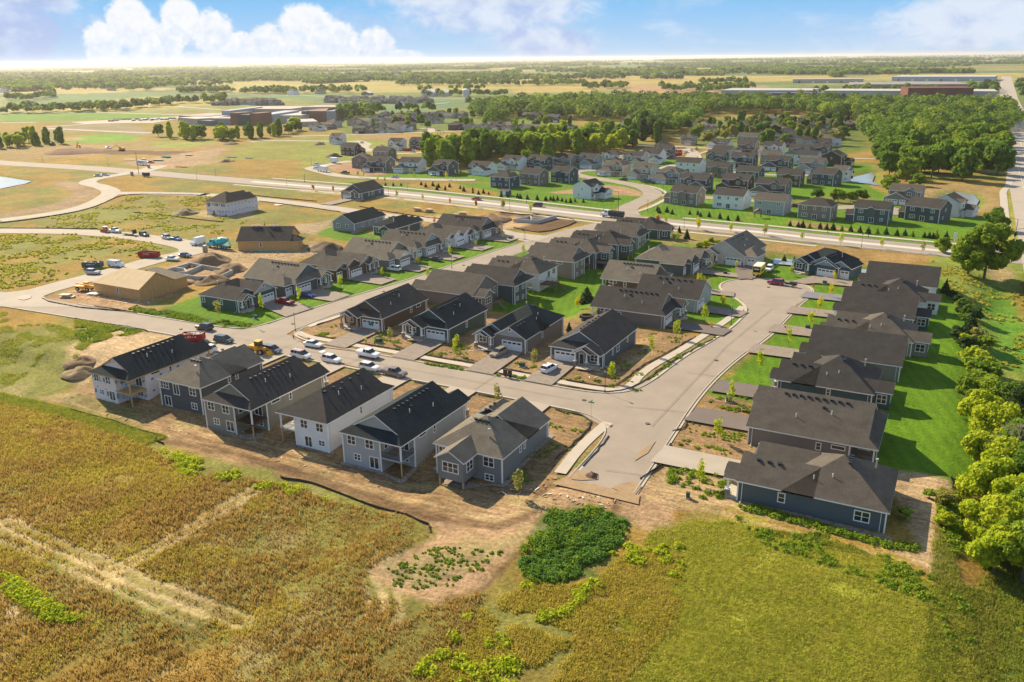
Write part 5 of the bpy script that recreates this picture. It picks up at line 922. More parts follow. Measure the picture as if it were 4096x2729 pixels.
def oldhouse(x, y, z, rz, wc, rc, v, label, group, sc=1.0, detail=True):
 a, b = old_mesh(wc, rc, v); o = empty('house', (x, y, z), rz, label, 'house', group); o.scale = (sc,) * 3
 link('wall', a, o); link('roof', b, o)
 if detail: opening(o, 'garage', (4, -8.5, 1.15), (1, 0), 4.9, 2.2); opening(o, 'w2', (-2.8, -5.4, 1.6), (1, 0), 1.8, 1.4); opening(o, 'w2', (-3.5, 4.5, 1.6), (-1, 0), 1.8, 1.4)
WCN = dict(beige='beige', tan='tan', cream='cream', ltgrey='light grey', taupe='taupe', white='white', brown='brown', grey='grey', steel='blue-grey', slate='slate')
RCN = dict(brown='brown', tan='tan', dbrown='dark brown', char='charcoal', grey='grey')
def oldrow(name, fr, P, n, seed, rz=0, group=None, sc=1.0, jit=3, cols=('beige', 'tan', 'cream', 'ltgrey', 'taupe', 'white', 'brown'), rcs=('brown', 'tan', 'grey', 'dbrown'), detail=True):
 r = random.Random(seed); Q = [np.array(at(fr, *p)[:2]) for p in P]; Ls = [np.linalg.norm(b - a) for a, b in zip(Q[:-1], Q[1:])]; T_ = sum(Ls)
 for i in range(n):
  t = T_ * (i + .5) / n; j = 0
  while j < len(Ls) - 1 and t > Ls[j]: t -= Ls[j]; j += 1
  p = Q[j] + (Q[j + 1] - Q[j]) * t / Ls[j]; x, y = p[0] + r.uniform(-jit, jit), p[1] + r.uniform(-jit, jit); wc = r.choice(cols); rc = r.choice(rcs)
  oldhouse(x, y, gz(x, y), rz + r.choice((0, 0, 0, 1.57, 3.14)) + r.uniform(-.2, .2), wc, rc, r.randrange(3), f'{WCN[wc]} house with {RCN[rc]} roof, {ORD[i]} from left in {name}', group or name, sc, detail)
oldrow('row facing the brown field', 'q8', [(60, 505), (200, 500), (400, 495), (600, 485)], 5, 1); oldrow('row left of playground', 'q8', [(0, 460), (150, 440), (400, 430), (640, 470)], 5, 2)
oldrow('old estate middle row', 'q8', [(250, 400), (450, 385), (650, 395), (850, 400), (1000, 395)], 7, 3); oldrow('old estate back row', 'q8', [(340, 350), (650, 345), (800, 335), (1000, 345), (1230, 345)], 8, 4)
oldrow('row right of playground', 'q8', [(1010, 470), (1250, 470), (1480, 470), (1720, 475), (1880, 480), (2050, 485), (2160, 485), (2330, 495)], 9, 5); oldrow('row under tall wood', 'q8', [(1560, 280), (1750, 285), (1900, 350), (2050, 380), (2200, 400)], 6, 6)
oldrow('rows beside the school', 'q7', [(1650, 480), (1850, 470), (2000, 430), (2200, 420), (2330, 400)], 5, 7)
oldrow('wooded estate lowest row', 'q9', [(1290, 280), (1450, 280), (1680, 330), (1900, 310), (2080, 310)], 6, 8); oldrow('wooded estate second row', 'q9', [(1150, 210), (1400, 240), (1640, 235), (1900, 250), (2050, 240)], 8, 9)
oldrow('wooded estate third row', 'q9', [(940, 230), (1110, 170), (1250, 145), (1420, 190), (1600, 165), (1750, 150), (1930, 140), (2150, 170)], 10, 10); oldrow('wooded estate top row', 'q9', [(1150, 100), (1450, 105), (1700, 100), (1950, 125)], 6, 11)
oldrow('roofs left of building site', 'q9', [(0, 160), (90, 95)], 2, 12); oldrow('lane left of the wooded estate', 'q9', [(690, 150), (760, 180), (830, 170)], 3, 13)
oldrow('front terrace behind school', 'q7', [(670, 215), (800, 215), (1000, 205), (1200, 215), (1400, 212)], 13, 14, cols=('ltgrey', 'grey', 'taupe', 'steel', 'slate'), rcs=('grey', 'char', 'brown'), detail=False, jit=4)
oldrow('rear terrace behind school', 'q7', [(760, 190), (1000, 180), (1300, 190)], 8, 15, cols=('ltgrey', 'grey', 'taupe', 'steel'), rcs=('grey', 'brown'), detail=False, jit=4)
oldrow('far estate front row', 'q8', [(-230, 185), (0, 190), (250, 195), (450, 195), (600, 195), (820, 180)], 30, 16, cols=('ltgrey', 'grey', 'taupe', 'steel', 'slate', 'white'), rcs=('grey', 'char'), detail=False, jit=6)
oldrow('far estate back row', 'q8', [(-250, 160), (0, 165), (300, 160), (600, 165), (780, 162)], 22, 17, cols=('ltgrey', 'grey', 'taupe', 'steel', 'white'), rcs=('grey', 'char', 'brown'), detail=False, jit=6)
# --- school, barns, warehouses
def block(par, name, P0, P1, dep, z1, m, z0=-1):
 """box between two ground points with a depth away from the camera"""
 a = np.array(P0[:2]); b = np.array(P1[:2]); u = (b - a) / np.linalg.norm(b - a); n = np.array([-u[1], u[0]]); n = n if n @ a > 0 else -n; n *= dep
 q = [a, b, b + n, a + n]; B = MB(); o = len(B.v); B.v += [(x, y, z) for z in (z0, z1) for x, y in q]
 for f in ((3, 2, 1, 0), (4, 5, 6, 7), (0, 1, 5, 4), (1, 2, 6, 5), (2, 3, 7, 6), (3, 0, 4, 7)): B.f.append(tuple(o + i for i in f)); B.m.append(0)
 return B.build(name, m, par)
stc = lambda c, n='wall_panel', v=.06: mat(n, c, .8, v, .05)
sch = empty('school_building', (*at('q7', 900, 420)[:2], 0), 0, 'large low school with pale panels and red brick towers behind a tree line', 'school'); so_ = sch.location
def sblk(name, a, b, dep, z1, c, z0=-1, p='wall'):
 z1 = z1 * .62
 o = block(None, name, at('q7', *a), at('q7', *b), dep, z1, stc(c)); o.location = -Vector(so_); o.parent = sch; return o
sblk('wall', (300, 410), (500, 425), 70, 11, (.42, .38, .34)); sblk('entrance', (500, 425), (640, 428), 30, 8, (.16, .17, .18)); sblk('wall', (640, 420), (850, 420), 60, 11, (.33, .31, .29)); sblk('roof', (310, 395), (630, 400), 50, 11.8, (.28, .24, .21))
sblk('brick_tower', (850, 422), (920, 424), 22, 20, (.20, .10, .07)); sblk('window_wall', (921, 424), (1058, 426), 14, 17.5, (.06, .08, .09)); sblk('brick_tower', (1060, 426), (1132, 428), 22, 20, (.21, .105, .075)); sblk('wall', (760, 385), (850, 385), 80, 19, (.36, .38, .42))
sblk('wall', (1134, 410), (1290, 410), 70, 16, (.36, .38, .42)); sblk('wall', (1291, 400), (1590, 400), 110, 13, (.42, .39, .34)); sblk('wall', (900, 350), (1480, 350), 60, 17, (.38, .33, .29)); sblk('brick_wing', (1640, 385), (1850, 385), 50, 18, (.22, .12, .085)); sblk('wall', (1591, 388), (1639, 388), 50, 18.2, (.12, .14, .15))
sblk('wall', (1851, 385), (1940, 383), 50, 18, (.30, .32, .35)); sblk('roof', (1600, 340), (1940, 340), 40, 19, (.36, .30, .26)); sblk('wall', (1480, 440), (1760, 430), 45, 7.5, (.40, .36, .32))
def shed(label, fr, a, b, dep, h, c, cat='warehouse', group=None, gable=False, roofc=None, name='warehouse'):
 A_ = at(fr, *a); B_ = at(fr, *b); e = empty(name, (A_[0], A_[1], A_[2]), 0, label, cat, group); u = np.array(B_[:2]) - np.array(A_[:2]); L_ = np.linalg.norm(u); e.rotation_euler = (0, 0, math.atan2(u[1], u[0]))
 b_ = MB(); b_.box(0, L_, 0, dep, -3, h); b_.build('wall', stc(c), e); R = MB(); G_ = []
 if gable: roof(R, G_, 0, L_, 0, dep, h, axis='x' if L_ > dep else 'y', ends='gg', p=.4, o=.5); R.build('roof', [stc(roofc or c, 'metal_roof'), trim], e, fix=False); [((lambda q: (q.poly(g), q.build('gable', stc(c), e, fix=False)))(MB())) for g in G_]
 else: b_ = MB(); b_.box(-.5, L_ + .5, -.5, dep + .5, h + .003, h + 1.2); b_.build('roof', stc(roofc or c, 'flat_roof'), e)
 if L_ > 60:
  n = int(L_ / 30)
  for i in range(min(n, 24)): q = MB(); q.box((i + .4) * L_ / n, (i + .4) * L_ / n + 5, -.08, -.004, 0, min(4.5, h - 1)); q.build('loading_door', stc((.75, .76, .78) if i % 3 else (.1, .12, .14)), e)
 return e
shed('long pale flat-roofed warehouse nearest the wood', 't2', (960, 452), (1380, 455), 90, 11, (.36, .36, .36), roofc=(.40, .39, .37), group='warehouses beyond the wood'); shed('dark slate office block in front of the pale warehouse', 't2', (1185, 462), (1430, 462), 30, 9, (.09, .10, .12), group='warehouses beyond the wood')
shed('very long white-roofed warehouse behind parked lorries', 't2', (1432, 452), (2225, 458), 80, 10, (.40, .41, .42), roofc=(.42, .41, .39), group='warehouses beyond the wood'); shed('dark red brick factory block near the highway', 't2', (1815, 464), (2115, 464), 60, 16, (.13, .045, .03), cat='factory', name='factory')
shed('wide grey-brown warehouse with a pale roof edge, middle distance', 't2', (1565, 425), (2090, 425), 130, 12, (.27, .23, .21), group='warehouses beyond the wood'); shed('long blue-grey warehouse with many loading doors, farthest back', 't2', (1745, 373), (2215, 374), 150, 9, (.34, .40, .47), roofc=(.40, .43, .46), group='warehouses beyond the wood')
shed('low open-sided white freight terminal in the tan fields', 't2', (1290, 383), (1615, 382), 40, 8, (.42, .38, .33), roofc=(.45, .43, .40), group='warehouses beyond the wood')
shed('white metal barn, left of the pair beside the farm trees', 'q8', (758, 122), (878, 122), 30, 7, (.62, .62, .60), cat='barn', gable=True, name='barn'); shed('white metal barn, right of the pair beside the farm trees', 'q8', (890, 118), (962, 120), 25, 6, (.62, .63, .62), cat='barn', gable=True, name='barn'); shed('low open farm shed alone in the yellow field', 'q8', (118, 108), (200, 108), 18, 4, (.25, .17, .12), roofc=(.6, .6, .58), cat='shed', gable=True, name='farm_shed')
si = empty('grain_silo', at('q8', 1215, 128), 0, 'grey steel grain silo with a conical roof beside the farm trees', 'silo'); b_ = MB(); b_.tube((0, 0, -2), (0, 0, 12), 6, n=20); b_.build('tank', stc((.5, .5, .5)), si); b_ = MB(); b_.tube((0, 0, 12.003), (0, 0, 15), 6.3, .6, n=20); b_.build('roof', stc((.6, .6, .6)), si)
for i, (px, py, fr) in enumerate(((310, 250, 'q6'), (1160, 60, 'q6'), (40, 80, 'q6'), (1500, 105, 'q7'), (1790, 95, 'q7'), (510, 345, 't1'), (1830, 358, 't1'), (1018, 350, 't1'), (820, 376, 't1'), (2080, 358, 't1'), (1220, 322, 't2'), (700, 352, 't2'), (1740, 272, 't2'))):
 x, y, z = at(fr, px, py); oldhouse(x, y, z, i, ('white', 'beige', 'white')[i % 3], ('grey', 'tan')[i % 2], i % 3, f'{["white", "beige"][i % 2]} farm building, {ORD[i]} of the lone ones scattered over distant fields', 'farm buildings in the distant fields', 1.5 + .5 * (fr[0] == 't'), False)
# --- buildings under construction in the left part
W = MB(); R = MB(); e = rambler('house', 'half-built timber-frame house with bare plywood roof and open studs at its front gable', -214.8, -195.8, 147.8, 159.5, 'E', 'osb', 'brown', style='gable', rear='h', garage='L', porch=None, gd=None, stonef=False, vents=False, group='buildings under construction', gable_win=False,
 wins=[('L', 9, 2, 1.0, 1.6, 'w1')])
for o in e.children:
 if o.name.startswith('roof'): o.data.materials[0] = mat('plywood_deck', (.56, .42, .24), .85, .12, .6)
b_ = MB(); b_.box(5.86, 11, -9, 2, -.4, 3.3); b_.build('wing', siding('osb'), e); b_ = MB(); G_ = []; roof(b_, G_, 2, 11, -9, 2, 3.32, axis='x', ends='nh'); b_.build('wing_roof', [mat('plywood_deck', (.56, .42, .24), .85, .12, .6), wood], e, fix=False)
for i in range(7): b_ = MB(); b_.box(-5 + i * 1.6, -4.86 + i * 1.6, -11.4, -11.2, -.3, 3.2 + (3 - abs(i - 3)) * .9); b_.build('stud', wood, e) 
e = rambler('house', 'half-built house with plywood walls and new black roof beside the blue concrete mixer', -223.4, -205.4, 210.8, 223.8, 'E', 'osb', 'char', rot=math.pi / 2 + .47, style='gable', rear='g', garage='L', porch=None, gd=None, stonef=False, vents=False, group='buildings under construction', gable_win=False, base=-1.5, wins=[('L', 10, 2.0, 1, 1.6, 'w1')])
b_ = MB(); b_.box(-6.3, -1, -12.2, -7, -1.5, 3.2); b_.build('wing', siding('osb'), e); b_ = MB(); G_ = []; roof(b_, G_, -6.3, -1, -12.8, -4, 3.2, axis='y', ends='hn'); b_.build('wing_roof', [shin('char'), wood], e, fix=False)
b_ = MB(); b_.box(-6.65, -6.52, -9.6, 5, -1.4, .2); b_.build('foundation_insulation', mat('green_board', (.2, .48, .38), .8), e)
e = rambler('house', 'unfinished house in white printed wrap with dark hipped roof on unbuilt land', -287.2, -275.2, 256.4, 274.5, 'N', 'wrap', 'char', style='cross', hipd=12, base=-3.4, garage='L', porch=None, gd=None, stonef=False, vents=False, group='buildings under construction', gable_win=False, wins=[('B', 2.2, 2, 2.4, 1.5, 'w3'), ('B', 6, 2, 2.4, 1.5, 'w3'), ('B', 10.5, 1.8, 1.8, 2, 'slide'), ('B', 8, -1.6, 1.8, 2.2, 'slide'), ('B', 3, -1, 1.2, 1, 'w2')]); e.location.z = 2.4
def foundation(label, P, h, walls, col=(.42, .42, .39), slab_=True):
 pp = [at(p[0], *p[1]) for p in P]; c = np.mean([p[:2] for p in pp], 0); e = empty('foundation', (c[0], c[1], gz(*c)), 0, label, 'foundation', 'buildings under construction'); b = MB()
 for a, bb in walls:
  A_ = Vector((*pp[a][:2], 0)) - Vector((*c, 0)); B_ = Vector((*pp[bb][:2], 0)) - Vector((*c, 0)); L_ = (B_ - A_).length; an = math.atan2(B_.y - A_.y, B_.x - A_.x)
  b2 = MB(); b2.box(-.15, L_ + .15, -.15, .15, -.5, h + .003 * (a + 1)); o = b2.build('foundation_wall', mat('foundation_concrete', col, .85, .08, .6), e); o.location = A_; o.rotation_euler = (0, 0, an)
foundation('pale concrete basement walls of a new house between two dirt heaps', [('q1', (1510, 1175)), ('q1', (1790, 1095)), ('q1', (2190, 1165)), ('q1', (2060, 1225)), ('q1', (1860, 1225)), ('q1', (1640, 1190)), ('q1', (1900, 1120)), ('q1', (1760, 1180)), ('q1', (1620, 1135)), ('q1', (1740, 1150))], 1.2, [(0, 1), (1, 2), (2, 3), (3, 4), (4, 5), (5, 0), (6, 7), (7, 5), (8, 9), (9, 7)])
foundation('grey L-shaped basement walls on the bare corner lot by the dump truck', [('q4', (130, 1150)), ('q4', (285, 1120)), ('q4', (300, 1140)), ('q4', (420, 1140)), ('q4', (530, 1115)), ('q4', (350, 1165)), ('q4', (230, 1155))], 1.3, [(0, 1), (1, 2), (2, 3), (3, 4), (4, 5), (5, 6), (6, 0)])
# --- vegetation
def leafmat(name, col, alt, val=.25, yel=.45):
 m = bpy.data.materials.new(name); m.use_nodes = True; t = m.node_tree; b = t.nodes['Principled BSDF']; lk = t.links.new
 b.inputs['Roughness'].default_value = .75; b.inputs['Specular IOR Level'].default_value = .15
 oi = t.nodes.new('ShaderNodeObjectInfo'); geo = t.nodes.new('ShaderNodeNewGeometry'); n = t.nodes.new('ShaderNodeTexNoise'); n.inputs['Scale'].default_value = .35; n.inputs['Detail'].default_value = 4; lk(geo.outputs['Position'], n.inputs[0])
 n2 = t.nodes.new('ShaderNodeTexNoise'); n2.inputs['Scale'].default_value = 1.6; n2.inputs['Detail'].default_value = 3; lk(geo.outputs['Position'], n2.inputs[0])
 mx = t.nodes.new('ShaderNodeMix'); mx.data_type = 'RGBA'; mx.inputs[6].default_value = (*col, 1); mx.inputs[7].default_value = (*alt, 1)
 a = t.nodes.new('ShaderNodeMath'); a.operation = 'MULTIPLY_ADD'; lk(oi.outputs['Random'], a.inputs[0]); a.inputs[1].default_value = yel; s = t.nodes.new('ShaderNodeMapRange'); lk(n.outputs[0], s.inputs[0]); s.inputs[1].default_value = .35; s.inputs[2].default_value = .7; s.inputs[3].default_value = 0; s.inputs[4].default_value = .6; lk(s.outputs[0], a.inputs[2]); lk(a.outputs[0], mx.inputs[0])
 v = t.nodes.new('ShaderNodeMapRange'); lk(n2.outputs[0], v.inputs[0]); v.inputs[1].default_value = .3; v.inputs[2].default_value = .7; v.inputs[3].default_value = 1 - val; v.inputs[4].default_value = 1 + val
 m2 = t.nodes.new('ShaderNodeMix'); m2.data_type = 'RGBA'; m2.blend_type = 'MULTIPLY'; m2.inputs[0].default_value = 1; lk(mx.outputs[2], m2.inputs[6]); lk(v.outputs[0], m2.inputs[7]); lk(m2.outputs[2], b.inputs['Base Color'])
 tr = t.nodes.new('ShaderNodeBsdfTranslucent'); lk(m2.outputs[2], tr.inputs[0]); ms = t.nodes.new('ShaderNodeMixShader'); ms.inputs[0].default_value = .48; lk(b.outputs[0], ms.inputs[1]); lk(tr.outputs[0], ms.inputs[2]); lk(ms.outputs[0], t.nodes['Material Output'].inputs[0])
 return m
LM = {n: leafmat('foliage_' + n, c, a, *v) for n, c, a, *v in (('green', (.10, .185, .02), (.19, .30, .03)), ('mid', (.17, .27, .02), (.30, .39, .03)), ('bright', (.36, .45, .02), (.50, .54, .03)), ('yellow', (.60, .50, .02), (.5, .5, .03)), ('orange', (.55, .24, .06), (.6, .36, .06)),
 ('dark', (.045, .085, .022), (.07, .12, .03)), ('conifer', (.04, .075, .03), (.06, .11, .03)), ('olive', (.30, .31, .07), (.4, .36, .09)), ('weed', (.10, .215, .035), (.20, .34, .045)), ('rough', (.24, .30, .035), (.36, .34, .06)), ('straw', (.46, .35, .15), (.38, .30, .10)), ('gold', (.40, .26, .075), (.33, .245, .06)), ('field', (.42, .37, .05), (.50, .40, .09)), ('meadow', (.40, .43, .05), (.52, .48, .09)))}
bark = mat('bark', (.13, .10, .075), .9, .2, 2)
def quads_mesh(name, Cn, Nn, S_, m, aspect=1.0):
 """many small leaf faces: centres, normals, half sizes"""
 n = len(Cn); a = rng.normal(size=(n, 3)); u = np.cross(Nn, a); u /= np.linalg.norm(u, axis=1)[:, None] + 1e-9; v = np.cross(Nn, u); S_ = np.asarray(S_)[:, None]
 V = np.stack([Cn - u * S_ - v * S_ * aspect * .6, Cn + u * S_ * .9 - v * S_ * aspect, Cn + u * S_ + v * S_ * aspect * .7, Cn - u * S_ * .7 + v * S_ * aspect], 1).reshape(-1, 3).astype(np.float32)
 me = bpy.data.meshes.new(name); me.vertices.add(4 * n); me.vertices.foreach_set('co', V.ravel()); me.loops.add(4 * n); me.loops.foreach_set('vertex_index', np.arange(4 * n, dtype=np.int32)); me.polygons.add(n); me.polygons.foreach_set('loop_start', np.arange(0, 4 * n, 4, dtype=np.int32)); me.update()
 for q in (m if isinstance(m, list) else [m]): me.materials.append(q)
 return me
def lobes_for(kind, h, r):
 L_ = []
 if kind == 'round':
  for i in range(22):
   a = random.uniform(0, 6.28); rr = r * random.uniform(.1, .78); z = h * random.uniform(.28, .9 - .2 * rr / r); s = r * random.uniform(.18, .44) * (1.15 - .4 * z / h); L_.append((math.cos(a) * rr, math.sin(a) * rr, z, s, s, s * .85))
  L_.append((0, 0, h * .62, r * .55, r * .55, h * .26))
 elif kind == 'tall':
  for i in range(13):
   z = h * (.2 + .72 * i / 12); a = random.uniform(0, 6.28); rr = r * .35 * random.random(); s = r * random.uniform(.42, .66) * (1 if z < h * .7 else .75); L_.append((math.cos(a) * rr, math.sin(a) * rr, z, s, s, s * 1.25))
 elif kind == 'wide':
  for i in range(22):
   a = random.uniform(0, 6.28); rr = r * random.uniform(.2, .8); z = h * random.uniform(.22, .9 - .35 * rr / r); s = r * random.uniform(.22, .38); L_.append((math.cos(a) * rr, math.sin(a) * rr, z, s, s, s * .8))
 elif kind == 'cone':
  for i in range(9): z = h * (.1 + .86 * i / 8); s = r * (1.02 - .95 * i / 8); L_.append((0, 0, z, s, s, h * .07 + s * .25))
 elif kind == 'sap':
  for i in range(7): z = h * (.42 + .5 * i / 6); a = random.uniform(0, 6.28); L_.append((math.cos(a) * r * .35, math.sin(a) * r * .35, z, r * .5, r * .5, r * .62))
 return L_
def crown(name, kind, h, r, n, ls, m, core=True):
 L_ = lobes_for(kind, h, r); wts = np.array([l[3] ** 2 for l in L_]); wts /= wts.sum(); idx = rng.choice(len(L_), n, p=wts); A = np.array(L_)[idx]; d = rng.normal(size=(n, 3)); d /= np.linalg.norm(d, axis=1)[:, None]
 rad = rng.uniform(.72, 1.08, n)[:, None]; P = A[:, :3] + d * A[:, 3:] * rad; nn = d + rng.normal(size=(n, 3)) * .55; nn /= np.linalg.norm(nn, axis=1)[:, None]; P[:, 2] = np.maximum(P[:, 2], .15)
 me = quads_mesh(name, P, nn, ls * rng.uniform(.6, 1.3, n), m)
 if core:    # inner foliage volume so that the crown is not see-through everywhere
  b = bmesh.new(); b.from_mesh(me)
  for l in L_:
   M_ = Matrix.Translation(l[:3]) @ Matrix.Diagonal((l[3] * .72, l[4] * .72, l[5] * .72, 1)); v = bmesh.ops.create_icosphere(b, subdivisions=2, radius=1, matrix=M_)['verts']
   for q in v: q.co += Vector(rng.normal(size=3)) * l[3] * .10
  b.to_mesh(me); b.free()
 return me
def trunk_mesh(h, r, top, forks=4):
 b = MB(); b.tube((0, 0, -.4), (0, 0, h * .35), r, r * .75, 7); b.tube((0, 0, h * .35), (random.uniform(-.2, .2), random.uniform(-.2, .2), h * top), r * .75, r * .25, 6)
 for i in range(forks): a = 6.28 * i / forks + random.random(); z = h * random.uniform(.25, .5); b.tube((0, 0, z), (math.cos(a) * h * .2, math.sin(a) * h * .2, z + h * .24), r * .4, r * .12, 5)
 return b.mesh('trunk', bark)
TREES = {}
def treeproto(kind, colr, h, r, n, ls, v):
 key = (kind, colr, h, r, n, v)
 if key not in TREES: TREES[key] = (crown('crown', kind, h, r, n, ls, LM[colr], core=kind != 'sap'), trunk_mesh(h, max(.03, h * (.018 if kind != 'sap' else .009)), .8, 4 if kind != 'cone' else 0))
 return TREES[key]
def tree(name, x, y, kind, colr, h, r, n, ls, label, group=None, nv=3, cat='tree', merged=False, z=None):
 v = random.randrange(nv); a, b = treeproto(kind, colr, *{'sap': (3.6, 1.0), 'cone': (3.0, 1.0), 'round': (12., 5.), 'tall': (14., 3.6), 'wide': (14., 8.)}[kind], n, ls, v)
 H0, R0 = {'sap': (3.6, 1.0), 'cone': (3.0, 1.0), 'round': (12., 5.), 'tall': (14., 3.6), 'wide': (14., 8.)}[kind]
 e = empty(name, (x, y, gz(x, y) - .05 if z is None else z), random.uniform(0, 6.28), label, cat, group); e.scale = (r / R0, r / R0, h / H0); link('crown', a, e); link('trunk', b, e); return e
SAPS = [('r1', 1350, 165, 4.4, 'olive', 'on the lawn by the dark green corner house wall'), ('q2', 585, 1290, 4.8, 'bright', 'in front of the dark green corner house porch'), ('q2', 940, 1210, 4.6, 'bright', 'between the red pickup and the blue car drives'), ('q2', 1325, 1080, 4.2, 'bright', 'on the lawn right of the blue car'), ('q2', 1712, 965, 3.0, 'bright', 'small, below the white suv on the left street'),
 ('q2', 2050, 858, 3.4, 'olive', 'between the white suv and the dark sedan drives'), ('q3', 1415, 1245, 3.6, 'bright', 'on the lawn right of the dark sedan'), ('q3', 1655, 1160, 3.0, 'olive', 'on the lawn by the stone-framed garage'), ('r3', 1912, 372, 4.2, 'olive', 'on the bare strip beside the last front row drive'), ('r3', 2082, 1165, 4.4, 'olive', 'with dark mulch ring beside the sun room house'),
 ('r2', 855, 760, 3.6, 'olive', 'beside the dark green house drive'), ('r2', 1470, 860, 4.2, 'bright', 'left of the silver suv drive'), ('r2', 2205, 990, 4.0, 'olive', 'right of the silver suv drive'), ('r4', 88, 1335, 3.2, 'olive', 'by the white suv near the slate corner house'), ('r4', 815, 1475, 4.2, 'bright', 'in front of the slate corner house side yard'), ('r4', 1182, 1230, 4.8, 'bright', 'tall and thin beside the curving pavement'),
 ('r4', 1425, 1070, 4.4, 'bright', 'by the dark driveway of the warm grey house'), ('r4', 1690, 915, 4.4, 'bright', 'near the fire hydrant of the pale grey house'), ('r4', 1858, 785, 3.6, 'yellow', 'golden, beside the inner pavement of the turning circle'), ('r4', 1665, 605, 4.2, 'bright', 'left of the turning circle'), ('r4', 1628, 555, 3.0, 'yellow', 'golden, next to the drive of the blue-grey house'), ('r4', 1990, 415, 2.6, 'yellow', 'bright yellow by the steep-roofed house porch'),
 ('r5', 348, 435, 3.2, 'bright', 'on the lawn between the two circle head houses'), ('r5', 720, 490, 3.2, 'yellow', 'golden, right of the blue-green house'), ('r5', 690, 625, 4.0, 'yellow', 'yellow-green, beside the bluish driveway'), ('r5', 592, 760, 4.6, 'yellow', 'golden, third lawn down the right side'), ('r5', 517, 890, 4.2, 'bright', 'beside the green utility box on the right side'), ('r5', 328, 1045, 5, 'bright', 'thin, on the bright lawn of the right side'), ('r5', 82, 1275, 5, 'bright', 'thin, by the lowest bright lawn on the right'),
 ('r6', 135, 235, 4.8, 'bright', 'by the green box on the bare yard of the right side'), ('r6', 38, 500, 4.2, 'bright', 'round-crowned on bare soil near the bottom driveway'), ('g3', 185, 150, 4.0, 'bright', 'near the street end beside the last right-hand house'), ('r2', 1205, 160, 3.4, 'bright', 'behind the brown house by the left street'), ('q3', 2105, 1225, 3.6, 'bright', 'left of the taupe house on the left street'), ('r4', 495, 795, 3.6, 'yellow', 'yellow, in the middle back yard'), ('r4', 150, 850, 3, 'bright', 'pale, at the edge of the middle back yard'),
 ('q3', 1890, 1050, 4, 'orange', 'orange-red, by the street sign near the junction'), ('q3', 1268, 945, 3.6, 'orange', 'orange-red, behind the dark teal upper house'), ('q3', 1917, 1085, 3.0, 'olive', 'brownish, right of the orange-red one'), ('r4', 1378, 150, 3, 'bright', 'by the reeds left of the pond'), ('r4', 1435, 160, 3.4, 'bright', 'pale, close to the pond reeds'), ('r4', 1770, 300, 3.6, 'bright', 'on the near bank of the small pond')]
lab = set()
for fr, px, py, h, c, where in SAPS:
 x, y, z = at(fr, px, py); tree('young_tree', x, y, 'sap', c, h, h * .19 if h > 4.5 else h * .25, 260, .115, f'young tree {where}', 'young planted trees')
def rowtrees(name, fr, P, hs, cols, desc, cat='tree', kind='sap', group=None, wr=.27, n=260):
 for i, (px, py) in enumerate(P): x, y, z = at(fr, px, py); h = hs * random.uniform(.8, 1.25) * (.72 if kind == 'cone' else 1); px += random.uniform(-7, 7) * (kind == 'cone'); x, y, z = at(fr, px, py); tree(name, x, y, kind, cols[i % len(cols)], h, h * wr, n, .2 if kind == 'sap' else .16, f'{ORD[i]} from left of {desc}', group or desc, cat=cat)
rowtrees('young_tree', 'r5', [(125, 95), (445, 137), (778, 175), (1130, 205), (1475, 240)], 4.2, ['olive', 'bright', 'bright', 'bright', 'olive'], 'verge trees on the near side of the right road')
rowtrees('young_tree', 'r4', [(1625, 40), (1938, 62), (2255, 95)], 3.4, ['yellow', 'bright', 'olive'], 'the small trees between the wide road and the pond')
rowtrees('young_tree', 'q3', [(125, 620), (318, 632), (915, 690), (1155, 715), (1410, 755), (1655, 775), (1912, 800), (2172, 830)], 3.6, ['orange', 'orange', 'olive', 'bright', 'orange', 'orange', 'olive', 'bright'], 'the young trees on the near verge of the left road half')
rowtrees('young_tree', 'q4', [(30, 1035), (292, 1060), (1485, 1180), (1558, 1175), (1862, 1225), (2172, 1250)], 4, ['olive', 'yellow', 'orange', 'bright', 'yellow', 'bright'], 'the verge trees around the dump truck junction')
rowtrees('young_tree', 'q3', [(1042, 460), (1082, 510), (1378, 515), (1514, 470), (602, 500), (735, 540), (548, 490), (800, 545)], 3.6, ['bright', 'bright', 'yellow', 'bright', 'bright', 'bright', 'olive', 'olive'], 'the saplings by the looping far street')
rowtrees('spruce', 'q3', [(810, 570), (876, 575), (955, 572), (1145, 565), (1185, 585), (1282, 612), (1255, 575), (1300, 590), (1412, 585), (1370, 612), (1512, 600), (1552, 625), (1535, 625), (1622, 615), (1630, 640), (1685, 655), (1732, 645), (1780, 655), (1890, 680), (1950, 680), (2078, 695), (2150, 700), (2232, 705), (2310, 712)], 3.0, ['conifer'], 'the small dark spruces on the bank left of the blue house', cat='tree', kind='cone', wr=.34)
rowtrees('spruce', 'q4', [(160, 922), (192, 930), (265, 935), (350, 940), (430, 942), (472, 945), (508, 952), (543, 945), (590, 955), (627, 965), (663, 968), (710, 960), (785, 965)], 3.2, ['conifer', 'conifer', 'dark', 'conifer', 'dark'], 'the dark little conifers below the white corner house lawn', kind='cone', wr=.34)
rowtrees('spruce', 'q4', [(1484, 1045), (1502, 1065), (1564, 1058), (1615, 1075), (1782, 1078), (1858, 1080), (1890, 1098), (1975, 1102), (2070, 1118), (2148, 1132), (2232, 1138)], 3.4, ['conifer', 'dark'], 'the dark conifers behind the road right of the junction', kind='cone', wr=.34)
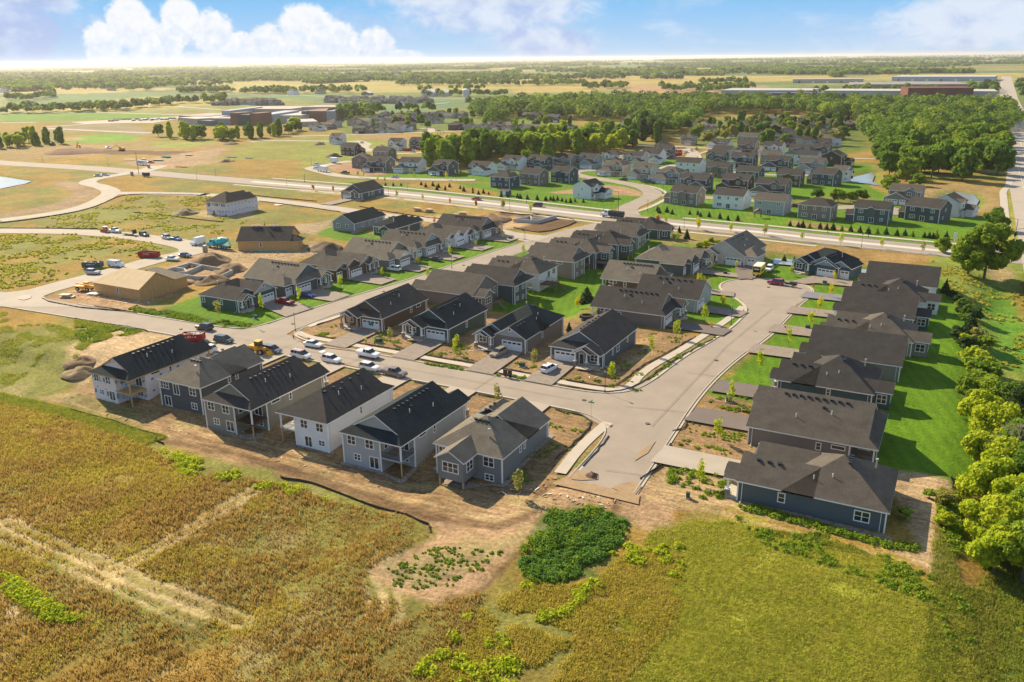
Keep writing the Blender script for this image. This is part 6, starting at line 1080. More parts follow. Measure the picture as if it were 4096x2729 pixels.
rowtrees('spruce', 'r5', [(350, 10), (415, 20), (448, 22), (510, 25), (605, 32), (665, 40), (712, 42), (785, 48), (858, 55), (945, 65), (1012, 75), (1092, 78), (1175, 82), (1265, 92), (1335, 90), (1395, 100), (1495, 110), (1540, 112), (1568, 116), (1602, 112), (1680, 118)], 3.6, ['conifer', 'dark', 'conifer', 'mid'], 'the conifer line behind the right half of the wide road', kind='cone', wr=.36)
for i, (fr, px, py, h) in enumerate((('r4', 582, 730, 4.6), ('r4', 415, 1005, 2.6), ('r5', 292, 325, 3.0), ('r5', 378, 340, 2.8), ('r4', 1452, 75, 2.8), ('r4', 1522, 130, 3.8), ('s5', 1648, 580, 4.2), ('s5', 1905, 1000, 6.0))):
 x, y, z = at(fr, px, py); tree('evergreen', x, y, 'cone', 'conifer' if i else 'dark', h, h * (.5 if i == 0 else .3), 420, .16, f'dark evergreen {["rounded in the middle back yard", "small, on bare soil behind the slate corner house", "left of two beside the pond fence", "right of two beside the pond fence", "tiny, between pond and wide road", "by the reeds between pond and road", "at the lawn edge behind the right row", "tall, among shrubs behind the right row"][i]}', 'small dark evergreens')
def bigtree(fr, px, py, h, r, kind, col, label, n=5200, ls=.26, grp=None):
 x, y, z = at(fr, px, py); a = crown('crown', kind, h, r, n, ls, LM[col]); e = empty('tree', (x, y, z - .1), random.uniform(0, 6), label, 'tree', grp); link('crown', a, e); link('trunk', trunk_mesh(h, h * .022, .75, 6), e); return e
bigtree('q5', 2010, 1530, 19, 8.5, 'wide', 'mid', 'tall green cottonwood standing by the crossroads, tallest tree on the right', 9000, .34)
bigtree('q5', 1870, 1500, 12, 5.5, 'wide', 'mid', 'leaning green tree at the left foot of the tall cottonwood', 4200, .3); bigtree('q5', 1650, 1310, 5.5, 3.2, 'round', 'mid', 'low rounded tree left of the tall cottonwood, beside the wide road', 2000, .24); bigtree('q5', 2100, 1120, 9, 4.5, 'round', 'green', 'darker tree behind the tall cottonwood', 2500, .3)
G4 = 'yellow-green trees along the right edge'
for i, (fr, px, py, h, r, col) in enumerate((('r6', 2000, 380, 8, 4.2, 'bright'), ('r6', 2130, 560, 10, 4.6, 'bright'), ('r6', 2000, 700, 8, 3.6, 'bright'), ('r6', 2180, 820, 10, 4.6, 'bright'), ('r6', 2080, 990, 10, 4.6, 'bright'), ('r6', 2220, 1150, 10, 4.6, 'bright'), ('r6', 2090, 1330, 9.5, 4.4, 'bright'), ('r6', 2250, 1380, 10, 4.6, 'bright'), ('r6', 2120, 1500, 8, 3.8, 'bright'), ('r6', 2300, 700, 11, 5, 'green'), ('r6', 2340, 1000, 12, 5, 'green'), ('r6', 2350, 1300, 12, 5, 'mid'), ('r6', 2330, 1560, 11, 5, 'mid'), ('r6', 2350, 420, 11, 5, 'dark'), ('r6', 2080, 230, 7, 3.8, 'mid'), ('r6', 2210, 300, 8, 4, 'green'), ('r6', 1930, 180, 5, 3.0, 'mid'))):
 h *= .9; r *= .92
 bigtree(fr, px, py, h, r, 'round', col, f'{ {"bright": "bright yellow-green", "mid": "mid-green", "green": "green", "dark": "dark shaded"}[col]} tree at the right picture edge, {["beside the person", "below the topmost bright one", "left in the bright belt", "right of the lawn shadow", "level with the last house roof", "opposite the last house wall", "by the sandy track bend", "just above the lowest bright tree", "lowest one by the track bend", "behind the bare branches", "behind the middle of the belt", "behind the lower belt", "in the bottom right corner", "behind the top of the belt", "on the lawn edge above the belt", "between lawn edge and belt top", "smallest, near the rear lawn"][i]}', 6500, .19, G4)
b_ = MB(); r_ = random.Random(4)
def br(p, d, l, rr, k_):
 q = p + d * l; b_.tube(p, q, rr, rr * .6, 5, cap=False)
 if k_: [br(q, (d + Vector([r_.uniform(-.6, .6) for _ in range(3)])).normalized(), l * .72, rr * .6, k_ - 1) for _ in range(3)]
br(Vector((0, 0, 0)), Vector((0, 0, 1)), 3.0, .18, 5); o = b_.build('bare_tree', mat('dead_wood', (.38, .30, .22), .9)); o.location = at('r6', 2200, 760); o.scale = (1.0, 1.0, 1.0); tag(o, 'leafless pale dead tree among the yellow-green trees on the right', 'tree')
G5 = 'shrubs behind the right-hand lawn'
SHR = [('s5', 1730, 640, 2.6, 'dark'), ('s5', 1790, 690, 2.6, 'dark'), ('s5', 1830, 740, 3, 'green'), ('s5', 1810, 800, 3.2, 'dark'), ('s5', 1880, 830, 3.6, 'green'), ('s5', 1950, 860, 3.6, 'dark'), ('s5', 1850, 900, 3, 'green'), ('s5', 1770, 1090, 4, 'dark'), ('s5', 1840, 1140, 3.4, 'bright'), ('s5', 1890, 1190, 4, 'dark'), ('s5', 1990, 1110, 4, 'olive'), ('s5', 2050, 1180, 4, 'mid'), ('s5', 1930, 1330, 4.6, 'bright'), ('s5', 2010, 1400, 5, 'bright'), ('s5', 2060, 1500, 5, 'mid'), ('s5', 1960, 1440, 4.6, 'mid'), ('r6', 2000, 120, 4.6, 'mid'), ('r6', 1450, 1090, 2.0, 'mid'), ('r6', 1640, 930, 1.6, 'mid'), ('r6', 1760, 990, 2.6, 'olive'), ('r6', 1740, 1130, 2.4, 'bright')]
for i, (fr, px, py, h, c) in enumerate(SHR):
 x, y, z = at(fr, px, py); tree('shrub', x, y, 'round', c, h, h * .62, 700, .55, f'{ {"dark": "dark green", "green": "green", "bright": "yellow-green", "olive": "olive", "mid": "mid-green"}[c]} shrub, {ORD[i]} down the line behind the right row of houses', G5, cat='shrub', nv=2)
for i, (fr, px, py, h, c, wh) in enumerate((('r4', 1640, 240, 3.0, 'mid', 'left bank of the small pond'), ('r4', 1700, 215, 3.0, 'bright', 'far bank of the small pond'), ('r4', 1750, 180, 2.6, 'mid', 'behind the small pond'), ('r4', 1820, 185, 2.0, 'bright', 'right end of the small pond'), ('q5', 575, 850, 5.5, 'green', 'left of the bush group below the creek'), ('q5', 755, 880, 6.5, 'mid', 'rounded, in the middle below the creek'), ('q5', 860, 875, 5, 'mid', 'second from right below the creek'), ('q5', 930, 865, 5.5, 'green', 'third from right below the creek'), ('q5', 970, 860, 5, 'mid', 'right end of the group below the creek'), ('q5', 1190, 800, 9, 'mid', 'tall, between creek and stone-garage house'), ('q5', 1440, 740, 7, 'mid', 'in front of the right-hand wood'))):
 x, y, z = at(fr, px, py); tree('bush', x, y, 'round', c, h, h * .6, 1100, .5, f'leafy bush, {wh}', 'bushes around ponds and creek', cat='bush', nv=3)
# --- woods: individual trees where they show large
def inpoly(P, x, y): return float(sdist(P, np.array([x]), np.array([y]))[0]) > 0
def plant_wood(label, P, n, kinds, cols, hr, seed, grp, sp=6.5):
 r = random.Random(seed); Q = np.array([at(fr, *p)[:2] for fr, p in P]); lo = Q.min(0); hi = Q.max(0); got = []; t = 0
 while len(got) < n and t < 60000:
  t += 1; x, y = r.uniform(lo[0], hi[0]), r.uniform(lo[1], hi[1])
  if inpoly(Q, x, y) and all((x - a) ** 2 + (y - b) ** 2 > sp ** 2 for a, b in got): got.append((x, y))
 for x, y in got:
  h = r.uniform(*hr); kd = r.choice(kinds); tree('tree', x, y, kd, r.choice(cols), h, h * (.42 if kd == 'round' else .28 if kd == 'tall' else .5), 1500, .62, label, grp, nv=2)
 return got
Fx = lambda fr, *p: [(fr, q) for q in p]
W1 = Fx('q3', (1170, 320), (1250, 300), (1700, 230), (2354, 270), (2354, 400), (2100, 330), (1880, 330), (1700, 350), (1480, 440), (1230, 430))
plant_wood('tree in the small sunlit wood behind the loop street houses', W1, 46, ['round', 'round', 'tall'], ['mid', 'green', 'green', 'mid'], (14, 19), 1, 'trees of the small sunlit wood')
plant_wood('tree in the middle wood between the ponds and the building site', Fx('q4', (0, 540), (250, 480), (500, 420), (900, 380), (1250, 400), (1310, 440), (1200, 470), (900, 520), (700, 530), (480, 530), (200, 560)), 48, ['round', 'round', 'tall'], ['mid', 'green', 'bright'], (13, 18), 2, 'trees of the middle wood')
plant_wood('dark tall tree between the middle wood and the old estate', Fx('q4', (1250, 300), (1500, 260), (1560, 380), (1500, 420), (1330, 400)), 9, ['tall', 'round'], ['green', 'dark'], (14, 19), 3, 'dark tall trees by the old estate')
plant_wood('tree in the dense wood beside the highway', Fx('q5', (1080, 500), (1250, 440), (1500, 400), (1800, 380), (2150, 400), (2250, 480), (2220, 640), (1900, 700), (1500, 700), (1200, 690), (1080, 600)), 48, ['round', 'wide', 'round'], ['green', 'mid', 'green'], (13, 18), 4, 'trees of the wood beside the highway', 7)
plant_wood('tree standing between the old wooded estate houses', Fx('q9', (640, 300), (640, 120), (1000, 90), (1500, 90), (2100, 110), (2200, 330), (1500, 330), (900, 310)), 92, ['round', 'round', 'round', 'tall'], ['mid', 'green', 'olive', 'dark', 'green'], (8, 12.5), 5, 'trees of the wooded estate', 8)
plant_wood('garden tree in the old estate near the playground', Fx('q8', (0, 500), (0, 370), (800, 300), (1260, 300), (2300, 420), (2300, 500), (900, 480)), 42, ['round', 'tall', 'round'], ['mid', 'green', 'dark', 'bright'], (7, 11), 6, 'garden trees of the old estate', 12)
for lb, P, n, sd in (('tree in the row in front of the school', Fx('q6', (1610, 540), (1860, 530), (2354, 560), (2354, 590), (1800, 570), (1640, 550)), 12, 7), ('tree in the row in front of the school', Fx('q7', (650, 560), (850, 560), (1200, 540), (1550, 470), (1560, 500), (1200, 560), (760, 590)), 18, 8), ('tree in the clump left of the ball field', Fx('q6', (270, 600), (600, 590), (650, 615), (400, 640), (280, 620)), 9, 9), ('orange-green tree at the left picture edge', Fx('q6', (0, 640), (220, 630), (220, 660), (0, 670)), 6, 10)):
 plant_wood(lb, P, n, ['round', 'tall'], ['mid', 'green', 'bright'], (9, 15), sd, 'trees: ' + lb, 8)
# --- far woods as one mass: tree crowns built of small faces, standing on the land
def farwoods():
 C_ = []; N_ = []; S_ = []; I_ = []
 def add(x, y, h, r, n, ls):
  I_.append(np.full(n, rng.choice(5, p=[.42, .2, .18, .12, .08]), np.int32)); r = r * rng.uniform(.75, 1.25); h = h * rng.uniform(.8, 1.12)
  d = rng.normal(size=(n, 3)); d[:, 2] = np.abs(d[:, 2]) * .9 + .05; d /= np.linalg.norm(d, axis=1)[:, None]; z = gz(x, y)
  C_.append(np.array([x, y, z + h * .42]) + d * np.array([r, r, h * .56]) * rng.uniform(.8, 1.08, n)[:, None]); N_.append(d + rng.normal(size=(n, 3)) * .4); S_.append(ls * rng.uniform(.7, 1.3, n))
 def fill(P, sp, hr, n, ls, jitter=.45, keep=1.0):
  Q = np.array([at(fr, *p)[:2] for fr, p in P]); lo = Q.min(0); hi = Q.max(0); xs = np.arange(lo[0], hi[0], sp); ys = np.arange(lo[1], hi[1], sp); X, Y = np.meshgrid(xs, ys); X = X + rng.uniform(-jitter, jitter, X.shape) * sp; Y = Y + rng.uniform(-jitter, jitter, X.shape) * sp
  m = (sdist(Q, X, Y) > 0) & (rng.random(X.shape) < keep)
  for x, y in zip(X[m], Y[m]): h = rng.uniform(*hr); add(x, y, h, h * rng.uniform(.38, .52), n, ls)
 BIG = Fx('f', (1085, 262), (1200, 243), (1300, 236), (1600, 236), (2000, 243), (2330, 252), (2345, 285), (2290, 325), (2150, 340), (1990, 345), (1985, 300), (1960, 278), (1800, 262), (1620, 262), (1590, 300), (1500, 325), (1460, 300), (1440, 280), (1250, 275), (1200, 262), (1130, 290))
 fill(BIG, 9.8, (10, 18), 140, .85, keep=.88)
 for P, sp, k_ in ((Fx('q6', (0, 290), (600, 270), (1300, 240), (1800, 190), (2250, 180), (2354, 150), (2354, 195), (1900, 200), (1300, 275), (600, 295), (0, 310)), 13, .75), (Fx('q6', (100, 170), (350, 150), (560, 120), (600, 140), (300, 175)), 16, .6), (Fx('q7', (280, 80), (800, 70), (880, 75), (700, 90), (280, 92)), 16, .8), (Fx('q7', (960, 85), (1200, 85), (1560, 85), (1560, 98), (960, 98)), 16, .7), (Fx('q7', (1920, 380), (2350, 340), (2350, 300), (1940, 290)), 11, .6), (Fx('q8', (0, 330), (300, 310), (700, 300), (1200, 290), (1200, 280), (600, 290), (0, 300)), 12, .5),
                     (Fx('q8', (740, 118), (760, 110), (1000, 112), (1650, 112), (1660, 125), (1000, 125), (740, 124)), 16, .8), (Fx('q8', (1050, 55), (1400, 50), (1420, 60), (1050, 64)), 20, .8), (Fx('q8', (720, 58), (940, 52), (950, 62), (720, 66)), 20, .8), (Fx('q8', (1240, 240), (2354, 200), (2354, 270), (1900, 250), (1500, 270), (1240, 265)), 12, .8)): fill(P, sp, (9, 15), 70, 1.5, keep=k_)
 for P in (Fx('t2', (0, 390), (330, 385), (330, 395), (0, 398)), Fx('t2', (330, 400), (530, 395), (540, 410), (330, 412)), Fx('t2', (680, 408), (1100, 405), (1110, 420), (900, 430), (680, 420)), Fx('t2', (860, 383), (1080, 380), (1080, 388), (860, 390)), Fx('t1', (520, 415), (700, 410), (710, 418), (520, 420)), Fx('t1', (810, 420), (1040, 418), (1080, 425), (810, 430)), Fx('t1', (1110, 425), (1480, 420), (1680, 418), (1680, 430), (1110, 435)), Fx('t1', (1820, 390), (1970, 385), (2354, 385), (2354, 395), (1820, 395)), Fx('t1', (0, 460), (100, 455), (250, 440), (250, 448), (0, 468)), Fx('t2', (1380, 425), (1960, 428), (1960, 440), (1380, 436)), Fx('t2', (2090, 405), (2240, 400), (2240, 440), (2110, 420)), Fx('t2', (2310, 385), (2354, 380), (2354, 470), (2330, 440))):
  fill(P, 22, (10, 16), 45, 2.2, keep=.75)
 r = random.Random(3)
 for i in range(330):
  a = math.radians(r.uniform(-37, 38)) - AZ; d = 10 ** r.uniform(3.42, 4.35); x, y = d * math.sin(a), d * math.cos(a)
  if abs(x - 60) < 120: continue
  L_ = r.uniform(150, 900) * (d / 5000) ** .5; th = (0 if r.random() < .6 else math.pi / 2) + r.uniform(-.25, .25); sp = 18 * (d / 3000) ** .8; nn = int(L_ / sp); wd = r.choice((1, 1, 2, 4, 6))
  for j in range(nn):
   for k_ in range(wd): tx = x + (j - nn / 2) * sp * math.cos(th) - (k_ * sp * .9) * math.sin(th) + r.uniform(-6, 6); ty = y + (j - nn / 2) * sp * math.sin(th) + k_ * sp * .9 * math.cos(th) + r.uniform(-6, 6); h = r.uniform(10, 17); add(tx, ty, h, h * .62 * (1.0 + d / 12000), max(6, int(26 - d / 900)), 3.2 * (1 + d / 7000))
 me = quads_mesh('distant_woods', np.concatenate(C_), (lambda q: q / np.linalg.norm(q, axis=1)[:, None])(np.concatenate(N_)), np.concatenate(S_), [LM['mid2'], LM['green'], LM['dark'], LM['mid'], LM['bright2']]); me.polygons.foreach_set('material_index', np.concatenate(I_))
 o = link('distant_woods', me); tag(o, 'dense green woods and hedgerow belts stretching from behind the houses to the horizon', 'woods', kind='stuff'); print('woods faces', len(me.polygons))
LM['bright2'] = leafmat('foliage_light', (.22, .29, .03), (.32, .36, .03)); LM['mid2'] = leafmat('foliage_woods', (.10, .175, .028), (.20, .28, .035), .35)
farwoods()
# --- grass, weeds and field growth near the camera
def tufts(name, label, pts_, h, m, blades=6, spread=.25, lean=.35, cat='grass', wd=.035):
 n = len(pts_); X = np.repeat(pts_[:, 0], blades) + rng.normal(size=n * blades) * spread; Y = np.repeat(pts_[:, 1], blades) + rng.normal(size=n * blades) * spread; Z = terr(X, Y) - .08
 H = np.repeat(h, blades) * rng.uniform(.5, 1.2, n * blades); a = rng.uniform(0, 6.28, n * blades); w_ = wd * (1 + H) * rng.uniform(.6, 1.6, n * blades); lx, ly = rng.normal(size=(2, n * blades)) * lean * H
 ux, uy = np.cos(a) * w_, np.sin(a) * w_; V = np.stack([np.stack([X - ux, Y - uy, Z], -1), np.stack([X + ux, Y + uy, Z], -1), np.stack([X + ux * .8 + lx * .6, Y + uy * .8 + ly * .6, Z + H * .7], -1), np.stack([X - ux * .3 + lx, Y - uy * .3 + ly, Z + H], -1)], 1).reshape(-1, 3).astype(np.float32); N_ = len(X)
 me = bpy.data.meshes.new(name); me.vertices.add(4 * N_); me.vertices.foreach_set('co', V.ravel()); me.loops.add(4 * N_); me.loops.foreach_set('vertex_index', np.arange(4 * N_, dtype=np.int32)); me.polygons.add(N_); me.polygons.foreach_set('loop_start', np.arange(0, 4 * N_, 4, dtype=np.int32)); me.update(); me.materials.append(m)
 o = link(name, me); tag(o, label, cat, kind='stuff'); return o
def samp(n, P=None, box=None, mask=None):
 if P is not None: Q = np.array([at(fr, *p)[:2] if isinstance(fr, str) else (fr, p) for fr, p in P]); lo, hi = Q.min(0), Q.max(0)
 else: lo, hi = np.array(box[:2]), np.array(box[2:])
 X = rng.uniform(lo[0], hi[0], n); Y = rng.uniform(lo[1], hi[1], n); k_ = np.ones(n, bool)
 if P is not None: k_ &= sdist(Q, X, Y) > 0
 if mask is not None: k_ &= mask(X, Y)
 return np.stack([X[k_], Y[k_]], -1)
FIELD = Fx('g1', (-80, 0), (0, 60), (300, 130), (560, 220), (720, 320), (960, 350), (1344, 450)) + Fx('g2', (250, 260), (400, 330), (170, 460), (150, 560), (330, 600), (600, 560), (560, 720), (420, 900), (-200, 960)) + Fx('f', (-60, 1700), (-60, 930))
def trk(X, Y):
 """thin the growth along the mown tracks"""
 m = np.ones(len(X), bool)
 for q, wd in ((Fx('g1', (0, 520), (430, 695), (540, 755), (720, 815), (940, 900)), 4.2), (Fx('g1', (0, 565), (420, 745), (600, 835), (760, 900)), 2.5), (Fx('g1', (430, 700), (600, 620), (760, 520), (900, 440), (990, 385)), 3)):
  P = [at(f, *p)[:2] for f, p in q]
  P = smooth(P, 2); d = np.full(len(X), 1e9)
  for (x0, y0), (x1, y1) in zip(P[:-1], P[1:]): dx, dy = x1 - x0, y1 - y0; t = np.clip(((X - x0) * dx + (Y - y0) * dy) / (dx * dx + dy * dy), 0, 1); d = np.minimum(d, np.hypot(X - x0 - t * dx, Y - y0 - t * dy))
  m &= ((np.abs(d - 1.05) > .55) | (rng.random(len(X)) < .05)) & ((d > 1.0) | (rng.random(len(X)) < .5))
 return m
q_ = samp(12000, FIELD, mask=lambda X, Y: trk(X, Y) & (fbm(X, Y, 7, 4, 81) > .05)); tufts('straw_grass', 'pale straw patches in the dry field', q_, np.full(len(q_), .4), LM['straw'])
p_ = samp(42000, FIELD, mask=lambda X, Y: trk(X, Y) & (fbm(X, Y, 5, 3, 8) + rng.normal(size=len(X)) * .3 > -.25))
tufts('dry_grass', 'tall golden-brown dry grass covering the field in the lower left', p_, .55 + .35 * np.clip(fbm(p_[:, 0], p_[:, 1], 6, 3, 9), -1, 1), LM['gold'])
p_ = samp(60000, FIELD, mask=lambda X, Y: trk(X, Y) & (fbm(X, Y, 9, 4, 12) > .27 - .42 * (X < -105))); tufts('green_grass', 'yellow-green grass patches growing through the dry field', p_, np.full(len(p_), .45), LM['field'])
BR = Fx('g3', (-260, 900), (-90, 560), (0, 330), (150, 260), (360, 290), (900, 420), (1080, 540), (1230, 600), (1280, 940), (1000, 960), (-200, 960))
p_ = samp(95000, BR, mask=lambda X, Y: (fbm(X, Y, 4, 3, 20) + rng.normal(size=len(X)) * .3 > -.3) & (sdist(np.array([at(f, *p)[:2] for f, p in BR]), X, Y) + 3 * fbm(X, Y, 5, 3, 21) > .8)); tufts('meadow_grass', 'yellow-green mown meadow grass in the lower right field', p_, np.full(len(p_), .24), LM['meadow'], lean=.6)
p_ = samp(26000, Fx('g2', (540, 740), (600, 600), (760, 530), (1000, 530), (1150, 400), (1344, 420), (1344, 640), (1130, 900), (380, 900)), mask=lambda X, Y: fbm(X, Y, 4, 3, 23) > -.25)
tufts('rough_grass', 'mixed brown and green rough grass on the strip between both fields', p_, np.full(len(p_), .38), LM['field'])
p_ = np.concatenate([samp(16000, Fx('g3', (150, 270), (700, 360), (1100, 520), (1290, 540), (1344, 900), (1260, 900), (1100, 560), (900, 440), (360, 300)), mask=lambda X, Y: fbm(X, Y, 4, 3, 24) > -.1), samp(14000, Fx('r1', (0, 180), (640, 290), (560, 320), (150, 400), (0, 600)), mask=lambda X, Y: fbm(X, Y, 5, 3, 25) > -.1), samp(9000, Fx('f', (0, 715), (230, 770), (90, 830), (0, 900)), mask=lambda X, Y: fbm(X, Y, 5, 3, 26) > -.1), samp(9000, Fx('g1', (0, 60), (300, 130), (560, 220), (640, 190), (300, 90), (0, 20))), samp(26000, box=(3, 60, 34, 130), mask=lambda X, Y: fbm(X, Y, 4, 3, 27) > -.3)])
tufts('rough_grass', 'rough green grass at the edges of the bare building land', p_, np.full(len(p_), .4), LM['rough'], wd=.03)
def heaps(name, label, P, r, m, n=46, ls=.16, cat='weeds', zsc=.9):
 C_ = []; N_ = []; S_ = []
 for (x, y), rr in zip(P, r): d = rng.normal(size=(n, 3)); d[:, 2] = np.abs(d[:, 2]); d /= np.linalg.norm(d, axis=1)[:, None]; C_.append(np.array([x, y, 0]) + d * np.array([rr, rr, rr * zsc]) * rng.uniform(.5, 1.1, n)[:, None]); N_.append(d + rng.normal(size=(n, 3)) * .6); S_.append(ls * rng.uniform(.5, 1.3, n))
 C_ = np.concatenate(C_); C_[:, 2] += terr(C_[:, 0], C_[:, 1]); N_ = np.concatenate(N_); N_ /= np.linalg.norm(N_, axis=1)[:, None]; o = link(name, quads_mesh(name, C_, N_, np.concatenate(S_), m)); tag(o, label, cat, kind='stuff'); return o
PATCH = Fx('g2', (860, 245), (1000, 228), (1140, 290), (1135, 390), (1000, 510), (900, 555), (760, 515), (715, 430), (790, 320))
p_ = samp(2100, PATCH, mask=lambda X, Y: sdist(np.array([at(f, *p)[:2] for f, p in PATCH]), X, Y) + 5 * fbm(X, Y, 5, 3, 51) > .3); heaps('tall_weeds', 'dense patch of tall dark green weeds beside the end of the street', p_, np.clip(.32 + .45 * fbm(p_[:, 0], p_[:, 1], 1.8, 3, 52) + rng.uniform(-.15, .2, len(p_)),   .1, .7), LM['weed'], 40, .11, zsc=1.25)
p_ = samp(420, PATCH, mask=lambda X, Y: fbm(X, Y, 3, 3, 58) > .12); heaps('tall_weeds', 'lighter green weeds standing among the dark weed patch', p_, rng.uniform(.3, .8, len(p_)), LM['mid'], 36, .1, zsc=1.4)
p_ = np.concatenate([samp(900, Fx('g2', (620, 560), (760, 530), (900, 570), (1000, 520), (1150, 380), (1200, 420), (1060, 520), (860, 680), (760, 800), (700, 900), (300, 900), (480, 720)), mask=lambda X, Y: fbm(X, Y, 5, 3, 31) > 0), samp(420, Fx('g2', (1080, 400), (1344, 380), (1344, 500), (1100, 520)), mask=lambda X, Y: fbm(X, Y, 3, 3, 33) > .1), samp(500, Fx('g1', (0, 720), (60, 740), (220, 850), (330, 900), (180, 900), (40, 800))), samp(500, Fx('g1', (600, 230), (740, 270), (980, 350), (1344, 430), (1344, 450), (1000, 390), (700, 330)), mask=lambda X, Y: fbm(X, Y, 4, 3, 33) > 0)])
heaps('green_weeds', 'bright green leafy weeds scattered between the fields and the bare soil', p_, rng.uniform(.35, .9, len(p_)), LM['bright'], 46, .13)
p_ = np.concatenate([samp(420, Fx('g3', (330, 225), (420, 235), (900, 370), (1010, 380), (1010, 400), (900, 390), (340, 240))), samp(1100, Fx('g3', (160, 280), (360, 270), (620, 320), (900, 420), (1060, 500), (1200, 560), (1250, 800), (1160, 800), (1060, 600), (700, 470), (300, 330)), mask=lambda X, Y: fbm(X, Y, 3.5, 3, 37) > .05), samp(260, Fx('g3', (60, 90), (300, 100), (300, 200), (40, 240)), mask=lambda X, Y: fbm(X, Y, 3, 3, 38) > .15), samp(300, Fx('g3', (1080, 180), (1160, 200), (1200, 400), (1150, 420), (1090, 300)))])
heaps('green_weeds', 'green weeds in lines along the last right-hand house and its sandy track', p_, rng.uniform(.25, .7, len(p_)), LM['mid'], 40, .12)
p_ = samp(480, Fx('g2', (230, 470), (420, 380), (600, 400), (680, 400), (560, 500), (420, 560), (260, 530)), mask=lambda X, Y: fbm(X, Y, 1.2, 3, 39) > -.05); heaps('soil_weeds', 'small scattered weeds on the bare round soil pile', p_, rng.uniform(.08, .3, len(p_)), LM['mid'], 22, .09)
p_ = np.concatenate([samp(500, P=None, box=b_, mask=lambda X, Y: fbm(X, Y, 2.2, 3, 71) > .18) for b_ in ((-133, 145.5, -126, 154), (-118, 145.5, -108, 154), (-100, 145.5, -88, 155), (-80, 145.5, -75, 154), (-67, 145.5, -56, 153), (-61, 150, -53, 184), (-37, 126, -25, 136), (-37, 143, -27, 152), (-60, 104, -52, 130))]); heaps('yard_weeds', 'sparse green weeds sprouting on the bare front yards', p_, rng.uniform(.1, .32, len(p_)), LM['mid'], 20, .09)
p_ = np.concatenate([samp(900, Fx('r1', (0, 170), (330, 240), (620, 290), (560, 310), (180, 400), (0, 390)), mask=lambda X, Y: fbm(X, Y, 5, 3, 41) > 0), samp(1100, Fx('r1', (580, 50), (900, 110), (1250, 170), (1700, 230), (1660, 262), (1400, 262), (1000, 190), (500, 95)), mask=lambda X, Y: fbm(X, Y, 4, 3, 42) > -.1), samp(900, Fx('r3', (1280, 10), (1900, 85), (2200, 140), (2200, 160), (1860, 110), (1300, 20)), mask=lambda X, Y: fbm(X, Y, 2.5, 3, 43) > .1), samp(700, Fx('r4', (1000, 1568), (1400, 1240), (1800, 1050), (1800, 1080), (1420, 1290), (1080, 1568)), mask=lambda X, Y: fbm(X, Y, 2.5, 3, 44) > .1)])
heaps('verge_weeds', 'rough green weeds on the unfinished verges of the front street', p_, rng.uniform(.2, .5, len(p_)), LM['mid'], 30, .11)
p_ = np.concatenate([samp(5200, Fx('q1', (0, 800), (700, 790), (1200, 835), (1640, 910), (1600, 980), (1300, 1020), (1140, 1080), (800, 1160), (500, 1250), (0, 1320)), mask=lambda X, Y: fbm(X, Y, 8, 4, 45) > 0), samp(5000, Fx('q1', (0, 700), (700, 600), (1200, 440), (2000, 440), (2354, 640), (2200, 800), (1300, 760), (600, 740)), mask=lambda X, Y: fbm(X, Y, 8, 4, 46) > .1), samp(1200, Fx('r5', (1550, 300), (2354, 600), (2354, 1500), (1900, 900), (1700, 600)), mask=lambda X, Y: fbm(X, Y, 6, 4, 47) > 0)])
heaps('rough_herbs', 'clumps of green herbs on the unbuilt lots', p_, rng.uniform(.2, .6, len(p_)), LM['meadow'], 16, .2)
# --- vehicles
PC = dict(white=(.80, .80, .79), black=(.012, .012, .014), dgrey=(.05, .052, .055), grey=(.14, .145, .15), silver=(.45, .46, .46), red=(.30, .012, .015), blue=(.012, .035, .20), steelblue=(.03, .12, .22), brown=(.17, .14, .11), maroon=(.13, .012, .018), gold=(.30, .25, .18), yellow=(.75, .42, .02), orange=(.60, .10, .03), cyan=(.02, .36, .44))
def carpaint(c): return mat('car_paint', PC[c], .3, .02, coat=.6, spec=.5)
lampm = mat('headlamp', (.8, .8, .78), .2, .02); tailm = mat('tail_lamp', (.35, .01, .01), .3, .02); plast = mat('black_plastic', (.03, .03, .03), .6, .05)
KINDS = {   # length, width, body sections (y, half width, bottom, top), greenhouse (rear bottom, rear top, front top, front bottom), belt, roof
 'sedan': (4.8, 1.84, [(-2.4, .78, .42, .85), (-2.25, .86, .3, .98), (-1.4, .92, .25, 1.0), (.9, .92, .25, .98), (1.9, .9, .27, .86), (2.32, .80, .3, .74), (2.4, .7, .4, .62)], (-1.75, -1.05, .35, 1.15), .96, 1.45),
 'suv': (4.7, 1.9, [(-2.35, .82, .5, 1.0), (-2.25, .9, .38, 1.12), (-1.4, .95, .32, 1.12), (1.0, .95, .32, 1.1), (1.95, .92, .34, 1.02), (2.28, .84, .36, .9), (2.35, .72, .48, .78)], (-2.2, -1.85, .35, 1.1), 1.08, 1.72),
 'van': (5.0, 1.98, [(-2.5, .88, .5, 1.0), (-2.42, .96, .34, 1.15), (-1.4, .99, .3, 1.15), (1.3, .99, .3, 1.1), (2.1, .94, .32, .98), (2.42, .86, .34, .85), (2.5, .7, .45, .72)], (-2.38, -2.1, .55, 1.6), 1.08, 1.78),
 'pickup': (5.8, 2.0, [(-2.9, .95, .6, 1.2), (-2.85, .99, .5, 1.25), (-.9, 1.0, .42, 1.25), (1.2, 1.0, .42, 1.22), (2.5, .98, .42, 1.16), (2.82, .94, .44, 1.05), (2.9, .85, .55, .9)], (-.95, -.75, .75, 1.35), 1.2, 1.9)}
CARM = {}
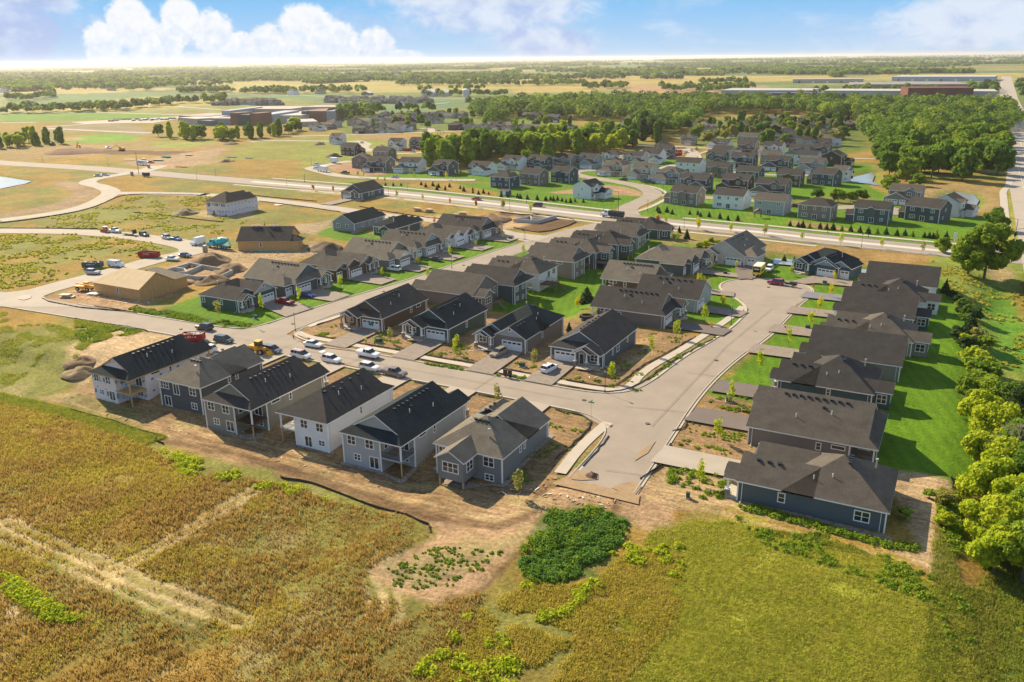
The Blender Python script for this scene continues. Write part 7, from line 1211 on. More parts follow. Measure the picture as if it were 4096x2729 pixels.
def frustum(b, x0, x1, y0, y1, z0, X0, X1, Y0, Y1, z1, mi=0):
 n = len(b.v); b.v += [(x0, y0, z0), (x1, y0, z0), (x1, y1, z0), (x0, y1, z0), (X0, Y0, z1), (X1, Y0, z1), (X1, Y1, z1), (X0, Y1, z1)]
 for f in ((3, 2, 1, 0), (4, 5, 6, 7), (0, 1, 5, 4), (1, 2, 6, 5), (2, 3, 7, 6), (3, 0, 4, 7)): b.f.append(tuple(n + i for i in f)); b.m.append(mi)
def wheelmesh(r=.34, w_=.24):
 k_ = ('w', r, w_)
 if k_ not in CARM: b = MB(); b.tube((-w_ / 2, 0, 0), (w_ / 2, 0, 0), r, n=14); b.tube((-w_ / 2 - .012, 0, 0), (w_ / 2 + .012, 0, 0), r * .58, n=10, mi=1); CARM[k_] = b.mesh('wheel', [rubber, chrome])
 return CARM[k_]
def car(kind, col, fr, px, py, ang, label, name=None, group='cars and trucks on the streets and drives', cat='car', rack=False, hatch=False, tonneau=False):
 x, y, z = at(fr, px, py) if isinstance(fr, str) else fr; L_, W_, sec, gh, belt, top = KINDS[kind]; e = empty(name or {'sedan': 'parked_car', 'suv': 'parked_suv', 'van': 'minivan', 'pickup': 'pickup_truck'}[kind], (x, y, z + .06), math.radians(ang), label, cat, group)
 k_ = (kind, col, tonneau)
 if k_ not in CARM:
  b = MB(); n0 = None
  for (yy, hw, zb, zt) in sec:
   ring = [(-hw, yy, zb), (hw, yy, zb), (hw * 1.03, yy, zb + (zt - zb) * .5), (hw * .96, yy, zt - .04), (hw * .86, yy, zt), (-hw * .86, yy, zt), (-hw * .96, yy, zt - .04), (-hw * 1.03, yy, zb + (zt - zb) * .5)]; n = len(b.v); b.v += ring
   if n0 is None: b.f.append(tuple(range(n, n + 8))); b.m.append(0)
   else:
    for i in range(8): b.f.append((n0 + i, n0 + (i + 1) % 8, n + (i + 1) % 8, n + i)); b.m.append(0)
   n0 = n
  b.f.append(tuple(range(n0 + 7, n0 - 1, -1))); b.m.append(0); hw = W_ / 2 - .08
  frustum(b, -hw * .80, hw * .80, gh[1], gh[2], top - .06, -hw * .74, hw * .74, gh[1] + .08, gh[2] - .08, top)
  if kind == 'pickup' and not tonneau: b.box(-.75, .75, -2.7, -1.0, 1.254, 1.262, 1)
  elif kind == 'pickup': b.box(-.84, .84, -2.8, -1.0, 1.252, 1.32, 0)
  g = MB(); frustum(g, -hw * .97, hw * .97, gh[0], gh[3], belt, -hw * .80, hw * .80, gh[1], gh[2], top - .062); p = MB()
  for sx in (-1, 1):
   for yy in ([gh[1] - .02, (gh[1] + gh[2]) / 2] if kind != 'van' else [-1.2, -.2]): p.tube((sx * hw * .985, yy, belt), (sx * hw * .81, yy, top - .05), .045, n=4)
  for vv in p.v: pass
  n = len(b.v); b.v += p.v; b.f += [tuple(i + n for i in f) for f in p.f]; b.m += [0] * len(p.f); CARM[k_] = (b.mesh('body', [carpaint(col), plast], smooth=False), g.mesh('windows', glass))
 bm_, gm = CARM[k_]; link('body', bm_, e); link('windows', gm, e); r = .34 if kind in ('sedan', 'van') else .39
 for sx in (-1, 1):
  for yy in (-L_ * .30, L_ * .315): link('wheel', wheelmesh(r), e, (sx * (W_ / 2 - .13), yy, r - .03))
 if 'hl' not in CARM: b = MB(); b.box(-.17, .17, -.05, .05, -.08, .08); CARM['hl'] = b.mesh('headlight', lampm); CARM['tl'] = b.mesh('tail_light', tailm)
 hz = sec[-2][3] - .12; tz = sec[1][3] - .18
 for sx in (-1, 1): link('headlight', CARM['hl'], e, (sx * (sec[-2][1] - .2), L_ / 2 - .05, hz)); link('tail_light', CARM['tl'], e, (sx * (sec[0][1] - .12), -L_ / 2 - .0, tz))
 if rack: b = MB(); [b.tube((sx, -1.9, top + .12), (sx, 1.0, top + .12), .03, n=4) for sx in (-.6, .6)]; [b.tube((-.6, yy, top + .12), (.6, yy, top + .12), .03, n=4) for yy in np.linspace(-1.8, .9, 8)]; [b.tube((sx, yy, top - .02), (sx, yy, top + .12), .03, n=4) for sx in (-.6, .6) for yy in (-1.5, .6)]; b.build('ladder_rack', mat('ladder_orange', (.5, .16, .08), .5), e)
 if hatch: b = MB(); b.box(-.7, .7, -3.0, -2.0, 1.98, 2.04); b.build('open_hatch', [carpaint(col)], e)
 return e
car('suv', 'black', 'r1', 1222, 280, 92, 'black suv driving alone near the corner of the front street'); car('van', 'dgrey', 'r1', 1405, 402, -88, 'dark brown minivan behind the dark grey front row house', cat='minivan'); car('van', 'grey', 'r1', 1855, 496, -90, 'grey-blue minivan next to the yellow loader', cat='minivan')
car('sedan', 'white', 'r1', 2245, 440, -88, 'white sedan on the far side of the front street by the pavement corner'); car('van', 'white', 'r1', 2130, 545, -93, 'white work van with ladders on its roof rack', rack=True, cat='van', name='work_van'); car('suv', 'white', 'r2', 300, 940, -92, 'boxy white suv with raised tailgate parked behind the ladder van', hatch=True)
car('pickup', 'white', 'r2', 645, 890, -92, 'white pickup in the middle of the front street with covered bed', tonneau=True, cat='pickup'); car('suv', 'white', 'r2', 655, 1015, -92, 'boxy white suv between the front row roof and the brown-grey pickup'); car('pickup', 'brown', 'r2', 888, 1070, -92, 'brown-grey pickup with white top, right end of the parked line', tonneau=True, cat='pickup')
car('suv', 'gold', 'r2', 1868, 878, 174, 'silver-beige suv on the drive of the light-gabled grey house'); car('suv', 'white', 'r4', 228, 1378, -8, 'white suv on the drive of the slate corner house'); car('van', 'white', (-134.0, 124.5, 0), 0, 0, 180, 'white van roof showing between the second and third front row houses', cat='van'); car('van', 'white', (-145, 124, 0), 0, 0, 175, 'white van roof showing between the first and second front row houses', cat='van')
car('pickup', 'red', 'q2', 800, 1220, 88, 'red pickup on the drive of the dark green corner house', cat='pickup'); car('sedan', 'blue', 'q2', 1010, 1148, -95, 'blue sedan on the second drive of the left street'); car('suv', 'white', 'q2', 1832, 903, 85, 'white suv on a paver drive halfway up the left street'); car('sedan', 'dgrey', 'q2', 2222, 808, 82, 'dark grey sedan on the drive of the light grey open-garage house')
car('suv', 'white', 'r4', 2297, 432, 178, 'white hatchback beside the yellow box truck'); car('suv', 'red', 'r5', 220, 512, 90, 'dark red suv with trailer on the turning circle')
car('pickup', 'white', 'q1', 1085, 778, 95, 'white pickup towing a flat trailer on the left curving street', cat='pickup'); car('suv', 'dgrey', 'q1', 1360, 812, -98, 'dark suv parked right of the flat trailer'); car('van', 'silver', 'q1', 1575, 840, -100, 'silver minivan on the left curving street bend', cat='minivan'); car('sedan', 'steelblue', 'q1', 1665, 850, -95, 'blue hatchback touching the silver minivan')
car('sedan', 'white', 'q1', 1625, 1040, -80, 'white car on the inner side of the left street loop'); car('sedan', 'dgrey', 'q1', 1745, 1008, -85, 'dark grey sedan on the inner side of the left street loop'); car('suv', 'silver', 'q1', 880, 1170, -75, 'silver suv near the plywood-roofed house'); car('sedan', 'silver', 'q1', 926, 252, -70, 'left silver car of a pair near the left crossroads'); car('sedan', 'silver', 'q1', 992, 243, -70, 'right silver car of a pair near the left crossroads')
car('pickup', 'white', 'q6', 1140, 665, -85, 'white pickup on bare land far left', cat='pickup'); car('sedan', 'red', 'q6', 1580, 818, -80, 'dark red car beside a white camper on the stockpile yard')
car('sedan', 'red', 'q3', 1662, 708, 97, 'dark red sedan driving on the wide road'); car('van', 'maroon', 'q3', 2235, 768, 97, 'maroon minivan driving on the wide road near the junction', cat='minivan')
for a_ in (('sedan', 'silver', 'q3', 893, 500, 90, 'silver sedan on the loop street left of the junction'), ('pickup', 'black', 'q3', 425, 462, 85, 'black pickup on the bare loop street bend'), ('pickup', 'white', 'q3', 158, 385, 80, 'white pickup, upper one at the left end of the loop street'), ('suv', 'white', 'q3', 152, 418, 80, 'white suv, lower one at the left end of the loop street'), ('sedan', 'white', 'q3', 1258, 475, 170, 'white car on the drive of the dark grey garage-front house'), ('sedan', 'silver', 'q3', 1060, 260, 80, 'silver car by the red skips beyond the loop street'), ('sedan', 'white', 'q3', 583, 172, 20, 'white car on the curving lane behind the brown house'),
           ('suv', 'white', 'q4', 955, 718, 90, 'white suv on the drive of the beige corner house'), ('sedan', 'black', 'q4', 1163, 760, 90, 'black sedan on the cream house drive'), ('pickup', 'dgrey', 'q4', 1368, 775, 100, 'grey pickup behind the black pickup'), ('pickup', 'black', 'q4', 1408, 788, 98, 'black pickup by the hipped grey house'), ('sedan', 'white', 'q4', 1755, 498, 10, 'white car, lowest of three beside the muddy building site'), ('sedan', 'white', 'q4', 1803, 482, 15, 'white car, middle of three beside the muddy building site'), ('suv', 'silver', 'q4', 1850, 470, 15, 'silver suv, topmost of three beside the muddy building site'), ('sedan', 'dgrey', 'q4', 1597, 558, -60, 'dark car beside the dark brown house'),
           ('sedan', 'white', 'q9', 1020, 548, 175, 'white car on the navy house drive'), ('suv', 'white', 'q9', 1295, 558, 175, 'left white suv at the charcoal house'), ('suv', 'white', 'q9', 1354, 552, 175, 'right white suv at the charcoal house'), ('sedan', 'red', 'q9', 1592, 888, 90, 'red sedan parked right of the pale grey-green house'), ('sedan', 'white', 'q5', 2303, 468, 0, 'white car on the highway'), ('van', 'silver', 'q8', 1695, 478, 90, 'silver van in the old estate street')): car(*a_)
rs = random.Random(5)
for i in range(26):
 fr, (px, py) = 'q6', (1150 + i * 27 + rs.uniform(-8, 8), 380 - i * .6 + rs.choice((-9, 0, 4))); x, y, z = at(fr, px, py); c = rs.choice(('white', 'grey', 'black', 'silver', 'red')); k_ = ('school', c)
 if k_ not in CARM: b = MB(); frustum(b, -.9, .9, -2.3, 2.3, .25, -.86, .86, -2.2, 2.2, .95); frustum(b, -.8, .8, -1.7, 1.1, .953, -.62, .62, -1.2, .4, 1.5, 1); CARM[k_] = b.mesh('parked_car', [carpaint(c), glass])
 o = link('parked_car', CARM[k_], None, (x, y, z + .1), rs.uniform(-.1, .1)); tag(o, 'small parked car in the school car park', 'car', 'cars in the school car park')
# --- special vehicles and site things
def place(name, fr, px, py, ang, label, cat, group=None): x, y, z = at(fr, px, py); return empty(name, (x, y, z + .06), math.radians(ang), label, cat, group)
def wheels(e, ys, hw, r=.5, w_=.3):
 for yy in ys:
  for sx in (-1, 1): link('wheel', wheelmesh(r, w_), e, (sx * hw, yy, r))
def part(e, name, m, fn): b = MB(); fn(b); return b.build(name, m, e)
def cab(e, col, y0, z0=.9):
 part(e, 'cab', [carpaint(col)], lambda b: (b.box(-1.15, 1.15, y0, y0 + 1.9, z0, z0 + 1.1), frustum(b, -1.15, 1.15, y0, y0 + 1.9, z0 + 1.103, -1.0, 1.0, y0 + .1, y0 + 1.5, z0 + 2.0), b.box(-.8, .8, y0 + 1.903, y0 + 3.4, z0 - .1, z0 + .85)))
 part(e, 'windscreen', glass, lambda b: (b.box(-.9, .9, y0 + 1.62, y0 + 1.78, z0 + 1.15, z0 + 1.75), b.box(-1.14, -1.07, y0 + .4, y0 + 1.4, z0 + 1.15, z0 + 1.75), b.box(1.07, 1.14, y0 + .4, y0 + 1.4, z0 + 1.15, z0 + 1.75))); part(e, 'bumper', chrome, lambda b: b.box(-1.1, 1.1, y0 + 3.41, y0 + 3.6, .4, .8))
e = place('concrete_mixer', 'q1', 2070, 925, 90, 'turquoise concrete mixer truck beside the half-built plywood house', 'concrete mixer'); cab(e, 'cyan', 2.0)
part(e, 'chassis', plast, lambda b: b.box(-.5, .5, -5, 5, .6, .95)); part(e, 'drum', mat('drum_paint', PC['cyan'], .45, .04), lambda b: (b.tube((0, 1.3, 2.0), (0, -.4, 2.45), .8, 1.35, 14), b.tube((0, -.4, 2.45), (0, -2.2, 2.9), 1.35, 1.25, 14), b.tube((0, -2.2, 2.9), (0, -4.4, 3.35), 1.25, .5, 14)))
part(e, 'drum_lettering', mat('white_lettering', (.7, .75, .75), .6), lambda b: [b.box(1.31, 1.345, -2.0 + i * .26, -1.82 + i * .26, 2.75 - i * .065, 3.0 - i * .065) for i in range(8)]); part(e, 'deck', carpaint('cyan'), lambda b: b.box(-1.1, 1.1, -4.8, 1.6, .98, 1.2)); part(e, 'chute', chrome, lambda b: b.tube((0, -4.5, 2.6), (0, -5.6, 1.4), .25, n=6)); wheels(e, (3.9, .3, -1.4, -2.6, -3.8), 1.0)
e = place('dump_truck', 'q4', 1060, 1108, 84, 'dump truck with white cab and black body crossing the junction', 'dump truck'); cab(e, 'white', 1.6); part(e, 'chassis', plast, lambda b: b.box(-.5, .5, -5, 4.6, .6, .95)); wheels(e, (3.6, .2, -1.3, -2.5, -3.7), 1.05)
part(e, 'dump_body', mat('dump_body', (.03, .04, .05), .5), lambda b: (b.box(-1.25, 1.25, -4.8, 1.3, 1.0, 1.15), b.box(-1.25, -1.15, -4.8, 1.3, 1.153, 2.6), b.box(1.15, 1.25, -4.8, 1.3, 1.153, 2.6), b.box(-1.147, 1.147, 1.2, 1.3, 1.153, 2.7), b.box(-1.147, 1.147, -4.8, -4.7, 1.153, 2.5), b.box(-1.147, 1.147, -4.6, 1.1, 2.2, 2.35)))
e = place('box_truck', 'r4', 2195, 478, 180, 'yellow and black moving box truck with cream roof on the stone-garage drive', 'box truck'); 
part(e, 'cargo_box', [mat('box_yellow', (.80, .60, .02), .5, .03), mat('box_roof', (.72, .66, .52), .6), blackm, mat('box_white', (.8, .8, .78), .5)], lambda b: (b.box(-1.2, 1.2, -3.2, 2.6, .95, 3.3, 0), b.box(-1.22, 1.22, -3.22, 2.62, 3.303, 3.38, 1), b.box(-1.05, 1.05, 2.6, 2.63, 1.5, 3.1, 2), b.box(-.7, .7, 2.63, 2.65, 2.35, 2.6, 3), b.box(1.2, 1.225, -2.6, 1.9, 1.5, 2.2, 2), b.box(-1.225, -1.2, -2.6, 1.9, 1.5, 2.2, 2), b.box(1.225, 1.24, -1.8, 1.0, 1.75, 1.95, 0), b.box(-1.1, 1.1, -3.23, -3.2, 1.1, 2.0, 2), b.box(-.8, .8, -3.25, -3.23, 1.45, 1.65, 0)))
part(e, 'cab', carpaint('white'), lambda b: (b.box(-1.05, 1.05, -5.4, -3.3, .7, 1.5), frustum(b, -1.05, 1.05, -4.7, -3.3, 1.503, -.9, .9, -4.3, -3.35, 2.4))); wheels(e, (-4.5, 1.4), 1.0, .42)
e = place('box_truck', 'q3', 218, 442, 80, 'white box truck at the left end of the loop street', 'box truck'); part(e, 'cargo_box', mat('box_white', (.8, .8, .78), .5), lambda b: b.box(-1.2, 1.2, -3.6, 2.2, .95, 3.4)); part(e, 'cab', carpaint('white'), lambda b: (b.box(-1.05, 1.05, 2.3, 4.2, .7, 1.5), frustum(b, -1.05, 1.05, 2.3, 3.7, 1.503, -.9, .9, 2.35, 3.2, 2.4))); wheels(e, (3.2, -1.8), 1.0, .42)
e = place('box_trailer', 'q3', 323, 360, 85, 'white enclosed box trailer beside the bare yards of the loop street', 'trailer'); part(e, 'cargo_box', mat('box_white', (.8, .8, .78), .5), lambda b: b.box(-1.2, 1.2, -3.0, 3.0, .8, 3.5)); part(e, 'hitch', plast, lambda b: b.tube((0, 3, .7), (0, 4.4, .6), .08, n=4)); wheels(e, (-.5, .5), 1.0, .38)
e = place('cargo_van', 'q1', 1868, 892, 178, 'tall white cargo van seen from behind near the concrete mixer', 'van'); part(e, 'body', carpaint('white'), lambda b: (frustum(b, -1.0, 1.0, -2.9, 1.7, .4, -.92, .92, -2.85, 1.2, 2.7), frustum(b, -1.0, 1.0, 1.703, 2.9, .4, -.9, .9, 1.71, 2.5, 1.3))); part(e, 'rear_windows', glass, lambda b: (b.box(-.8, -.1, -2.93, -2.86, 1.5, 2.2), b.box(.1, .8, -2.93, -2.86, 1.5, 2.2))); wheels(e, (-1.9, 1.9), .92, .36)
e = place('cargo_van', 'q1', 1095, 1100, -85, 'white panel van with roof rack behind the plywood-roofed house', 'van'); part(e, 'body', carpaint('white'), lambda b: (frustum(b, -1.0, 1.0, -2.9, 1.7, .4, -.9, .9, -2.85, 1.3, 2.1), frustum(b, -1.0, 1.0, 1.703, 2.9, .4, -.9, .9, 1.71, 2.6, 1.25))); part(e, 'windows', glass, lambda b: b.box(-.95, .95, 1.0, 1.4, 1.35, 1.9)); part(e, 'roof_rack', plast, lambda b: [b.tube((-.8, yy, 2.2), (.8, yy, 2.2), .04, n=4) for yy in (-2.2, -1, .4)]); wheels(e, (-1.9, 1.9), .92, .36)
e = place('camper_van', 'q6', 1484, 838, 92, 'white camper van on the stockpile yard far left', 'van'); part(e, 'body', carpaint('white'), lambda b: (b.box(-1.2, 1.2, -3.8, 3.0, .6, 3.0), frustum(b, -1.05, 1.05, 3.003, 4.2, .6, -1, 1, 3.003, 3.5, 2.2))); part(e, 'windows', glass, lambda b: (b.box(1.2, 1.23, -3, 2, 1.7, 2.3), b.box(-1.23, -1.2, -3, 2, 1.7, 2.3))); wheels(e, (-2.4, 2.6), 1.05, .4)
def skip(fr, px, py, ang, col, label, L_=6.2, fill=True):
 e = place('skip', fr, px, py, ang, label, 'skip', 'rubbish skips'); m_ = mat('skip_paint', col, .55, .15, 1); part(e, 'container', m_, lambda b: (b.box(-1.2, 1.2, -L_ / 2, L_ / 2, .2, .3), b.box(-1.25, -1.15, -L_ / 2, L_ / 2, .303, 1.9), b.box(1.15, 1.25, -L_ / 2, L_ / 2, .303, 1.9), b.box(-1.147, 1.147, -L_ / 2, -L_ / 2 + .1, .303, 1.9), b.box(-1.147, 1.147, L_ / 2 - .1, L_ / 2, .303, 1.9), *[b.box(sx * 1.31 - .05, sx * 1.31 + .05, yy - .05, yy + .05, .3, 1.8) for sx in (-1, 1) for yy in np.linspace(-L_ / 2 + .4, L_ / 2 - .4, 6)]))
 part(e, 'marking', trim, lambda b: [b.box(sx * 1.27 - .012, sx * 1.27 + .012, -1.4 + i * .55, -1.15 + i * .55, 1.1, 1.4) for sx in (-1, 1) for i in range(5)])
 r = random.Random(px)
 def deb(b):
  for i in range(46): R_q = Matrix.Rotation(r.uniform(0, 3), 3, 'Z') @ Matrix.Rotation(r.uniform(-.5, .5), 3, 'X'); s = r.uniform(.1, .7); b.box(-s, s, -.12, .12, -.04, .06, r.randrange(3), R_q, (r.uniform(-.8, .8), r.uniform(-L_ / 2 + .6, L_ / 2 - .6), r.uniform(1.3, 1.95 if fill else 1.4)))
 part(e, 'debris', [wood, trim, mat('debris_grey', (.35, .3, .26), .9)], deb); return e
skip('r1', 1118, 385, -60, (.32, .015, .02), 'red skip heaped with white debris behind the leftmost front row house', 5); skip('q1', 1408, 1010, -78, (.30, .015, .02), 'long red skip on grass inside the left street loop', 7, False); skip('q1', 878, 1108, -62, (.06, .09, .10), 'dark blue-green skip with wood scraps beside the silver suv', 6)
skip('q3', 1010, 245, -85, (.36, .02, .02), 'left red skip in front of the white unfinished house'); skip('q3', 1130, 235, -85, (.36, .02, .02), 'right red skip in front of the dark blue-grey house'); skip('q4', 1668, 522, -80, (.36, .02, .02), 'red skip on the muddy building site of the new estate'); skip('q9', 500, 380, -85, (.40, .03, .03), 'red skip behind the other one on the muddy site', 5)
e = place('wheel_loader', 'r1', 1735, 505, -85, 'yellow wheel loader behind the dark grey front row house', 'loader'); ym = mat('machine_yellow', (.70, .36, .02), .5, .08)
part(e, 'body', ym, lambda b: (b.box(-.9, .9, -2.2, .2, .9, 1.9), b.box(-.6, .6, .203, 1.6, .8, 1.4))); part(e, 'cabin', [ym, glass], lambda b: (b.box(-.7, .7, -.6, .7, 1.903, 2.9, 1), b.box(-.8, .8, -.7, .8, 2.903, 3.05, 0))); part(e, 'arm', ym, lambda b: (b.tube((-.5, 1.2, 1.3), (-.5, 3.0, .7), .12, n=4), b.tube((.5, 1.2, 1.3), (.5, 3.0, .7), .12, n=4))); part(e, 'bucket', ym, lambda b: b.prism([(2.8, .3), (3.7, .15), (3.0, 1.1)], -1.2, 1.2, 'x')); wheels(e, (-1.4, 1.2), .95, .65, .45)
e = place('telehandler', 'q1', 800, 1325, -75, 'yellow telehandler beside the plywood-roofed house', 'telehandler'); part(e, 'body', ym, lambda b: (b.box(-.9, .9, -2.4, 2.2, .7, 1.4), b.box(-.9, -.2, -.4, 1.0, 1.403, 2.4))); part(e, 'boom', ym, lambda b: b.tube((.4, -2.2, 2.1), (.4, 4.2, 1.4), .22, n=4)); part(e, 'forks', plast, lambda b: b.box(-.5, 1.3, 4.2, 5.4, .3, .4)); wheels(e, (-1.6, 1.6), .95, .6, .4)
e = place('skid_loader', 'q1', 996, 775, 95, 'orange-red skid loader behind the white pickup', 'loader'); part(e, 'body', carpaint('orange'), lambda b: (b.box(-.8, .8, -1.4, 1.2, .4, 1.3), b.box(-.6, .6, -.6, .7, 1.303, 2.1))); part(e, 'roof', trim, lambda b: b.box(-.7, .7, -.8, .8, 2.103, 2.2)); part(e, 'bucket', plast, lambda b: b.prism([(1.3, .2), (2.1, .1), (1.6, .8)], -.9, .9, 'x')); wheels(e, (-.8, .8), .8, .4, .3)
for i, (px, py) in enumerate(((550, 635), (820, 655), (1275, 690))):
 e = place('excavator', 'q6', px, py, 60 * i, ['grey digger, leftmost machine on the far dirt strip', 'yellow digger on top of the far dirt bank', 'small cream digger, right machine on the far dirt strip'][i], 'digger'); part(e, 'body', ym if i else plast, lambda b: (b.box(-1.2, 1.2, -2, 1.4, 1, 2.2), b.box(-1.1, -.1, 0, 1.3, 2.203, 3.2))); part(e, 'tracks', plast, lambda b: (b.box(-1.5, -.9, -2, 2, 0, .9), b.box(.9, 1.5, -2, 2, 0, .9))); part(e, 'boom', ym if i else plast, lambda b: (b.tube((.3, 1.2, 2), (.3, 4, 4.4), .25, n=4), b.tube((.3, 4, 4.4), (.3, 6, 2), .2, n=4)))
e = place('flat_trailer', 'q1', 1215, 802, 95, 'flat black trailer hitched behind the white pickup on the left street', 'trailer'); part(e, 'bed', brownwood, lambda b: b.box(-1.1, 1.1, -3, 3, .6, .75)); part(e, 'ramp', plast, lambda b: b.box(-1.0, 1.0, -3.1, -2.95, .753, 2.2)); wheels(e, (-.5, .5), 1.15, .38)
e = place('boat_trailer', 'r5', 352, 532, 80, 'small trailer carrying a black personal watercraft behind the dark red suv', 'trailer'); part(e, 'frame', chrome, lambda b: (b.tube((0, 2.8, .5), (0, -1.6, .5), .06, n=4), b.tube((-.8, -.6, .5), (.8, -.6, .5), .05, n=4))); part(e, 'watercraft', plast, lambda b: (frustum(b, -.3, .3, -1.6, 1.6, .6, -.55, .55, -1.7, 1.9, 1.0), frustum(b, -.4, .4, -1.3, .6, 1.003, -.2, .2, -1.0, .3, 1.4))); wheels(e, (-.6,), .8, .3)
e = place('utility_trailer', 'q1', 1378, 252, 80, 'dark site trailer at the left crossroads', 'trailer'); part(e, 'body', plast, lambda b: b.box(-1.1, 1.1, -2.4, 2.4, .6, 2.4)); wheels(e, (-.5, .5), 1.15, .35)
for i, (fr, px, py) in enumerate((('q1', 1245, 242), ('q1', 1935, 962), ('q1', 1403, 172))):
 e = place('portable_toilet', fr, px, py, 10, ['tan portable toilet beside the dark site trailer', 'tan portable toilet near the concrete mixer cab', 'tan portable toilet beside the camper van yard'][i], 'portable toilet'); part(e, 'cabin', mat('toilet_tan', (.38, .28, .2), .6), lambda b: b.box(-.6, .6, -.6, .6, 0, 2.1)); part(e, 'roof', trim, lambda b: frustum(b, -.65, .65, -.65, .65, 2.103, -.5, .5, -.5, .5, 2.35)); part(e, 'door', mat('toilet_door', (.3, .22, .16), .6), lambda b: b.box(-.45, .45, -.64, -.603, .1, 1.9))
# --- street lamps, poles, signs
LP = {}
def lamp(fr, px, py, label, h=4.7, grp='black street lamps'):
 x, y, z = at(fr, px, py)
 if h not in LP:
  b = MB(); b.tube((0, 0, -.3), (0, 0, .6), .13, .1, 8); b.tube((0, 0, .6), (0, 0, h - .55), .06, .045, 8); a = b.mesh('post', blackm); b = MB(); b.tube((0, 0, h - .55), (0, 0, h - .45), .14, .2, 8); b.tube((0, 0, h - .15), (0, 0, h), .26, .06, 8); b.tube((0, 0, h), (0, 0, h + .1), .03, .02, 6); c = b.mesh('lantern_frame', blackm); b = MB(); b.tube((0, 0, h - .45), (0, 0, h - .152), .15, .2, 8); LP[h] = (a, c, b.mesh('lantern_glass', mat('lantern_glass', (.6, .6, .55), .3)))
 e = empty('street_lamp', (x, y, z), 0, label, 'street lamp', grp); link('post', LP[h][0], e); l = link('lantern', LP[h][1], e); link('lantern_glass', LP[h][2], l)
for q in (('r1', 2077, 297, 'at the left street corner by the bare lot'), ('r4', 1940, 940, 'beside the curving pavement of the turning circle'), ('f', 1390, 903, 'at the front corner below the slate corner house'), ('r5', 225, 462, 'between the two houses at the circle head'), ('q3', 1430, 1352, 'behind the taupe roof on the left street'), ('q4', 235, 1320, 'at the junction corner with the orange-red tree'),
          ('q4', 92, 1032, 'by the maroon minivan'), ('q4', 250, 975, 'left of the maroon minivan on the far verge'), ('q4', 975, 1048, 'left of the dump truck'), ('q4', 1732, 1208, 'right of the dump truck on the near side of the wide road'), ('q4', 1850, 1125, 'below the white house backing on the wide road'), ('q4', 1535, 880, 'by the side street bend'), ('q4', 1390, 1045, 'on the corner right of the junction'), ('r5', 957, 190, 'on the near verge between two small trees'), ('r5', 1015, 100, 'in front of the conifer line'),
          ('q3', 1012, 622, 'above the lawn sprinklers left'), ('q3', 836, 670, 'just right of the lone slate house'), ('q3', 1975, 795, 'between the red sedan and the minivan'), ('q3', 2132, 740, 'by the blue garden shed'), ('q3', 1470, 530, 'in front of the four-gabled white house'), ('q3', 48, 540, 'at the left end of the verge beyond the wide road'), ('q3', 110, 380, 'beside the parked white pickup'), ('q2', 985, 68, 'left of the lone slate house'), ('q2', 818, 105, 'far left of the lone slate house'), ('q1', 405, 122, 'far left along the wide road'), ('q1', 1022, 152, 'left of the crossroads pole'), ('q1', 2033, 248, 'right of the left crossroads'), ('q1', 1855, 278, 'near side, right of the left crossroads'), ('q5', 1028, 905, 'behind the dark slate house near the ponds')):
 lamp(*q[:3], 'street lamp ' + q[3])
def pole(fr, px, py, h, r, label, name='utility_pole', cat='pole', m=None, extra=None):
 x, y, z = at(fr, px, py); e = empty(name, (x, y, z), 0, label, cat); part(e, 'post', m or mat('pole_grey', (.35, .33, .30), .7), lambda b: b.tube((0, 0, -.3), (0, 0, h), r, r * .6, 8))
 if extra: extra(e)
 return e
pole('q1', 1308, 230, 13, .16, 'tall wooden pole at the left crossroads', m=bark); pole('q4', 1113, 1060, 9, .12, 'tall dark signal pole beside the dump truck', 'traffic_signal', 'traffic signal', blackm, lambda e: part(e, 'mast_arm', blackm, lambda b: b.tube((0, 0, 8.6), (-3, 0, 8.9), .07, n=6)))
pole('q5', 2258, 1278, 10, .2, 'grey traffic signal mast at the highway crossing', 'traffic_signal', 'traffic signal', None, lambda e: (part(e, 'mast_arm', mat('pole_grey', (.35, .33, .30), .7), lambda b: b.tube((0, 0, 6.5), (5, 3, 7), .1, n=6)), part(e, 'signal_head', blackm, lambda b: b.box(-.35, .35, -.3, .3, 4.2, 5.6)), part(e, 'lamp_arm', mat('pole_grey', (.35, .33, .30), .7), lambda b: b.tube((0, 0, 9.8), (-2.4, 0, 10.2), .06, n=6))))
pole('q5', 1757, 1210, 2.2, .1, 'white post-like sign standing left of the tall cottonwood', 'road_sign', 'sign', trim, lambda e: part(e, 'panel', trim, lambda b: b.box(-.5, .5, -.05, .05, .8, 3.0)))
gsm = mat('green_sign', (.02, .22, .12), .5, .1)
def ssign(fr, px, py, label, stop=False):
 pole(fr, px, py, 3.1, .035, label, 'street_sign', 'street sign', mat('pole_grey', (.35, .33, .30), .7), lambda e: (part(e, 'name_plate', gsm, lambda b: b.box(-.55, .55, -.02, .02, 2.9, 3.12)), part(e, 'cross_plate', gsm, lambda b: b.box(-.02, .02, -.55, .55, 3.13, 3.35)), stop and part(e, 'stop_plate', mat('sign_back', (.4, .38, .35), .5), lambda b: b.tube((0, -.05, 2.3), (0, .0, 2.3), .38, n=8))))
ssign('r1', 1692, 258, 'green street name sign above a stop sign on the left street corner lawn', True); ssign('f', 1358, 960, 'green street name sign at the end of the front street pavement'); ssign('q4', 222, 1310, 'green street name sign by the junction corner lamp')
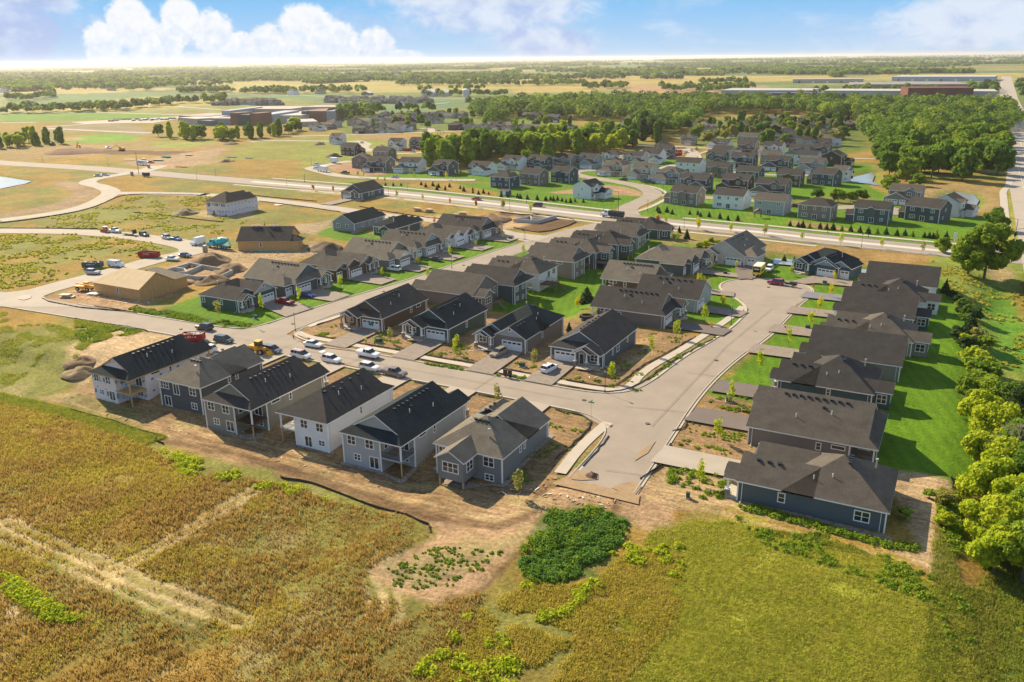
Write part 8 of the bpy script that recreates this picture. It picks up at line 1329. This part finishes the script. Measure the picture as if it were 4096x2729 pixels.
for i, (fr, px, py) in enumerate((('r2', 1933, 1078), ('r2', 1977, 1085))):
 e = place('mailbox_cluster', fr, px, py, 0, ['left dark brown pedestal mailbox cabinet on the front street verge', 'right dark brown pedestal mailbox cabinet on the front street verge'][i], 'mailbox', 'mailbox cabinets'); part(e, 'cabinet', mat('mailbox_brown', (.035, .025, .02), .5), lambda b: b.box(-.38, .38, -.25, .25, .6, 1.6)); part(e, 'pedestal', blackm, lambda b: b.box(-.15, .15, -.15, .15, 0, .597)); part(e, 'doors', mat('mailbox_doors', (.06, .045, .035), .45), lambda b: [b.box(-.34 + j * .24, -.13 + j * .24, -.27, -.252, .65 + k_ * .23, .84 + k_ * .23) for j in range(3) for k_ in range(4)])
for i, (fr, px, py) in enumerate((('r1', 2058, 362), ('r5', 548, 533), ('r5', 300, 893), ('r5', 667, 72), ('r4', 1757, 975))):
 e = place('fire_hydrant', fr, px, py, 0, 'red fire hydrant ' + ['on the left street corner pavement', 'on the lawn right of the turning circle', 'on the pale patchy lawn of the right side', 'on the far verge of the wide road', 'by the pavement in front of the pale grey house'][i], 'fire hydrant', 'fire hydrants'); hm = mat('hydrant_red', (.45, .03, .02), .5); part(e, 'barrel', hm, lambda b: (b.tube((0, 0, 0), (0, 0, .6), .14, .12, 8), b.tube((0, 0, .6), (0, 0, .78), .15, .04, 8))); part(e, 'nozzle', hm, lambda b: b.tube((-.22, 0, .45), (.22, 0, .45), .07, n=6))
ubm = mat('utility_green', (.045, .085, .055), .6)
for i, (fr, px, py, lb) in enumerate((('r2', 735, 752, 'dark utility box beside the two workers in yellow-green'), ('r2', 765, 752, 'small green pedestal next to the dark utility box'), ('r2', 2093, 980, 'green utility box on weeds near the white suv drive'), ('r5', 640, 508, 'green utility box on the lawn by the blue-green house'), ('r5', 495, 893, 'green utility box beside the thin tree on the right side'), ('r6', 125, 200, 'green utility box on the bare yard of the right side'), ('g3', 143, 200, 'small green pedestal by the bottom right weeds'), ('r1', 1705, 178, 'grey utility box on the corner lawn'), ('r4', 1885, 465, 'dark low box on the lawn of the steep-roofed house'), ('q3', 1980, 1075, 'dark box on the lawn near the orange tree'))):
 e = place('utility_box', fr, px, py, 12, lb, 'utility box', 'utility boxes'); s = .35 if 'small' in lb or 'grey' in lb else .7; part(e, 'cabinet', ubm, lambda b: b.box(-s * .8, s * .8, -s * .7, s * .7, .05, .9)); part(e, 'base', concrete, lambda b: b.box(-s, s, -s, s, -.1, .047))
# --- people
def person(x, y, z, rz, label, shirt, legs, pose=0, hat=None, vest=None, name='person'):
 e = empty(name, (x, y, z), rz, label, 'person'); bm_ = bmesh.new(); J = dict(pel=(0, 0, .95), ch=(0, .02, 1.25), nk=(0, .02, 1.47), hd=(0, .05, 1.62), top=(0, .04, 1.76)); fwd = (0, .18, .35, -.1)[pose]
 for s, n in ((-1, 'l'), (1, 'r')): J.update({'hip' + n: (s * .1, 0, .9), 'kn' + n: (s * .12, .05 + fwd * s * .3, .5), 'an' + n: (s * .13, -.02 + fwd * s, .09), 'toe' + n: (s * .14, .14 + fwd * s, .05), 'sh' + n: (s * .19, .02, 1.42), 'el' + n: (s * .27, .02 + .1 * abs(pose), 1.14), 'wr' + n: (s * .24, .12 + .12 * abs(pose), .92 + .12 * pose), 'ha' + n: (s * .23, .16 + .13 * abs(pose), .84 + .14 * pose)})
 RD = dict(pel=.15, ch=.15, nk=.065, hd=.10, top=.08, hip=.11, kn=.075, an=.05, toe=.045, sh=.075, el=.055, wr=.038, ha=.035); V = {k_: bm_.verts.new(p) for k_, p in J.items()}
 for a, b in [('pel', 'ch'), ('ch', 'nk'), ('nk', 'hd'), ('hd', 'top')] + [q for n in 'lr' for q in (('pel', 'hip' + n), ('hip' + n, 'kn' + n), ('kn' + n, 'an' + n), ('an' + n, 'toe' + n), ('ch', 'sh' + n), ('sh' + n, 'el' + n), ('el' + n, 'wr' + n), ('wr' + n, 'ha' + n))]: bm_.edges.new((V[a], V[b]))
 me = bpy.data.meshes.new('body'); ks = list(J); bm_.to_mesh(me); bm_.free(); o = link('body', me, e); md = o.modifiers.new('skin', 'SKIN'); sd = me.skin_vertices[0].data
 for i, k_ in enumerate(ks): r = RD[k_ if k_ in RD else k_[:-1]]; sd[i].radius = (r, r * .8); sd[i].use_root = k_ == 'pel'
 o.modifiers.new('sub', 'SUBSURF').levels = 1; me.materials.append(mat('trousers', legs, .8)); 
 part(e, 'shirt', mat('shirt', shirt, .8), lambda b: (b.tube((0, 0, .93), (0, .02, 1.25), .175, .19, 10), b.tube((0, .02, 1.25), (0, .02, 1.48), .19, .12, 10), *[b.tube(J['sh' + n], J['el' + n], .085, .07, 8) for n in 'lr'])); part(e, 'head', mat('skin', (.42, .25, .17), .6), lambda b: (b.tube((0, .05, 1.5), (0, .05, 1.64), .075, .1, 10), b.tube((0, .05, 1.64), (0, .05, 1.74), .1, .085, 10), b.box(-.015, .015, .14, .17, 1.6, 1.65), *[b.tube(J['wr' + n], J['ha' + n], .045, .035, 6) for n in 'lr']))
 if hat: part(e, 'hat', mat('hard_hat', hat, .4), lambda b: (b.tube((0, .05, 1.70), (0, .05, 1.82), .13, .07, 10), b.tube((0, .07, 1.69), (0, .07, 1.70), .15, n=10)))
 else: part(e, 'hair', mat('hair', (.05, .03, .02), .8), lambda b: b.tube((0, .03, 1.70), (0, .03, 1.79), .108, .07, 10))
 return e
for fr, px, py, a, sh_, lg, ps, ht, lb in (('r2', 747, 692, 20, (.6, .45, .05), (.03, .04, .08), 0, None, 'person in a yellow top and dark trousers at the brown house corner'), ('r2', 624, 768, 200, (.75, .85, .02), (.03, .03, .03), 1, (.8, .7, .05), 'worker in a bright yellow vest on the brown house drive edge'), ('r2', 704, 778, 170, (.35, .85, .05), (.02, .02, .03), 0, (.5, .8, .1), 'worker in a green-yellow vest beside the dark utility box'), ('r6', 1920, 98, 30, (.05, .08, .12), (.10, .14, .2), 1, (.8, .8, .78), 'person in dark blue with a white hat at the lawn edge on the right')):
 x, y, z = at(fr, px, py); person(x, y, z, math.radians(a), lb, sh_, lg, ps, ht)
person(-215.3, 216.9, 7.2, 1.2, 'roofer in a yellow-green shirt on the ridge of the half-built plywood house', (.6, .8, .1), (.05, .05, .06), 1, (.5, .7, .1))
for i in range(2):
 e = empty('shingle_bundles', (-212.2 - i * 5.6, 218.4 - i * 2.8, 7.3), .47, ['left', 'right'][1 - i] + ' row of wrapped shingle bundles on the ridge of the half-built house', 'roofing bundles', 'shingle bundles on the roof ridge')
 for j in range(5): part(e, 'bundle', mat('bundle_wrap', (.42, .30, .36), .6, .2, 5), lambda b: b.box(-1.9 + j * .75, -1.3 + j * .75, -.45, .45, -.25, .25 + .1 * (j % 2)))
# --- silt fences, erosion logs, boulders
blk = mat('silt_fabric', (.06, .048, .034), .9, .3, 2)
def siltfence(P, label, h=.33):
 Q = resamp([np.array(q) for q in smooth(pts(P), 1)], 2.2); c = Q[len(Q) // 2]; e = empty('silt_fence', (c[0], c[1], gz(*c)), 0, label, 'silt fence', 'black silt fences'); b = MB(); s = MB(); Z = [gz(*q) for q in Q]; z0 = gz(*c)
 Q = [q + rng.normal(size=2) * .12 for q in Q]
 for i in range(len(Q) - 1):
  (x0, y0), (x1, y1) = Q[i] - c, Q[i + 1] - c; a0, a1 = Z[i] - z0, Z[i + 1] - z0; h0 = h * rng.uniform(.7, 1.1); n = np.array([-(y1 - y0), x1 - x0]); n = n / (np.linalg.norm(n) + 1e-9) * .03
  o = len(b.v); b.v += [(x0 - n[0], y0 - n[1], a0 - .2), (x1 - n[0], y1 - n[1], a1 - .2), (x1 - n[0], y1 - n[1], a1 + h0), (x0 - n[0], y0 - n[1], a0 + h), (x0 + n[0], y0 + n[1], a0 - .2), (x1 + n[0], y1 + n[1], a1 - .2), (x1 + n[0], y1 + n[1], a1 + h0), (x0 + n[0], y0 + n[1], a0 + h)]
  for f in ((0, 1, 2, 3), (7, 6, 5, 4), (3, 2, 6, 7)): b.f.append(tuple(o + j for j in f)); b.m.append(0)
  s.tube((x0, y0, a0 - .2), (x0, y0, a0 + h + .25), .03, n=4)
 b.build('fabric', blk, e, fix=False); o = s.build('stakes', wood, e)
for P, lb in ((F('r1', (-40, 1040), (100, 1075), (280, 1120), (420, 1165), (560, 1215), (740, 1262), (790, 1290), (745, 1325), (850, 1355)), 'silt fence between the dry field and the left front row houses'), (F('r3', (40, 985), (250, 1020), (480, 1090), (700, 1180), (880, 1240), (1060, 1290), (1310, 1385), (1325, 1450)), 'silt fence between the dry field and the right front row houses'), (F('r1', (0, 178), (330, 232), (640, 285), (690, 300)), 'silt fence along the weedy left part of the front street'), (F('r1', (170, 65), (350, 85), (590, 128)), 'short silt fence on the far kerb left of the corner house'),
              (F('q1', (0, 690), (300, 655), (700, 590), (900, 535), (1000, 490), (1120, 435), (1250, 418), (1600, 420), (1940, 430)), 'silt fence along the upper left bending street'), (F('q1', (0, 738), (500, 742), (960, 745)), 'silt fence along the straight upper part of the left street'), (F('q1', (400, 1400), (470, 1440), (800, 1490), (1280, 1535)), 'silt fence below the plywood-roofed house'), (F('q1', (1260, 590), (1500, 610), (1800, 650), (2100, 680)), 'silt fence below the wrapped house on the slope'), (F('q2', (520, 195), (760, 220), (1100, 250)), 'silt fence above the street left of the lone slate house'), (F('q2', (560, 248), (900, 290), (1330, 350)), 'silt fence below the street left of the upper lawn houses'),
              (F('q4', (0, 1062), (200, 1080), (530, 1095), (740, 1138), (640, 1190), (400, 1252), (260, 1235), (130, 1205)), 'silt fence round the dark soil of the foundation lot'), (F('q3', (560, 770), (900, 830), (1300, 890), (1500, 885)), 'silt fence behind the upper lawn houses'), (F('g2', (1190, 130), (1240, 100), (1275, 70)), 'short dark sediment log at the bottom of the right kerb'), (F('r6', (1810, 770), (1800, 850), (1860, 900)), 'short silt fence beside the trees behind the nearest right house')):
 if lb: siltfence(P, lb)
def log(P, label, r=.13):
 Q = resamp([np.array(q) for q in smooth(pts(P), 1)], 1.4); c = Q[len(Q) // 2]; b = MB(); Q = [q + rng.normal(size=2) * .10 for q in Q]
 for a_, b2 in zip(Q[:-1], Q[1:]): b.tube((*(a_ - c), gz(*a_) + .12), (*(b2 - c), gz(*b2) + .12), r * rng.uniform(.8, 1.2), n=6)
 o = b.build('erosion_log', mat('sediment_log', (.07, .055, .042), .95, .4, 4)); o.location = (*c, 0); tag(o, label, 'erosion log', 'dark erosion logs along the pavements')
for P, lb in (([(-132, 145.2), (-126.5, 145.3)], 'log in front of the brown house lot'), ([(-118.6, 145.3), (-107.4, 145.4)], 'log in front of the dark green house lot'), ([(-100.2, 145.2), (-88, 145.4)], 'log in front of the bare yard left of the silver suv'), ([(-80.8, 145.4), (-74, 145.2)], 'log left of the white suv drive'), ([(-66, 145.2), (-57, 145.2), (-55.6, 147.5), (-55.4, 158), (-53, 170), (-50.6, 184)], 'long log round the corner lot of the slate house'),
              ([(-99.4, 142.3), (-90, 142.2), (-88.4, 141.8)], 'log on the kerb strip left of the mailboxes'), ([(-80, 142.2), (-74.8, 142)], 'log on the kerb strip by the mailboxes'), ([(-66.3, 142), (-57, 142.2), (-53, 145.6), (-51.6, 152), (-51, 160), (-49.6, 170), (-46.6, 184)], 'long log on the curved kerb strip'), ([(-137, 152), (-135, 165), (-132.6, 176)], 'log along the left street pavement'), ([(-118.5, 130.2), (-114, 130.2)], 'log by the kerb behind the olive grey house'), ([(-93, 130.5), (-87, 130.3), (-86.6, 128)], 'log behind the white front row house'), ([(-78, 130.5), (-70.5, 130.4), (-69.8, 128)], 'log between the two right front row drives'), ([(-61.8, 130.5), (-54, 130), (-52.4, 124), (-52.8, 112)], 'log round the lawn strip at the street end'), ([(-48.2, 124), (-47.6, 112)], 'log along the last left kerb'), ([(-37.2, 118), (-37.8, 126)], 'log left of the lowest right yard'), ([(-39, 131), (-37.5, 134), (-38.6, 137)], 'log at the second right yard corner')):
 log(P, 'dark brown ' + lb)
def pile(fr, px, py, r, h, col, label, name='soil_heap'):
 x, y, z = at(fr, px, py); n = 26; b = MB(); vs = []
 for i in range(11):
  t = i / 10
  for j in range(n): a = 2 * math.pi * j / n; rr = r * .82 * (1 - t) * (1 + .25 * float(fbm(np.array(math.cos(a) * 3 + x), np.array(math.sin(a) * 3 + y), 2, 3, 5))) + .05; zz = h * .9 * (t ** .8) + .55 * h * float(fbm(np.array(x + math.cos(a) * rr), np.array(y + math.sin(a) * rr), r * .4, 4, 6)) * math.sin(t * 3.1); b.v.append((math.cos(a) * rr, math.sin(a) * rr, zz - .1 * (i == 0) * 3))
 for i in range(10):
  for j in range(n): b.f.append((i * n + j, i * n + (j + 1) % n, (i + 1) * n + (j + 1) % n, (i + 1) * n + j)); b.m.append(0)
 b.f.append(tuple(10 * n + j for j in range(n))); b.m.append(0); o = b.build(name, mat('loose_soil', col, .95, .35, .8), smooth=True); o.location = (x, y, z - .1); tag(o, label, 'soil heap', 'heaps of soil')
for q in (('q1', 1960, 1060, 9, 3.6, (.20, .13, .07), 'large brown soil heap behind the pale basement walls'), ('q1', 2170, 1130, 7, 2.6, (.20, .13, .07), 'smaller brown soil heap right of the large one'), ('q1', 1650, 1260, 7, 2.2, (.22, .14, .08), 'low soil heap in front of the basement walls'), ('q1', 1990, 1240, 6.5, 2.4, (.15, .095, .05), 'dark soil heap beside the green corner house roof'), ('q1', 1480, 1150, 5, 1.8, (.38, .34, .28), 'pale gravel heap left of the basement walls'), ('q2', 1185, 700, 8, 3.2, (.12, .085, .055), 'dark rough soil heap on the dry grass behind the left row'), ('q1', 1745, 598, 8, 2.8, (.20, .16, .09), 'grass-grown soil heap by the wrapped house'), ('q3', 1795, 895, 11, 3.4, (.21, .125, .065), 'reddish soil heap beside the lumber stacks'), ('r1', 60, 590, 4.5, 1.5, (.17, .11, .06), 'upper dark soil heap left of the wrapped house'), ('r1', 40, 690, 4.5, 1.6, (.26, .19, .10), 'lower soil heap left of the wrapped house'), ('q3', 320, 300, 7, 3.0, (.10, .085, .05), 'dark heap left of the brown two-storey house'), ('q3', 180, 188, 4, 2, (.14, .11, .06), 'small dark heap on the far left field'), ('q7', 845, 620, 8, 2.4, (.15, .12, .07), 'brown heap on the distant dirt field'), ('q7', 1770, 625, 7, 2.6, (.20, .14, .08), 'brown heap left of the pink-wrapped house'), ('q6', 760, 705, 26, 3.5, (.17, .085, .05), 'long reddish soil bank on the far left dirt strip'), ('g2', 1008, 118, 1.4, .9, (.12, .08, .05), 'small dark soil heap at the street end'), ('q3', 765, 205, 5, 2, (.25, .17, .09), 'soil heap left of the white unfinished house'), ('q1', 2130, 110, 7, 2.4, (.22, .16, .10), 'grey-brown heap beside the pipe stacks'), ('q8', 330, 650, 5, 2, (.2, .14, .08), 'brown mound by the white unfinished house wall')): pile(*q)
def stack(fr, px, py, ang, label, n=8, col=(.55, .40, .22), L_=4.5, name='lumber_stack'):
 x, y, z = at(fr, px, py); r = random.Random(px); b = MB()
 for i in range(n): R_q = Matrix.Rotation(math.radians(ang + r.uniform(-8, 8)), 3, 'Z'); l = L_ * r.uniform(.5, 1) / 2; w_ = r.uniform(.5, 1.2); b.box(-l, l, -w_, w_, .18 * i, .18 * i + .13, 0, R_q, (r.uniform(-.5, .5), r.uniform(-.5, .5), 0))
 o = b.build(name, mat('stack_material', col, .8, .15, 2)); o.location = (x, y, z); tag(o, label, 'material stack', 'stacks of building material')
for q in (('q3', 1110, 812, 0, 'pale lumber stack, leftmost of those by the upper street'), ('q3', 1215, 822, 5, 'pale lumber stack, second by the upper street'), ('q3', 1475, 870, 0, 'wide pale lumber stack beside the soil heap'), ('q3', 1530, 850, 10, 'pale lumber stack behind the wide one'), ('q3', 1550, 890, 5, 'small lumber stack right of the wide one'), ('q6', 1740, 760, 0, 'green wrapped pipe stack far left', 6, (.04, .35, .25), 9), ('q6', 1650, 795, 10, 'grey-green pipe stack in front of the green one', 5, (.30, .38, .36), 12), ('q6', 1360, 785, 5, 'white pipe stack far left', 3, (.65, .65, .62), 10), ('q6', 1505, 780, 5, 'pale stack right of the white pipes', 4, (.55, .52, .45), 5), ('q6', 1900, 860, 5, 'red block pallets by the dirt yard', 3, (.38, .12, .06), 10), ('q6', 1975, 740, 5, 'mixed pale stack at the right of the pipe yard', 4, (.35, .42, .38), 8), ('q1', 880, 1365, 10, 'white sheet stack in front of the plywood-roofed house', 3, (.7, .68, .6), 4), ('q1', 640, 1385, 30, 'scattered pale timber offcuts left of the framed house', 5, (.6, .5, .33), 4), ('q7', 860, 758, 5, 'grey pipe stack in the field beyond the road', 4, (.42, .38, .34), 9), ('q7', 1035, 768, 5, 'second grey pipe stack in the field', 4, (.42, .38, .34), 7), ('q2', 740, 285, 5, 'white panel pile beside the upper street', 2, (.7, .68, .62), 5), ('q9', 520, 340, 0, 'orange-brown lumber on the muddy site', 6, (.5, .26, .1), 8), ('q9', 450, 355, 20, 'pale lumber on the muddy site', 5, (.55, .42, .28), 8)):
 stack(*q)
e = place('garden_shed', 'q3', 1938, 662, -6, 'small blue garden shed below the teal hip-roofed house', 'shed'); part(e, 'wall', siding('blue'), lambda b: b.box(-2.2, 2.2, -1.5, 1.5, 0, 2.3)); R = MB(); G_ = []; roof(R, G_, -2.2, 2.2, -1.5, 1.5, 2.3, axis='x', p=.4, o=.2); R.build('roof', [shin('brown'), trim], e, fix=False)
for gq in G_: b = MB(); b.poly(gq); b.build('gable', siding('blue'), e, fix=False)
part(e, 'door', trim, lambda b: b.box(-.9, .9, -1.54, -1.503, .05, 2.0))
e = place('trampoline', 'q4', 775, 785, 0, 'round netted trampoline on the lawn behind the white corner house', 'trampoline'); part(e, 'bed', blackm, lambda b: b.tube((0, 0, .8), (0, 0, .86), 2.0, n=16)); part(e, 'net', mat('netting', (.12, .10, .07), .8), lambda b: [b.tube((2 * math.cos(i * .785), 2 * math.sin(i * .785), 0), (2 * math.cos(i * .785), 2 * math.sin(i * .785), 2.6), .05, n=4) for i in range(8)] + [b.tube((2 * math.cos(i * .785), 2 * math.sin(i * .785), 2.55), (2 * math.cos(i * .785 + .785), 2 * math.sin(i * .785 + .785), 2.55), .04, n=4) for i in range(8)])
e = place('fire_pit', 'r4', 582, 885, 0, 'round dark stone fire pit wall behind the warm grey house', 'fire pit'); part(e, 'ring', mat('dark_stone', (.06, .05, .045), .8, .2, 3), lambda b: [b.box(1.5 * math.cos(a) - .25, 1.5 * math.cos(a) + .25, 1.5 * math.sin(a) - .25, 1.5 * math.sin(a) + .25, 0, .9 + .01 * i) for i, a in enumerate(np.linspace(0, 5.9, 18))]); quad('patio', F('r4', (510, 900), (560, 870), (640, 860), (700, 890), (600, 905)), walkm)
for i, (fr, px, py, lb, c) in enumerate((('q9', 815, 635, 'wooden play set on the lawn below the taupe bay-window house', (.35, .12, .03)), ('q9', 1172, 745, 'brown play tower right of the chocolate brown house', (.10, .06, .03)), ('q5', 65, 1010, 'brown play house at the left of the verge conifers', (.14, .06, .03)), ('q8', 930, 515, 'dark playground frame on the brown field', (.12, .08, .06)), ('q8', 775, 518, 'open picnic shelter on the brown field', (.30, .24, .16)))):
 e = place('play_set', fr, px, py, 20, lb, 'play set' if i < 4 else 'shelter'); m_ = mat('play_wood', c, .7); part(e, 'posts', m_, lambda b: [b.box(sx - .08, sx + .08, sy - .08, sy + .08, 0, 2.6) for sx in (-1.2, 1.2) for sy in (-1, 1)]); part(e, 'roof', m_, lambda b: b.prism([(-1.5, 2.6), (1.5, 2.6), (0, 3.5)], -1.2, 1.2, 'y')); 
 if i < 4: part(e, 'swing_beam', m_, lambda b: (b.tube((1.2, 0, 2.4), (4.4, 0, 2.4), .08, n=5), b.tube((4.4, 0, 2.4), (4.6, -1, 0), .07, n=5), b.tube((4.4, 0, 2.4), (4.6, 1, 0), .07, n=5)))
for P in (F('A', (50, 1255), (640, 1400), (860, 1500), (1040, 1330), (1330, 1010), (1360, 1040), (1110, 1330), (880, 1560), (620, 1440), (50, 1290)), F('B', (60, 1230), (250, 1290), (360, 1330), (600, 1440), (1120, 1490), (1500, 1050), (1860, 660), (1960, 720), (1560, 1100), (1190, 1530), (960, 1500), (560, 1560), (220, 1480), (240, 1340), (60, 1260)), F('D', (200, 830), (600, 950), (1400, 1160), (2160, 1360), (2260, 1390), (2240, 1440), (1300, 1180), (500, 960), (180, 870)), F('r3', (140, 690), (480, 765), (560, 680), (580, 700), (490, 790), (120, 710)), F('r1', (1260, 1190), (1560, 1270), (1790, 1250), (1700, 1330), (1520, 1300), (1240, 1210))):
 Q = pts(P); b = MB(); c = np.mean(Q, 0); b.poly([(x, y, 0) for x, y in Q]); me = b.mesh('gravel_bed', gravel); bm_ = bmesh.new(); bm_.from_mesh(me); bmesh.ops.triangulate(bm_, faces=bm_.faces[:]); bmesh.ops.subdivide_edges(bm_, edges=bm_.edges[:], cuts=5, use_grid_fill=True)
 for v in bm_.verts: v.co.z = gz(v.co.x, v.co.y) + .05
 bm_.to_mesh(me); bm_.free(); tag(link('gravel_bed', me), kind='structure')
b = MB()
for i in range(60):
 t = i / 59; fr, (px, py) = 'q2', (1435 + 165 * t, 560 - 65 * t); x, y, z = at(fr, px + random.uniform(-3, 3), py + random.uniform(-10, 4)); s = random.uniform(.3, .6); b.box(x - s, x + s, y - s, y + s, z, z + s * 1.3 + .001 * i)
tag(b.build('boulder_wall', stone), 'dry stone boulder wall beside the light steel-grey house', 'stone wall')
b = MB(); r = random.Random(8)
for i in range(420):
 P = ((-155, 94, -52, 103), (-160, 104, -152, 128), (-222, 141, -192, 148), (-222, 200, -198, 212), (-134, 146, -60, 155), (-56, 100, -38, 107), (-206, 200, -190, 230))[i % 7]; x, y = r.uniform(P[0], P[2]), r.uniform(P[1], P[3]); s = r.uniform(.08, .55); z = gz(x, y); b.box(-s, s, -.07, .07, 0, .06, r.randrange(4), Matrix.Rotation(r.uniform(0, 3.1), 3, 'Z'), (x, y, z))
tag(b.build('site_scraps', [wood, trim, mat('scrap_grey', (.22, .2, .17), .9), mat('scrap_brown', (.12, .08, .05), .9)]), 'small scraps of wood, plastic and rubble lying on the bare soil', 'debris', kind='stuff')
# --- haze
b = MB(); b.box(-70000, 70000, -70000, 70000, -120, 90); hz = b.build('haze', bpy.data.materials.new('haze')); tag(hz, kind='stuff')
m_ = hz.data.materials[0]; m_.use_nodes = True; t_ = m_.node_tree; t_.nodes.clear(); ou = t_.nodes.new('ShaderNodeOutputMaterial'); pv = t_.nodes.new('ShaderNodeVolumePrincipled'); pv.inputs['Color'].default_value = (1.0, .97, .91, 1); pv.inputs['Density'].default_value = HAZE; pv.inputs['Anisotropy'].default_value = .4; t_.links.new(pv.outputs[0], ou.inputs[1])
for o in list(COL.objects):
 if o.parent is None and o.get('label') and len(o['label'].split()) > 16: print('LONG', o['label'])
